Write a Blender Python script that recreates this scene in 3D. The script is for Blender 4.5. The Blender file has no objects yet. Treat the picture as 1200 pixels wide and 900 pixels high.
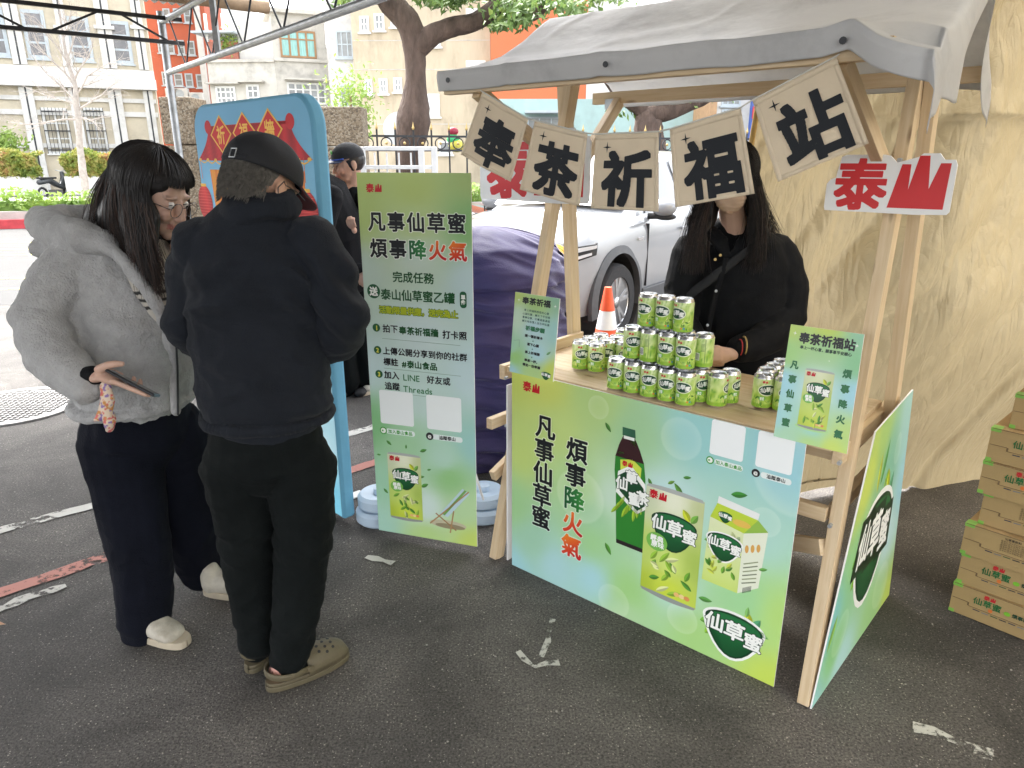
import bpy, bmesh, math, random
import numpy as np
from mathutils import Vector, Matrix, noise
R = math.radians
random.seed(7)
scn = bpy.context.scene
COL = scn.collection

# ---------------------------------------------------------------- camera, sky, sun, exposure
CAM_H, PITCH, FPX = 1.62, R(17.5), 832.0
cam_data = bpy.data.cameras.new('camera')
cam_data.sensor_width = 36.0
cam_data.lens = 36.0 * FPX / 1200.0
cam_data.clip_start = 0.05
cam_data.clip_end = 2000
cam = bpy.data.objects.new('camera', cam_data)
COL.objects.link(cam)
cam.location = (0, 0, CAM_H)
cam.rotation_euler = (R(90) - PITCH, 0, 0)
scn.camera = cam

SUN_EL, SUN_AZ = R(52), R(-35)          # azimuth from +Y towards +X: light from beyond the street, left
world = bpy.data.worlds.new('World')
scn.world = world
world.use_nodes = True
wn = world.node_tree
sky = wn.nodes.new('ShaderNodeTexSky')
sky.sky_type = 'NISHITA'
sky.sun_disc = False
sky.sun_elevation = SUN_EL
sky.sun_rotation = SUN_AZ
sky.dust_density = 4.0
sky.air_density = 1.0
hsv = wn.nodes.new('ShaderNodeHueSaturation')      # a white overcast sky
hsv.inputs['Saturation'].default_value = 0.18
wn.links.new(sky.outputs[0], hsv.inputs['Color'])
wn.links.new(hsv.outputs[0], wn.nodes['Background'].inputs[0])
wn.nodes['Background'].inputs[1].default_value = 0.15
sun_data = bpy.data.lights.new('sun', 'SUN')
sun_data.energy = 0.7
sun_data.angle = R(14)
sun_data.color = (1.0, 0.96, 0.9)
sun = bpy.data.objects.new('sun', sun_data)
COL.objects.link(sun)
sd = Vector((math.sin(SUN_AZ) * math.cos(SUN_EL), math.cos(SUN_AZ) * math.cos(SUN_EL), math.sin(SUN_EL)))
sun.rotation_euler = sd.to_track_quat('Z', 'Y').to_euler()
scn.view_settings.view_transform = 'Standard'
scn.view_settings.look = 'None'
scn.view_settings.gamma = 1.0
scn.view_settings.exposure = 2.9
scn.cycles.max_bounces = 7
scn.cycles.diffuse_bounces = 5
scn.cycles.transparent_max_bounces = 8

# ---------------------------------------------------------------- helpers
def at(u, v, Y):
    """world point at depth Y on the sight line through a photo pixel"""
    a, b = (u - 600) / FPX, (450 - v) / FPX
    d = Vector((a, math.cos(PITCH) + b * math.sin(PITCH), -math.sin(PITCH) + b * math.cos(PITCH)))
    return Vector((0, 0, CAM_H)) + d * (Y / d.y)

def lin(c):
    return tuple(((x / 255) / 12.92 if x <= 10.3 else (((x / 255) + 0.055) / 1.055) ** 2.4) for x in c[:3])

def mixc(a, b, t):
    return tuple(a[i] + (b[i] - a[i]) * t for i in range(3))

def wmat(o):
    M = Matrix.Identity(4)
    while o is not None:
        M = Matrix.LocRotScale(o.location, o.rotation_euler, None) @ M; o = o.parent
    return M

class MB:
    """collects simple shapes for ONE mesh"""
    def __init__(s):
        s.v, s.f, s.c = [], [], []
    def add(s, vs, fs, col=None):
        n = len(s.v)
        s.v += [tuple(v) for v in vs]
        s.f += [tuple(i + n for i in f) for f in fs]
        s.c += [col or (1, 1, 1)] * len(vs)
        return s
    def box(s, x0, x1, y0, y1, z0, z1, M=None, col=None):
        vs = [Vector(p) for p in ((x0,y0,z0),(x1,y0,z0),(x1,y1,z0),(x0,y1,z0),(x0,y0,z1),(x1,y0,z1),(x1,y1,z1),(x0,y1,z1))]
        if M is not None: vs = [M @ v for v in vs]
        return s.add(vs, [(3,2,1,0),(4,5,6,7),(0,1,5,4),(1,2,6,5),(2,3,7,6),(3,0,4,7)], col)
    def beam(s, p0, p1, w, h, side=(0, 0, 1), col=None):
        p0, p1 = Vector(p0), Vector(p1)
        t = (p1 - p0).normalized()
        u = Vector(side); u = (u - t * u.dot(t)).normalized()
        k = t.cross(u)
        vs = []
        for p in (p0, p1):
            for a, b in ((-1,-1),(1,-1),(1,1),(-1,1)):
                vs.append(p + k * (a * w / 2) + u * (b * h / 2))
        return s.add(vs, [(3,2,1,0),(4,5,6,7),(0,1,5,4),(1,2,6,5),(2,3,7,6),(3,0,4,7)], col)
    def tube(s, pts, r, n=10, wide=None, cap=True, col=None, closed=False):
        """pts list of points, r a radius, list of radii or list of (rx, ry)"""
        pts = [Vector(p) for p in pts]
        N = len(pts)
        rr = [(q if isinstance(q, (tuple, list)) else (q, q)) for q in (r if isinstance(r, (list,)) else [r] * N)]
        vs = []; U = None
        for i, p in enumerate(pts):
            if closed: t = (pts[(i + 1) % N] - pts[i - 1]).normalized()
            else: t = (pts[min(i + 1, N - 1)] - pts[max(i - 1, 0)]).normalized()
            w = Vector(wide) if wide is not None else (U if U is not None else (Vector((1,0,0)) if abs(t.x) < .8 else Vector((0,1,0))))
            U = (w - t * w.dot(t))
            if U.length < 1e-4: U = t.orthogonal()
            U.normalize()
            V = t.cross(U)
            for k in range(n):
                a = 2 * math.pi * k / n
                vs.append(p + U * (math.cos(a) * rr[i][0]) + V * (math.sin(a) * rr[i][1]))
        fs = []
        M = N if closed else N - 1
        for i in range(M):
            j = (i + 1) % N
            for k in range(n):
                fs.append((i*n + k, i*n + (k+1) % n, j*n + (k+1) % n, j*n + k))
        if cap and not closed:
            fs.append(tuple(reversed(range(n))))
            fs.append(tuple((N-1)*n + k for k in range(n)))
        return s.add(vs, fs, col)
    def round_tube(s, pts, r, n=14, wide=None):
        """closed tube with rounded ends, for the voxel union"""
        pts = [Vector(p) for p in pts]
        rr = [(q if isinstance(q, (tuple, list)) else (q, q)) for q in (r if isinstance(r, list) else [r] * len(pts))]
        a = (pts[0] - pts[1]).normalized(); b = (pts[-1] - pts[-2]).normalized()
        m0, m1 = min(rr[0]), min(rr[-1])
        P = [pts[0] + a * m0 * .95, pts[0] + a * m0 * .65] + pts + [pts[-1] + b * m1 * .65, pts[-1] + b * m1 * .95]
        Q = [(rr[0][0]*.3, rr[0][1]*.3), (rr[0][0]*.76, rr[0][1]*.76)] + rr + [(rr[-1][0]*.76, rr[-1][1]*.76), (rr[-1][0]*.3, rr[-1][1]*.3)]
        return s.tube(P, Q, n, wide)
    def ell(s, c, r, M=None, n=16, m=10, col=None):
        c = Vector(c); vs = []; fs = []
        if not isinstance(r, (tuple, list)): r = (r, r, r)
        for i in range(1, m):
            th = math.pi * i / m
            for k in range(n):
                a = 2 * math.pi * k / n
                q = Vector((r[0]*math.sin(th)*math.cos(a), r[1]*math.sin(th)*math.sin(a), r[2]*math.cos(th)))
                vs.append(c + (M @ q if M is not None else q))
        for q in (Vector((0,0,r[2])), Vector((0,0,-r[2]))):
            vs.append(c + (M @ q if M is not None else q))
        T, B = len(vs) - 2, len(vs) - 1
        for i in range(m - 2):
            for k in range(n):
                fs.append((i*n+k, (i+1)*n+k, (i+1)*n+(k+1) % n, i*n+(k+1) % n))
        for k in range(n):
            fs.append((T, k, (k+1) % n)); fs.append((B, (m-2)*n+(k+1) % n, (m-2)*n+k))
        return s.add(vs, fs, col)
    def cyl(s, p0, p1, r0, r1=None, n=20, col=None):
        return s.tube([p0, p1], [r0, r0 if r1 is None else r1], n, col=col)
    def lathe(s, prof, c=(0,0,0), n=24, M=None, col=None):
        c = Vector(c); vs = []; fs = []
        for r, z in prof:
            for k in range(n):
                a = 2*math.pi*k/n
                q = Vector((r*math.cos(a), r*math.sin(a), z))
                vs.append(c + (M @ q if M is not None else q))
        for i in range(len(prof)-1):
            for k in range(n):
                fs.append((i*n+k, i*n+(k+1) % n, (i+1)*n+(k+1) % n, (i+1)*n+k))
        if prof[0][0] > 1e-5: fs.append(tuple(reversed(range(n))))
        if prof[-1][0] > 1e-5: fs.append(tuple((len(prof)-1)*n+k for k in range(n)))
        return s.add(vs, fs, col)
    def quad(s, a, b, c, d, col=None):
        return s.add([a, b, c, d], [(0,1,2,3)], col)
    def prism(s, pts, z0, z1, M=None, col=None):
        n = len(pts)
        vs = [Vector((x, y, z0)) for x, y in pts] + [Vector((x, y, z1)) for x, y in pts]
        if M is not None: vs = [M @ v for v in vs]
        fs = [tuple(reversed(range(n))), tuple(range(n, 2*n))] + [(i, (i+1) % n, n+(i+1) % n, n+i) for i in range(n)]
        return s.add(vs, fs, col)
    def grid(s, fn, nu, nv, col=None, closed_u=False):
        vs = [Vector(fn(i/nu, j/nv)) for j in range(nv+1) for i in range(nu+1)]
        cs = [col(i/nu, j/nv) if callable(col) else (col or (1,1,1)) for j in range(nv+1) for i in range(nu+1)]
        n0 = len(s.v)
        s.add(vs, [(j*(nu+1)+i, j*(nu+1)+i+1, (j+1)*(nu+1)+i+1, (j+1)*(nu+1)+i) for j in range(nv) for i in range(nu)])
        s.c[n0:] = cs
        return s
    def build(s, name, mat, parent=None, smooth=False, color=False, world=False, bevel=0, angle=None):
        me = bpy.data.meshes.new(name)
        vs = s.v
        if world and parent is not None:
            Mi = wmat(parent).inverted()
            vs = [tuple(Mi @ Vector(v)) for v in vs]
        me.from_pydata(vs, [], s.f)
        if color:
            ca = me.color_attributes.new('Col', 'FLOAT_COLOR', 'POINT')
            ca.data.foreach_set('color', np.array([(c[0], c[1], c[2], 1) for c in s.c], dtype=np.float32).ravel())
        me.materials.append(mat)
        if smooth:
            me.polygons.foreach_set('use_smooth', [True] * len(me.polygons))
            if angle: me.set_sharp_from_angle(angle=R(angle))
        me.update()
        o = bpy.data.objects.new(name, me)
        COL.objects.link(o)
        if parent is not None: o.parent = parent
        if bevel:
            b = o.modifiers.new('bevel', 'BEVEL'); b.width = bevel; b.segments = 2; b.limit_method = 'ANGLE'
        return o

def tag(o, label=None, cat=None, group=None, kind=None):
    if label: o['label'] = label
    if cat: o['category'] = cat
    if group: o['group'] = group
    if kind: o['kind'] = kind
    return o

def thing(name, label, cat, loc=(0, 0, 0), rz=0, group=None):
    o = bpy.data.objects.new(name, None)
    COL.objects.link(o)
    o.location = loc; o.rotation_euler = (0, 0, rz)
    o.empty_display_size = .1
    return tag(o, label, cat, group)

def copy_tree(o, parent=None, label=None):
    c = o.copy(); COL.objects.link(c)
    if parent is not None: c.parent = parent
    if label: c['label'] = label
    for ch in o.children: copy_tree(ch, c)
    return c

def struct(name, mb, mat, **k):
    return tag(mb.build(name, mat, **k), kind='structure')

def evaluated(o):
    dg = bpy.context.evaluated_depsgraph_get()
    return bpy.data.meshes.new_from_object(o.evaluated_get(dg))

def blob(name, mb, mat, parent, voxel=.006, smooth=4, disp=None, color=None, cut=None):
    """voxel union of the collected shapes: one continuous surface in world coordinates"""
    me = bpy.data.meshes.new(name)
    me.from_pydata(mb.v, [], mb.f)
    bm = bmesh.new(); bm.from_mesh(me); bmesh.ops.recalc_face_normals(bm, faces=bm.faces); bm.to_mesh(me); bm.free()
    o = bpy.data.objects.new(name, me); COL.objects.link(o)
    r = o.modifiers.new('r', 'REMESH'); r.mode = 'VOXEL'; r.voxel_size = voxel; r.adaptivity = 0
    if smooth:
        s = o.modifiers.new('s', 'SMOOTH'); s.factor = .5; s.iterations = smooth
    m2 = evaluated(o)
    bpy.data.objects.remove(o); bpy.data.meshes.remove(me)
    n = len(m2.vertices)
    co = np.empty(n*3); m2.vertices.foreach_get('co', co); co = co.reshape(-1, 3)
    if disp:
        nr = np.empty(n*3); m2.vertex_normals.foreach_get('vector', nr); nr = nr.reshape(-1, 3)
        d = np.array([disp(Vector(c), Vector(k)) for c, k in zip(co, nr)])
        co = co + nr * d[:, None]
    if color:
        ca = m2.color_attributes.new('Col', 'FLOAT_COLOR', 'POINT')
        ca.data.foreach_set('color', np.array([tuple(color(Vector(c))) + (1,) for c in co], dtype=np.float32).ravel())
    if parent is not None:
        Mi = np.array(wmat(parent).inverted())
        co = co @ Mi[:3, :3].T + Mi[:3, 3]
    m2.vertices.foreach_set('co', co.ravel())
    if cut:
        bm = bmesh.new(); bm.from_mesh(m2)
        bmesh.ops.delete(bm, geom=[v for v in bm.verts if cut(v.co)], context='VERTS')
        bm.to_mesh(m2); bm.free()
    m2.materials.clear(); m2.materials.append(mat)
    m2.polygons.foreach_set('use_smooth', [True] * len(m2.polygons))
    m2.update()
    o = bpy.data.objects.new(name, m2); COL.objects.link(o)
    o.parent = parent
    return o

def fbm(p, f, oct=3):
    s = 0; a = 1
    for _ in range(oct):
        s += a * noise.noise(p * f); f *= 2.1; a *= .5
    return s

def fold(p, f, amp, ax=(1, 1, 1), seed=0):
    """cloth crease: sharp ridges from warped noise"""
    q = Vector((p.x*ax[0], p.y*ax[1], p.z*ax[2])) * f + Vector((seed, seed*.7, -seed))
    q += Vector((noise.noise(q*.6 + Vector((5,0,0))), noise.noise(q*.6), noise.noise(q*.6 + Vector((0,9,0))))) * .8
    return amp * (1 - 2.2 * abs(noise.noise(q)))

# ---------------------------------------------------------------- materials
def nodes(name):
    m = bpy.data.materials.new(name); m.use_nodes = True
    nt = m.node_tree
    return m, nt, nt.nodes['Principled BSDF']

def N(nt, t, **k):
    n = nt.nodes.new(t)
    for a, b in k.items():
        if a in n.inputs: n.inputs[a].default_value = b
        else: setattr(n, a, b)
    return n

def mat(name, col, rough=.6, var=.12, scale=6, bump=0, bscale=60, metal=0, stretch=(1,1,1), col2=None, spec=.5, coat=0, sheen=0, trans=0, dirt=None, detail=4, bdist=.01, coords='Object', contrast=(.3,.7), emis=None):
    """procedural principled material: a base colour broken up by noise plus fine relief"""
    m, nt, b = nodes(name)
    tc = N(nt, 'ShaderNodeTexCoord'); mp = N(nt, 'ShaderNodeMapping'); mp.inputs['Scale'].default_value = stretch
    nt.links.new(tc.outputs[coords], mp.inputs[0])
    n1 = N(nt, 'ShaderNodeTexNoise', Scale=scale, Detail=detail, Roughness=.6)
    nt.links.new(mp.outputs[0], n1.inputs['Vector'])
    rp = N(nt, 'ShaderNodeMapRange'); rp.inputs['From Min'].default_value = contrast[0]; rp.inputs['From Max'].default_value = contrast[1]
    nt.links.new(n1.outputs[0], rp.inputs[0])
    mx = N(nt, 'ShaderNodeMix', data_type='RGBA')
    c2 = col2 or tuple(c * (1 - var) for c in col)
    c1 = col if col2 else tuple(min(1, c * (1 + var)) for c in col)
    mx.inputs[6].default_value = (*c1, 1); mx.inputs[7].default_value = (*c2, 1)
    nt.links.new(rp.outputs[0], mx.inputs[0])
    out = mx.outputs[2]
    if dirt:
        n3 = N(nt, 'ShaderNodeTexNoise', Scale=dirt[1], Detail=8, Roughness=.7)
        nt.links.new(mp.outputs[0], n3.inputs['Vector'])
        r3 = N(nt, 'ShaderNodeMapRange'); r3.inputs['From Min'].default_value = .5; r3.inputs['From Max'].default_value = .75; r3.inputs['To Max'].default_value = dirt[2]
        nt.links.new(n3.outputs[0], r3.inputs[0])
        m3 = N(nt, 'ShaderNodeMix', data_type='RGBA'); m3.inputs[7].default_value = (*dirt[0], 1)
        nt.links.new(out, m3.inputs[6]); nt.links.new(r3.outputs[0], m3.inputs[0]); out = m3.outputs[2]
    nt.links.new(out, b.inputs['Base Color'])
    b.inputs['Roughness'].default_value = rough
    b.inputs['Metallic'].default_value = metal
    b.inputs['Specular IOR Level'].default_value = spec
    if coat: b.inputs['Coat Weight'].default_value = coat; b.inputs['Coat Roughness'].default_value = .05
    if sheen: b.inputs['Sheen Weight'].default_value = sheen; b.inputs['Sheen Roughness'].default_value = .4
    if bump:
        n2 = N(nt, 'ShaderNodeTexNoise', Scale=bscale, Detail=3)
        nt.links.new(mp.outputs[0], n2.inputs['Vector'])
        bp = N(nt, 'ShaderNodeBump', Strength=bump, Distance=bdist)
        nt.links.new(n2.outputs[0], bp.inputs['Height']); nt.links.new(bp.outputs[0], b.inputs['Normal'])
    if trans:
        tr = N(nt, 'ShaderNodeBsdfTranslucent'); nt.links.new(out, tr.inputs[0])
        ms = N(nt, 'ShaderNodeMixShader'); ms.inputs[0].default_value = trans
        nt.links.new(b.outputs[0], ms.inputs[1]); nt.links.new(tr.outputs[0], ms.inputs[2])
        nt.links.new(ms.outputs[0], nt.nodes['Material Output'].inputs[0])
    return m

def colmat(name, rough=.5, var=.05, spec=.5, bump=0, bscale=80, coat=0, scale=8, sss=0):
    """colour from the printed / tinted 'Col' attribute with slight wear"""
    m, nt, b = nodes(name)
    a = N(nt, 'ShaderNodeAttribute', attribute_name='Col')
    tc = N(nt, 'ShaderNodeTexCoord')
    n1 = N(nt, 'ShaderNodeTexNoise', Scale=scale, Detail=5)
    nt.links.new(tc.outputs['Object'], n1.inputs['Vector'])
    hs = N(nt, 'ShaderNodeHueSaturation')
    rp = N(nt, 'ShaderNodeMapRange'); rp.inputs['To Min'].default_value = 1 - var; rp.inputs['To Max'].default_value = 1 + var
    nt.links.new(n1.outputs[0], rp.inputs[0]); nt.links.new(rp.outputs[0], hs.inputs['Value'])
    nt.links.new(a.outputs['Color'], hs.inputs['Color']); nt.links.new(hs.outputs[0], b.inputs['Base Color'])
    b.inputs['Roughness'].default_value = rough; b.inputs['Specular IOR Level'].default_value = spec
    if coat: b.inputs['Coat Weight'].default_value = coat
    if sss:
        b.inputs['Subsurface Weight'].default_value = sss; b.inputs['Subsurface Radius'].default_value = (.01, .004, .002); b.inputs['Subsurface Scale'].default_value = .6
    if bump:
        n2 = N(nt, 'ShaderNodeTexNoise', Scale=bscale, Detail=3); nt.links.new(tc.outputs['Object'], n2.inputs['Vector'])
        bp = N(nt, 'ShaderNodeBump', Strength=bump, Distance=.003); nt.links.new(n2.outputs[0], bp.inputs['Height']); nt.links.new(bp.outputs[0], b.inputs['Normal'])
    return m

def asphalt_mat():
    m, nt, b = nodes('asphalt')
    tc = N(nt, 'ShaderNodeTexCoord')
    L = nt.links.new
    big = N(nt, 'ShaderNodeTexNoise', Scale=.7, Detail=6, Roughness=.6); L(tc.outputs['Object'], big.inputs['Vector'])
    cr = N(nt, 'ShaderNodeValToRGB'); L(big.outputs[0], cr.inputs[0])
    cr.color_ramp.elements[0].position = .34; cr.color_ramp.elements[0].color = (.075, .069, .063, 1)
    cr.color_ramp.elements[1].position = .68; cr.color_ramp.elements[1].color = (.165, .150, .136, 1)
    fine = N(nt, 'ShaderNodeTexNoise', Scale=130, Detail=3, Roughness=.7); L(tc.outputs['Object'], fine.inputs['Vector'])
    fr = N(nt, 'ShaderNodeMapRange'); fr.inputs['From Min'].default_value = .35; fr.inputs['From Max'].default_value = .7
    fr.inputs['To Min'].default_value = .35; fr.inputs['To Max'].default_value = 1.7; L(fine.outputs[0], fr.inputs[0])
    mul = N(nt, 'ShaderNodeVectorMath', operation='MULTIPLY'); L(cr.outputs[0], mul.inputs[0]); L(fr.outputs[0], mul.inputs[1])
    # pale aggregate stones
    last = mul.outputs[0]
    hs = []
    for sc, th, colr in ((48, .13, (.42, .38, .33)), (115, .19, (.38, .35, .31))):
        vo = N(nt, 'ShaderNodeTexVoronoi', Scale=sc); L(tc.outputs['Object'], vo.inputs['Vector'])
        lt = N(nt, 'ShaderNodeMath', operation='LESS_THAN'); lt.inputs[1].default_value = th; L(vo.outputs['Distance'], lt.inputs[0])
        sx = N(nt, 'ShaderNodeSeparateXYZ'); L(vo.outputs['Color'], sx.inputs[0])
        gt = N(nt, 'ShaderNodeMath', operation='GREATER_THAN'); gt.inputs[1].default_value = .66; L(sx.outputs[0], gt.inputs[0])
        mm = N(nt, 'ShaderNodeMath', operation='MULTIPLY'); L(lt.outputs[0], mm.inputs[0]); L(gt.outputs[0], mm.inputs[1])
        m8 = N(nt, 'ShaderNodeMath', operation='MULTIPLY'); m8.inputs[1].default_value = 1; L(mm.outputs[0], m8.inputs[0])
        mx = N(nt, 'ShaderNodeMix', data_type='RGBA'); mx.inputs[7].default_value = (*colr, 1)
        L(last, mx.inputs[6]); L(m8.outputs[0], mx.inputs[0]); last = mx.outputs[2]
        hs.append(mm)
    st1 = N(nt, 'ShaderNodeTexNoise', Scale=1.6, Detail=7, Roughness=.65, Distortion=.6); L(tc.outputs['Object'], st1.inputs['Vector'])
    sr = N(nt, 'ShaderNodeMapRange'); sr.inputs['From Min'].default_value = .38; sr.inputs['From Max'].default_value = .62; sr.inputs['To Min'].default_value = .56; sr.inputs['To Max'].default_value = 1.12; L(st1.outputs[0], sr.inputs[0])
    mu2 = N(nt, 'ShaderNodeVectorMath', operation='MULTIPLY'); L(last, mu2.inputs[0]); L(sr.outputs[0], mu2.inputs[1]); last = mu2.outputs[0]
    # hairline cracks
    ck = N(nt, 'ShaderNodeTexVoronoi', Scale=.9, feature='DISTANCE_TO_EDGE'); dn = N(nt, 'ShaderNodeTexNoise', Scale=5, Detail=5)
    L(tc.outputs['Object'], dn.inputs['Vector']); dm = N(nt, 'ShaderNodeMix', data_type='RGBA', blend_type='ADD'); dm.inputs[0].default_value = .35
    L(tc.outputs['Object'], dm.inputs[6]); L(dn.outputs['Color'], dm.inputs[7]); L(dm.outputs[2], ck.inputs['Vector'])
    cr2 = N(nt, 'ShaderNodeMapRange'); cr2.inputs['From Max'].default_value = .007; cr2.inputs['To Min'].default_value = .86; L(ck.outputs['Distance'], cr2.inputs[0])
    mu3 = N(nt, 'ShaderNodeVectorMath', operation='MULTIPLY'); L(last, mu3.inputs[0]); L(cr2.outputs[0], mu3.inputs[1]); last = mu3.outputs[0]
    L(last, b.inputs['Base Color'])
    b.inputs['Roughness'].default_value = .8
    bv = N(nt, 'ShaderNodeTexNoise', Scale=48, Detail=6, Roughness=.75); L(tc.outputs['Object'], bv.inputs['Vector'])
    ad = N(nt, 'ShaderNodeMath', operation='ADD'); L(fine.outputs[0], ad.inputs[0]); L(bv.outputs[0], ad.inputs[1])
    bp = N(nt, 'ShaderNodeBump', Strength=.9, Distance=.006); L(ad.outputs[0], bp.inputs['Height']); L(bp.outputs[0], b.inputs['Normal'])
    return m

def paint_mat(name, col, wear=.5):
    """worn road paint: the asphalt shows through where it has flaked"""
    m, nt, b = nodes(name)
    L = nt.links.new
    tc = N(nt, 'ShaderNodeTexCoord')
    n1 = N(nt, 'ShaderNodeTexNoise', Scale=28, Detail=8, Roughness=.75); L(tc.outputs['Object'], n1.inputs['Vector'])
    n2 = N(nt, 'ShaderNodeTexNoise', Scale=3.5, Detail=4); L(tc.outputs['Object'], n2.inputs['Vector'])
    ad = N(nt, 'ShaderNodeMath', operation='ADD'); L(n1.outputs[0], ad.inputs[0]); L(n2.outputs[0], ad.inputs[1])
    mr = N(nt, 'ShaderNodeMapRange'); mr.inputs['From Min'].default_value = 1.09 - wear * .12; mr.inputs['From Max'].default_value = 1.20 - wear * .1
    L(ad.outputs[0], mr.inputs[0])
    b.inputs['Base Color'].default_value = (*col, 1)
    tp = N(nt, 'ShaderNodeBsdfTransparent'); ms = N(nt, 'ShaderNodeMixShader'); L(mr.outputs[0], ms.inputs[0]); L(b.outputs[0], ms.inputs[1]); L(tp.outputs[0], ms.inputs[2]); L(ms.outputs[0], nt.nodes['Material Output'].inputs[0])
    b.inputs['Roughness'].default_value = .75
    bp = N(nt, 'ShaderNodeBump', Strength=.6, Distance=.004); L(n1.outputs[0], bp.inputs['Height']); L(bp.outputs[0], b.inputs['Normal'])
    return m

def wood_mat(name, c1, c2):
    m, nt, b = nodes(name)
    L = nt.links.new
    tc = N(nt, 'ShaderNodeTexCoord')
    at_ = N(nt, 'ShaderNodeAttribute', attribute_name='Col')     # grain coordinates along each stick
    n1 = N(nt, 'ShaderNodeTexNoise', Scale=3, Detail=6, Roughness=.6)
    mp = N(nt, 'ShaderNodeMapping'); mp.inputs['Scale'].default_value = (26, 26, 1.6)
    L(at_.outputs['Vector'], mp.inputs[0]); L(mp.outputs[0], n1.inputs['Vector'])
    kn = N(nt, 'ShaderNodeTexVoronoi', Scale=1); mk = N(nt, 'ShaderNodeMapping'); mk.inputs['Scale'].default_value = (14, 14, 4)
    L(at_.outputs['Vector'], mk.inputs[0]); L(mk.outputs[0], kn.inputs['Vector'])
    kr = N(nt, 'ShaderNodeMapRange'); kr.inputs['From Min'].default_value = .05; kr.inputs['From Max'].default_value = .14; kr.inputs['To Min'].default_value = .75; kr.inputs['To Max'].default_value = 0
    L(kn.outputs['Distance'], kr.inputs[0])
    mx = N(nt, 'ShaderNodeMix', data_type='RGBA'); mx.inputs[6].default_value = (*c1, 1); mx.inputs[7].default_value = (*c2, 1)
    rp = N(nt, 'ShaderNodeMapRange'); rp.inputs['From Min'].default_value = .35; rp.inputs['From Max'].default_value = .68
    L(n1.outputs[0], rp.inputs[0]); L(rp.outputs[0], mx.inputs[0])
    m2 = N(nt, 'ShaderNodeMix', data_type='RGBA'); m2.inputs[7].default_value = (.13, .065, .03, 1)
    L(mx.outputs[2], m2.inputs[6]); L(kr.outputs[0], m2.inputs[0])
    L(m2.outputs[2], b.inputs['Base Color']); b.inputs['Roughness'].default_value = .6
    bp = N(nt, 'ShaderNodeBump', Strength=.25, Distance=.002); L(n1.outputs[0], bp.inputs['Height']); L(bp.outputs[0], b.inputs['Normal'])
    return m

M_ASPHALT = asphalt_mat()
M_WOOD = wood_mat('pine wood', (.66, .52, .34), (.56, .41, .24))
M_PRINT = colmat('printed board', rough=.38, var=.03)
M_CLOTHPRINT = colmat('printed cloth', rough=.75, var=.04, bump=.25, bscale=350)
M_LABEL = colmat('printed can label', rough=.3, var=.04, coat=.3)
M_CARDPRINT = colmat('printed carton ink', rough=.8)
M_WHITE = mat('white board core', (.85, .85, .84), .5, .03)
M_BLACK = mat('black rubber', (.02, .02, .021), .7, .2, 20)
M_STEEL = mat('galvanised steel', (.42, .44, .46), .45, .2, 14, metal=.75, bump=.1)
M_DARKSTEEL = mat('dark painted steel', (.035, .037, .042), .45, .25, 10, metal=.3)
M_ALU = mat('can aluminium', (.72, .73, .74), .25, .06, 30, metal=1)
M_SKIN = colmat('skin', rough=.5, var=.05, spec=.35, bump=.12, bscale=260, sss=.12, scale=30)
# ---------------------------------------------------------------- printed lettering
_gl = {}
def glyph(ch, n):
    """coverage of a glyph (built-in font) on a grid of 2n samples per em, filled by winding number"""
    key = (ch, n)
    if key in _gl: return _gl[key]
    cu = bpy.data.curves.new('t', 'FONT'); cu.body = ch
    o = bpy.data.objects.new('t', cu); COL.objects.link(o)
    c2 = o.to_curve(bpy.context.evaluated_depsgraph_get())
    g = n * 2; W = int(1.3 * g)
    wind = np.zeros((W, W), int); mx = 0
    yc = np.arange(W) + .5; xc = np.arange(W) + .5
    for sp in c2.splines:
        bp = sp.bezier_points; pts = []
        for i in range(len(bp)):
            a, b = bp[i], bp[(i+1) % len(bp)]
            P0, P1, P2, P3 = a.co, a.handle_right, b.handle_left, b.co
            K = 1 if (P0-P1).length < 1e-5 and (P2-P3).length < 1e-5 else 5
            for k in range(K):
                t = k/K; q = P0*(1-t)**3 + P1*3*t*(1-t)**2 + P2*3*t*t*(1-t) + P3*t**3
                pts.append(((q.x + .15)*g, (q.y + .27)*g)); mx = max(mx, q.x)
        for (x0, y0), (x1, y1) in zip(pts, pts[1:] + pts[:1]):
            if y0 == y1: continue
            s_ = 1 if y1 > y0 else -1
            lo, hi = min(y0, y1), max(y0, y1)
            r0, r1 = max(0, int(math.ceil(lo - .5))), min(W - 1, int(math.ceil(hi - .5)) - 1)
            if r1 < r0: continue
            ys = yc[r0:r1+1]; xs_ = x0 + (ys - y0)*(x1 - x0)/(y1 - y0)
            wind[r0:r1+1] += s_ * (xc[None, :] > xs_[:, None])
    o.to_curve_clear(); bpy.data.objects.remove(o); bpy.data.curves.remove(cu)
    _gl[key] = (wind != 0, mx + .06, g)
    return _gl[key]

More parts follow.
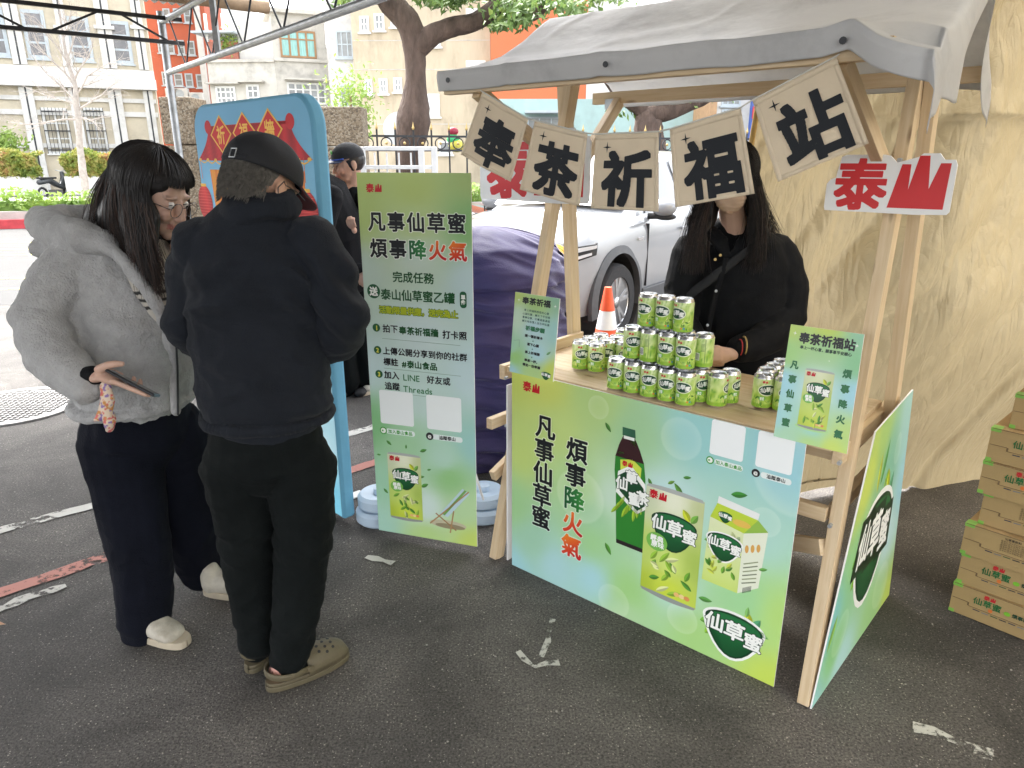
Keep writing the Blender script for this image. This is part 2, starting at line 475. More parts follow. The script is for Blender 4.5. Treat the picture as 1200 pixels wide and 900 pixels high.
_gm = {}
def glyph_mesh(ch, n, bold, square=False, run=999):
    key = (ch, n, bold, square, run)
    if key in _gm: return _gm[key]
    B, adv, g = glyph(ch, n)
    rp = bold * g
    k = int(math.ceil(rp))
    D = np.full(B.shape, 9.0)
    W = B.shape[0]
    pad = np.zeros((W + 2*k + 4, W + 2*k + 4), bool)
    o = k + 2
    pad[o:o+W, o:o+W] = B
    for dy in range(-k-1, k+2):
        for dx in range(-k-1, k+2):
            d = max(abs(dx), abs(dy)) if square else math.hypot(dx, dy)
            if d > rp + 1.5: continue
            S = pad[o+dy:o+dy+W, o+dx:o+dx+W]
            D = np.where(S, np.minimum(D, d), D)
    F = np.clip(rp + .5 - D, -1, 1)
    # average 2x2 to the n grid
    W2 = (W // 2) * 2
    F = F[:W2, :W2].reshape(W2//2, 2, W2//2, 2).mean((1, 3))
    h, w = F.shape
    vs, fs = [], []
    def pt(x, y): return ((x + .5) / n - .15, (y + .5) / n - .27)
    for y in range(h-1):
        x = 0
        while x < w-1:
            q = (F[y, x], F[y, x+1], F[y+1, x+1], F[y+1, x])
            s = [v > 0 for v in q]
            if not any(s): x += 1; continue
            if all(s):
                x1 = x
                while x1 < w-2 and x1 - x < run and F[y, x1+2] > 0 and F[y+1, x1+2] > 0: x1 += 1
                b = len(vs)
                vs += [pt(x, y), pt(x1+1, y), pt(x1+1, y+1), pt(x, y+1)]
                fs.append((b, b+1, b+2, b+3)); x = x1 + 1; continue
            cs = ((x, y), (x+1, y), (x+1, y+1), (x, y+1))
            poly = []
            for i in range(4):
                j = (i+1) % 4
                if s[i]: poly.append(pt(*cs[i]))
                if s[i] != s[j]:
                    t = q[i] / (q[i] - q[j])
                    poly.append(pt(cs[i][0] + (cs[j][0]-cs[i][0])*t, cs[i][1] + (cs[j][1]-cs[i][1])*t))
            if len(poly) >= 3:
                b = len(vs); vs += poly; fs.append(tuple(range(b, b + len(poly))))
            x += 1
    _gm[key] = (vs, fs, adv)
    return _gm[key]

class Print:
    """flat printed artwork in a (x, y) plane; layers stack by 0.25 mm"""
    DZ = .00025
    def __init__(s): s.m = MB()
    def z(s, L): return L * s.DZ
    def _c(s, col, p): return lin(col(*p)) if callable(col) else lin(col)
    def poly(s, pts, col, L=1):
        n0 = len(s.m.v)
        s.m.add([(x, y, s.z(L)) for x, y in pts], [tuple(range(len(pts)))])
        s.m.c[n0:] = [s._c(col, p) for p in pts]
    def bg(s, x0, x1, y0, y1, col, nx=40, ny=30, L=0):
        s.m.grid(lambda u, v: (x0+(x1-x0)*u, y0+(y1-y0)*v, s.z(L)), nx, ny, col=lambda u, v: lin(col(x0+(x1-x0)*u, y0+(y1-y0)*v)))
    def fan(s, cx, cy, rx, ry, col, L=1, rot=0, rings=(0, 1), n=24, cols=None):
        """disc in rings, cols: colour per ring"""
        pts = []; cc = []
        c_, s_ = math.cos(rot), math.sin(rot)
        for i, r in enumerate(rings):
            for k in range(n):
                a = 2*math.pi*k/n
                x, y = rx*r*math.cos(a), ry*r*math.sin(a)
                p = (cx + x*c_ - y*s_, cy + x*s_ + y*c_)
                pts.append((*p, s.z(L))); cc.append(s._c(cols[i] if cols else col, p))
        n0 = len(s.m.v)
        fs = []
        for i in range(len(rings)-1):
            for k in range(n): fs.append((i*n+k, i*n+(k+1) % n, (i+1)*n+(k+1) % n, (i+1)*n+k))
        s.m.add(pts, fs); s.m.c[n0:] = cc
    def ell(s, cx, cy, rx, ry, col, L=1, rot=0, n=28):
        c_, s_ = math.cos(rot), math.sin(rot)
        s.poly([(cx + rx*math.cos(a)*c_ - ry*math.sin(a)*s_, cy + rx*math.cos(a)*s_ + ry*math.sin(a)*c_) for a in [2*math.pi*k/n for k in range(n)]], col, L)
    def rrect(s, x0, x1, y0, y1, r, col, L=1):
        pts = []
        for cx, cy, a0 in ((x1-r, y1-r, 0), (x0+r, y1-r, 90), (x0+r, y0+r, 180), (x1-r, y0+r, 270)):
            for k in range(5):
                a = R(a0 + 22.5*k); pts.append((cx + r*math.cos(a), cy + r*math.sin(a)))
        s.poly(pts, col, L)
    def leaf(s, cx, cy, l, w, rot, col, L=2, col2=None):
        c_, s_ = math.cos(rot), math.sin(rot)
        def T(x, y): return (cx + x*c_ - y*s_, cy + x*s_ + y*c_)
        up = [T(l*(t-.5), w*math.sin(math.pi*t)**.8*(1-.3*t)) for t in [k/8 for k in range(9)]]
        dn = [T(l*(t-.5), -w*math.sin(math.pi*t)**.8*(1-.3*t)) for t in [k/8 for k in range(9)]]
        mid = [T(l*(t-.5), 0) for t in [k/8 for k in range(9)]]
        s.poly(mid + up[::-1][1:-1], col, L)
        s.poly(dn[1:-1] + mid[::-1], col2 or tuple(c*.8 for c in col), L)
    def line(s, x0, y0, x1, y1, w, col, L=2):
        d = math.hypot(x1-x0, y1-y0); nx, ny = -(y1-y0)/d*w/2, (x1-x0)/d*w/2
        s.poly([(x0+nx, y0+ny), (x0-nx, y0-ny), (x1-nx, y1-ny), (x1+nx, y1+ny)], col, L)
    def star(s, cx, cy, r, col, L=2, k=.22):
        s.poly([(cx + (r if i % 2 == 0 else r*k)*math.sin(math.pi*i/4), cy + (r if i % 2 == 0 else r*k)*math.cos(math.pi*i/4)) for i in range(8)], col, L)
    def text(s, txt, cx, cy, size, col, L=3, bold=.02, n=24, vertical=False, gap=1.0, square=False, rot=0, align='c', sx=1.0, outline=None, shear=0, jit=None, cols=None, run=999):
        """text centred on (cx, cy); outline = (extra thickness, colour, layer)"""
        adv = []
        for ch in txt:
            adv.append(1.0 if ord(ch) > 0x2000 else (.3 if ch == ' ' else glyph(ch, n)[1]))
        if vertical: tot = len(txt) * gap
        else: tot = sum(adv) * gap * sx
        pos = 0
        c_, s_ = math.cos(rot), math.sin(rot)
        off = {'c': -tot/2, 'l': 0, 'r': -tot}[align]
        for i, ch in enumerate(txt):
            if vertical: ox, oy = -.5*sx, -off_v(i, gap, len(txt))
            else: ox, oy = off + pos, -.38
            pos += adv[i] * gap * sx
            if ch == ' ': continue
            jx, jy, js = jit[i] if jit else (0, 0, 1)
            for (b, cc, LL) in ([(bold + outline[0], outline[1], outline[2])] if outline else []) + [(bold, cols[i] if cols else col, L)]:
                vs, fs, _ = glyph_mesh(ch, n, b, square, run)
                n0 = len(s.m.v); out = []
                for x, y in vs:
                    X = (ox + jx + ((x - .5)*js + .5)*sx + (y*shear)) * size; Y = (oy + jy + (y - .38)*js + .38) * size
                    out.append((cx + X*c_ - Y*s_, cy + X*s_ + Y*c_))
                s.m.add([(x, y, s.z(LL)) for x, y in out], fs)
                s.m.c[n0:] = [s._c(cc, p) if callable(cc) else lin(cc) for p in out] if callable(cc) else [lin(cc)] * len(out)
    def warp(s, fn):
        s.m.v = [tuple(fn(*v)) for v in s.m.v]; return s
    def sliced(s, dx, x0, x1):
        """cut the faces into upright slices so that they can be bent round a can"""
        me = bpy.data.meshes.new('t'); me.from_pydata(s.m.v, [], s.m.f)
        ca = me.color_attributes.new('Col', 'FLOAT_COLOR', 'POINT')
        ca.data.foreach_set('color', np.array([(*c, 1) for c in s.m.c], dtype=np.float32).ravel())
        bm = bmesh.new(); bm.from_mesh(me); x = x0
        while x < x1:
            bmesh.ops.bisect_plane(bm, geom=bm.verts[:] + bm.edges[:] + bm.faces[:], dist=1e-7, plane_co=(x, 0, 0), plane_no=(1, 0, 0)); x += dx
        bm.to_mesh(me); bm.free()
        s.m.v = [tuple(v.co) for v in me.vertices]; s.m.f = [tuple(p.vertices) for p in me.polygons]
        cc = np.empty(len(me.vertices)*4, dtype=np.float32); me.color_attributes['Col'].data.foreach_get('color', cc)
        s.m.c = [tuple(c[:3]) for c in cc.reshape(-1, 4).tolist()]
        bpy.data.meshes.remove(me); return s
    def build(s, name, mat_, parent): return s.m.build(name, mat_, parent, color=True)

def off_v(i, gap, n): return .38 + (i - (n-1)/2) * gap

def blend(ctrl, p=3.2):
    """smooth colour field through control points (x, y, rgb)"""
    def f(x, y):
        sw = 0; a = [0, 0, 0]
        for cx, cy, c in ctrl:
            w = 1 / ((x-cx)**2 + (y-cy)**2 + 1e-3) ** (p/2)
            sw += w
            for i in range(3): a[i] += w * c[i]
        return tuple(v / sw for v in a)
    return f

RED = (196, 22, 40); INK = (22, 26, 30); DGREEN = (28, 84, 44); WHT = (245, 246, 240)
def shan(P, x, y, s, col, L):
    """the peaked mountain character of the maker's mark, lower-left corner at x, y"""
    P.poly([(x + a*s, y + b*s) for a, b in ((0,0),(1.0,0),(1.02,.86),(.84,.86),(.70,.38),(.64,1.0),(.46,1.0),(.34,.36),(.33,.84),(.17,.84))], col, L)
def maker(P, cx, cy, s, L=3, col=RED, tri=True):
    P.text('泰', cx - .52*s, cy, s, col, L, bold=.03, n=32)
    shan(P, cx + .05*s, cy - .42*s, s*.86, col, L)

def bowl_logo(P, cx, cy, w, L=3, rim=True, n=40, rot=0, flat=False):
    """green bowl with the three brush characters across it"""
    h = w * .62
    def T(x, y):
        c_, s_ = math.cos(rot), math.sin(rot)
        return (cx + (x*c_ - y*s_)*w, cy + (x*s_ + y*c_)*w)
    def bowl(g): 
        pts = []
        for k in range(15):
            a = math.pi * k / 14
            pts.append(T((.43+g)*math.cos(a), .13 + (.15+g)*math.sin(a)))
        for k in range(1, 12):
            a = math.pi + math.pi * k / 12
            pts.append(T((.43+g)*math.cos(a)*(1 - .22*math.sin(-a)), .13 + (.56+g)*math.sin(a)))
        return pts
    if flat:                                       # brushed oval as it looks on the small cans
        P.ell(cx, cy + w*.02, w*.52, w*.33, (232, 238, 214), L)
        P.ell(cx, cy + w*.02, w*.475, w*.285, (20, 70, 44), L+1)
        for c, x, y in (('仙', -.27, .03), ('草', .01, .06), ('蜜', .28, -.02)): P.text(c, cx + x*w, cy + y*w, w*.31, WHT, L+2, bold=.022, n=30, shear=.08)
        return
    if rim:
        P.poly(bowl(.075), WHT, L); 
        for dx, dy, r_, c1 in ((-.42,.02,.4,(120,190,70)),(.34,.28,1.1,(90,170,120)),(.22,.34,1.9,(205,220,50)),(-.36,-.12,.9,(150,205,60))):
            x, y = T(dx, dy); P.leaf(x, y, w*.26, w*.07, rot + r_, c1, L-1)
    P.poly(bowl(.03), (16, 62, 34), L+1)
    P.poly(bowl(-.005), lambda x, y: (36, 112, 62) if y > cy else (18, 78, 40), L+2)
    for c, x, y, s_ in (('仙', -.30, .06, .32), ('草', .02, .03, .34), ('蜜', .32, -.03, .30)):
        X, Y = T(x, y)
        P.text(c, X, Y, w*s_, WHT, L+4, bold=.030, n=n, rot=rot, outline=(.038, (14, 50, 30), L+3), shear=.05)

def can_art(P, x0, y0, w, h, L=3, shade=True, n=36):
    """a drink can as printed on the boards, lower-left corner x0, y0"""
    c = blend([(x0+w*.0, y0+h*.9, (205,214,180)), (x0+w*.5, y0+h*.92, (238,240,215)), (x0+w, y0+h*.9, (196,205,150)),
               (x0+w*.1, y0+h*.4, (190,214,110)), (x0+w*.5, y0+h*.35, (214,232,130)), (x0+w*.95, y0+h*.4, (170,196,90)), (x0+w*.5, y0+h*.08, (206,222,70)), (x0, y0+h*.05, (176,196,60))])
    pts = []
    for k in range(9):
        t = k/8; pts.append((x0 + w*t, y0 - h*.025*math.sin(math.pi*t)))
    for k in range(9):
        t = 1 - k/8; pts.append((x0 + w*t, y0 + h + h*.012*math.sin(math.pi*t)))
    nx = 8
    P.bg(x0, x0+w, y0, y0+h, c, 10, 14, L)
    P.poly([(x0 + w*(.03+.94*k/8), y0 - h*(.012 + .022*math.sin(math.pi*k/8))) for k in range(9)] + [(x0+w, y0+h*.012), (x0, y0+h*.012)], (150,155,150), L+1)
    P.poly([(x0, y0+h*.985), (x0+w, y0+h*.985)] + [(x0 + w*(1-(.04+.92*k/8)), y0 + h*(1.012 + .012*math.sin(math.pi*k/8))) for k in range(9)], (176,180,176), L+1)
    for i in range(16):
        a = random.uniform(.2, 2.9); r0 = random.uniform(.05, .2)
        x, y = x0 + w*random.uniform(.15, .85), y0 + h*random.uniform(.06, .42)
        P.leaf(x, y, w*random.uniform(.14, .3), w*.05, a, random.choice([(120,180,60),(160,205,70),(214,228,90),(90,160,60),(232,240,170)]), L+1 + (i % 2))
    P.leaf(x0+w*.72, y0+h*.83, w*.22, w*.07, 2.2, (214,224,60), L+2); P.leaf(x0+w*.86, y0+h*.82, w*.2, w*.06, 1.0, (130,190,80), L+2)
    maker(P, x0 + w*.22, y0 + h*.93, w*.16, L+3)
    bowl_logo(P, x0 + w*.52, y0 + h*.66, w*.86, L+2, rim=False, n=n)
    P.ell(x0+w*.25, y0+h*.5, w*.19, w*.16, (120,185,80), L+7)
    P.text('經典', x0+w*.25, y0+h*.53, w*.12, WHT, L+8, bold=.03, n=18); P.text('原味', x0+w*.27, y0+h*.475, w*.12, WHT, L+8, bold=.03, n=18)
    for k in range(3): P.ell(x0+w*(.66+.09*k), y0+h*.07, w*.05, w*.04, [(236,190,120),(240,215,150),(222,150,90)][k], L+4)
# ---------------------------------------------------------------- ground
g = MB(); g.grid(lambda u, v: (-150 + 300*u, -30 + 300*v, 0), 8, 8)
struct('ground', g, M_ASPHALT)
M_STREET = mat('worn street paving', (.048, .047, .046), .85, .12, 1.2, bump=.4, bscale=90, dirt=((.036,.035,.034), 3, .6))
g = MB()       # the open street beyond the canopy, a sheet above the lot
g.v = []; g.add([(-60, 8.2, .004), (-4.2, 8.2, .004), (-2.2, 9.5, .004), (30, 15.5, .004), (60, 60, .004), (-60, 60, .004)], [(0,1,2,3,4,5)])
struct('street', g, M_STREET)

def strip(name, pts, w, mat_, label=None, seed=1, z=.004, rag=.25):
    """painted line with ragged edges along a polyline"""
    rnd = random.Random(seed)
    m = MB(); L = []; Rr = []
    P = [Vector((*p, 0)) for p in pts]
    for i in range(len(P)-1):
        d = P[i+1] - P[i]; n = max(2, int(d.length / .04)); t = d.normalized(); q = Vector((-t.y, t.x, 0))
        for k in range(n + (i == len(P)-2)):
            c = P[i] + d * (k/n)
            L.append(c + q*w/2*(1 + rnd.uniform(-rag, rag))); Rr.append(c - q*w/2*(1 + rnd.uniform(-rag, rag)))
    vs = [(p.x, p.y, z) for p in L] + [(p.x, p.y, z) for p in Rr]; n = len(L)
    m.add(vs, [(i, n+i, n+i+1, i+1) for i in range(n-1)])
    o = struct(name, m, mat_)
    return o
PW = paint_mat('worn white paint', (.52, .51, .47), .6)
PR = paint_mat('worn red paint', (.46, .19, .15), .05)
PY = paint_mat('worn yellow paint', (.72, .62, .12), .3)
strip('white_line', [(-3.5, 1.93), (-2.347, 2.9), (-2.03, 3.17), (-.9, 4.2), (-.45, 4.75)], .075, PW, seed=2, rag=.12)
strip('red_line', [(-2.6, 1.85), (-2.0, 2.41), (-1.75, 2.66), (-.77, 3.67), (-.2, 4.25)], .075, PR, seed=3, rag=.18)
strip('white_patch_line', [(-2.02, 2.23), (-1.78, 2.46)], .05, PW, seed=5, rag=.6)
a0 = [(.155, 2.24), (.10, 2.03)]
strip('chalk_arrow_shaft', a0, .02, PW, seed=8, rag=.6)
strip('chalk_arrow_head', [(.02, 2.06), (.075, 1.985), (.16, 2.0)], .024, PW, seed=9, rag=.7)
strip('white_scuff', [(1.2, 1.72), (1.3, 1.665), (1.37, 1.61)], .045, PW, seed=12, rag=.7)
strip('white_scuff', [(.97, 1.93), (1.02, 1.9)], .03, PW, seed=13, rag=.7)
strip('white_scuff', [(-.62, 2.68), (-.5, 2.62)], .03, PW, seed=14, rag=.8)
strip('white_scuff', [(-.95, 4.95), (-.2, 4.9)], .12, PW, seed=15, rag=.5)
for i, (y0, y1) in enumerate(((9.0, 9.4), (9.9, 10.3), (12.5, 13.1), (13.4, 13.9), (14.6, 15.2))):
    strip('yellow_line', [(-14, y0), (-3.5, y1)], .12, PY, seed=20+i, z=.008, rag=.1)

# manhole cover, iron with raised studs
M_IRON = mat('worn cast iron', (.22, .215, .21), .6, .25, 20, metal=.4, bump=.3)
mh = thing('manhole_cover', 'round studded iron manhole cover in the asphalt at the left edge', 'manhole cover', (-3.42, 4.62, 0))
m = MB(); m.lathe([(.42, 0), (.42, .012), (.36, .012), (.355, .006), (0, .006)], n=48); m.build('rim', M_IRON, mh)
m = MB()
for i in range(-9, 10):
    for j in range(-9, 10):
        if math.hypot(i, j)*.038 < .335: m.box(i*.038-.011, i*.038+.011, j*.038-.011, j*.038+.011, .006, .013)
tag(m.build('studs', M_IRON, mh), kind='stuff')

# small litter: a dry leaf and grit
m = MB(); m.add([(0,0,.003), (.03,.01,.010), (.06,.0,.004), (.03,-.014,.008)], [(0,1,2),(0,2,3)])
lf = m.build('dry_leaf', mat('dry leaf', (.45, .28, .18), .8)); lf.location = (-1.9, 2.2, .006)
tag(lf, 'small pinkish dry leaf on the asphalt below the red line', 'leaf')
m = MB(); rnd = random.Random(4)
for k in range(420):
    x, y = rnd.uniform(-2.6, 2.2), rnd.uniform(1.2, 4.2); r = rnd.uniform(.0015, .0045)
    m.ell((x, y, r*.4), (r, r*rnd.uniform(.6, 1), r*.6), n=5, m=3)
tag(m.build('grit', mat('pale grit', (.33, .31, .28), .9)), 'loose pale grit scattered over the asphalt', 'grit', kind='stuff')

# ---------------------------------------------------------------- the market stall
SO = Vector((-.08, 2.66, 0)); SRZ = math.atan2(-.653, .757)
E1 = Vector((.757, -.653, 0)); E2 = Vector((.653, .757, 0))
SM = Matrix.Translation(SO) @ Matrix.Rotation(SRZ, 4, 'Z')
def st(a, b, z): return SM @ Vector((a, b, z))
def st_at(u, v, b):
    """stall coordinates where the sight line of a pixel meets the plane at depth b of the stall"""
    d = at(u, v, 1.0) - Vector((0, 0, CAM_H)); o = Vector((0, 0, CAM_H))
    t = (b - (o - SO).dot(E2)) / d.dot(E2)
    p = o + d * t
    return Vector(((p - SO).dot(E1), b, p.z))

def stick(name, p0, p1, w, h, parent, side=(0, 0, 1), bevel=.002, ext=0):
    m = MB(); p0, p1 = Vector(p0), Vector(p1)
    if ext: t = (p1-p0).normalized(); p0 -= t*ext; p1 += t*ext
    m.beam(p0, p1, w, h, side)
    s0 = random.uniform(0, 9); L = (p1 - p0).length
    m.c = [(s0 + a*w/2, s0*.37 + b*h/2, s0 + z) for z in (0, L) for a, b in ((-1,-1),(1,-1),(1,1),(-1,1))]
    o = m.build(name, M_WOOD, parent, color=True, bevel=bevel)
    return o

stall = thing('market_stall', 'wooden A-frame market stall with a grey fabric roof and plank counter', 'stall', SO, SRZ)
def la(side, z): return .028*z if side == 0 else 1.303 - .028*z
TZ = .85
for sd_ in (0, 1):
    s_ = -1 if sd_ == 0 else 1
    x0, x1 = la(sd_, 0), la(sd_, 1.93)
    stick('leg', (x0, 0.02, 0), (x1, .42, 1.93), .036, .055, stall, side=(0, 1, 0))
    stick('leg', (x0 + s_*.002, .64, 0), (x1 + s_*.040, .415, 1.93), .036, .055, stall, side=(0, 1, 0))
    so = s_*.034 if sd_ == 0 else -.034
    stick('side_rail', (x0 + so, .10, .80), (x0 + so, .64, .80), .03, .06, stall)
    stick('side_rail', (x0 + so, .02 + .12*sd_, .60), (x0 + so, .68, .60), .03, .045, stall)
    if sd_ == 0: stick('side_brace', (x0 + so*1.05, .04, .36), (x0 + so*1.05, .60, .58), .028, .045, stall)
    # forward and backward arms under the eaves
    stick('roof_brace', (x1 - s_*.03, .33, 1.60), (x1 - s_*.03, -.15, 1.835), .03, .045, stall)
    stick('roof_brace', (x1 - s_*.03, .46, 1.62), (x1 - s_*.03, .70, 1.85), .03, .045, stall)
stick('table_rail', (.05, .16, .795), (1.25, .16, .795), .03, .065, stall)
stick('table_rail', (.05, .56, .795), (1.25, .56, .795), .03, .065, stall)
stick('table_rail', (.05, .12, .60), (1.26, .12, .60), .03, .045, stall)
stick('side_ledge', (.03, .12, .875), (.03, .56, .875), .02, .045, stall)
stick('cross_brace', (.60, .65, .10), (1.27, .1, .50), .03, .05, stall)
stick('eave_beam', (-.04, -.165, 1.85), (1.33, -.165, 1.85), .03, .045, stall)
stick('eave_beam', (-.04, .70, 1.865), (1.36, .70, 1.865), .03, .045, stall)
stick('ridge_beam', (0, .42, 2.09), (1.32, .42, 2.09), .03, .045, stall)
stick('ridge_post', (.06, .42, 1.88), (.06, .42, 2.08), .03, .04, stall)
stick('ridge_post', (1.24, .42, 1.88), (1.24, .42, 2.08), .03, .04, stall)
for k in range(5):
    y0 = .046 + k*.103
    m = MB(); m.box(.04, 1.265, y0+.0006, y0+.1024, .828, TZ)
    s0 = random.uniform(0, 9)
    m.c = [(s0 + v[1], s0 + v[2], s0 + v[0]) for v in m.v]
    m.build('plank', M_WOOD, stall, color=True, bevel=.0015)
for a_, z_ in ((.03, 1.62), (1.27, 1.62), (.03, .60), (1.29, .60), (.03, .80), (1.29, .8)):
    m = MB(); m.cyl((a_, .06 if z_ < 1 else .29, z_), (a_, .045 if z_ < 1 else .27, z_), .006, n=10); m.build('bolt', M_STEEL, stall)
for a_, b_ in ((.05, .68), (1.25, .68)):
    m = MB(); m.box(a_-.02, a_+.02, b_-.004, b_, 1.82, 1.86); m.build('bracket', M_STEEL, stall)

# fabric roof
M_TARP = mat('grey coated fabric', (.68, .68, .68), .5, .04, 3, bump=.25, bscale=10, trans=.35, bdist=.02, dirt=((.25,.25,.25), 5, .35))
prof = [(-.192,1.838),(-.197,1.862),(-.20,1.884),(-.196,1.90),(-.12,1.912),(0,1.936),(.12,1.975),(.24,2.035),(.34,2.098),(.40,2.132),(.44,2.132),(.52,2.09),(.62,2.03),(.72,1.97),(.82,1.925),(.86,1.90),(.866,1.875),(.862,1.84)]
def roof(u, v):
    t = v*(len(prof)-1); i = min(int(t), len(prof)-2); f = t - i
    b = prof[i][0]*(1-f) + prof[i+1][0]*f; z = prof[i][1]*(1-f) + prof[i+1][1]*f
    am = 1.415 - .07*(b+.2)/1.06                  # the sheet turns down over the right side from here
    L = am + .05; s_ = u*(L + .19)
    a = -.05 + min(s_, L); over = max(0.0, s_ - L)
    sag = 4*max(0, min(1, (a+.05)/1.45))*(1-max(0, min(1, (a+.05)/1.45)))
    z -= .012*sag*math.sin(math.pi*min(1, max(0, (b+.2)/.6)))
    k = max(0.0, (a-1.24)/.17)
    if b < -.10:                                   # front edge pinched up at the last eyelet, then bagging down
        z += .014*max(0, 1-abs(a-1.25)/.06); z -= .035*math.sin(min(1, k*.62)*math.pi)
        b += .003*math.sin(a*9) - .03*math.sin(min(1, k)*math.pi)
    z -= .03*k*k
    if over > 0:
        q = over/.19; edge = min(1, (1 - abs(v-.5)*2)*5)
        a += .016*math.sin(min(1, q*2)*math.pi*.5) + .010*math.sin(b*16 + 1)*q
        z -= .165*q*(.35 + .65*edge) * (1 + .18*math.sin(b*11)) * (.25 + .75*min(1, max(.0, (2.2-z)/.25)))
        b += .012*math.sin(q*3 + b*8)
    p = Vector((a, b, z)); cr = max(0.0, 1-9*abs(noise.noise(Vector((a*2.2+b*2, b*3-a, 2)))))
    z += .003*fbm(p, 4, 2) + .0035*cr
    return (a, b, z)
m = MB(); m.grid(roof, 150, 85)
ro = m.build('fabric_roof', M_TARP, stall, smooth=True)
sol = ro.modifiers.new('s', 'SOLIDIFY'); sol.thickness = .0012
for a_ in (.01, .62, 1.235):
    m = MB(); m.lathe([(.008, 0), (.008, .003), (.004, .003)], (a_, -.207, 1.868), n=12, M=Matrix.Rotation(R(90), 3, 'X')); m.build('eyelet', M_DARKSTEEL, ro)

# printed boards --------------------------------------------------
def board(name, label, cat, M, w, h, bgfn, draw, th=.005, group=None, corners=None, nx=44, ny=34):
    """foam board whose lower-left front corner is at M; local x along, y up, z towards the viewer"""
    t = thing(name, label, cat, M.translation, 0, group)
    t.rotation_euler = M.to_euler()
    Mb = M.to_3x3()
    cs = corners or [(0,0),(w,0),(w,h),(0,h)]
    m = MB(); m.prism(cs, -th, 0); m.build('foam_core', M_WHITE, t)
    P = Print()
    def wp(x, y):
        u, v = x/w, y/h
        a = [cs[0][i]*(1-u)*(1-v) + cs[1][i]*u*(1-v) + cs[2][i]*u*v + cs[3][i]*(1-u)*v for i in (0, 1)]
        return a
    P.bg(0, w, 0, h, bgfn, nx, ny, 1)
    draw(P)
    P.warp(lambda x, y, z: (*wp(min(max(x, 0), w), min(max(y, 0), h)), z))
    P.build('printed_face', M_PRINT, t)
    return t
def face_matrix(p0, p1, up=(0, 0, 1)):
    """frame with x from p0 to p1, y up, z out of the face"""
    p0, p1 = Vector(p0), Vector(p1)
    x = (p1-p0).normalized(); y = Vector(up); y = (y - x*y.dot(x)).normalized(); z = x.cross(y)
    M = Matrix((x, y, z)).transposed().to_4x4(); M.translation = p0
    return M

def uvbg(w, h, ctrl):
    f = blend([(a, b*h/w, c) for a, b, c in ctrl])
    return lambda x, y: mixc(f(x/w, y/w), (228, 236, 226), .20)
FW, FH = 1.112, .85
front_ctrl = [(0,1,(190,205,70)),(.15,.97,(202,212,80)),(.04,.62,(190,215,100)),(0,.33,(150,205,130)),(.1,.18,(150,205,170)),(0,0,(155,215,225)),(.2,.1,(165,215,220)),
 (.35,.95,(170,205,110)),(.5,.85,(150,200,140)),(.43,.55,(196,225,200)),(.7,.92,(140,205,205)),(.97,.9,(135,200,215)),(.62,.62,(190,226,228)),(.9,.6,(165,215,200)),
 (.35,.3,(150,208,130)),(.5,.14,(150,208,110)),(.65,.25,(180,224,215)),(.88,.32,(150,212,140)),(.5,.0,(170,214,150)),(.75,.06,(158,210,110)),(1,0,(190,215,60)),(1,.3,(172,216,100)),(.3,.55,(172,216,130)),(.2,.78,(190,216,110)),(.35,.42,(150,205,150)),(.36,.12,(160,215,225))]
fbg = uvbg(FW, FH, front_ctrl)
def bokeh(P, bg, x, y, r, k=.28, L=2):
    P.fan(x, y, r, r, None, L, rings=(0, .6, .93, 1.0), cols=[(lambda kk: (lambda X, Y: mixc(bg(X, Y), (250, 252, 240), kk)))(q) for q in (k*.3, k*.55, k, k*.2)])
def fire(cx, cy, s): return lambda x, y: mixc((240, 132, 40), (200, 30, 36), max(0, min(1, .5 + (x-cx)/s*.5 - (y-cy)/s*.9)))
def halo(bg, k): return lambda x, y: mixc(bg(x, y), (255, 255, 250), k)
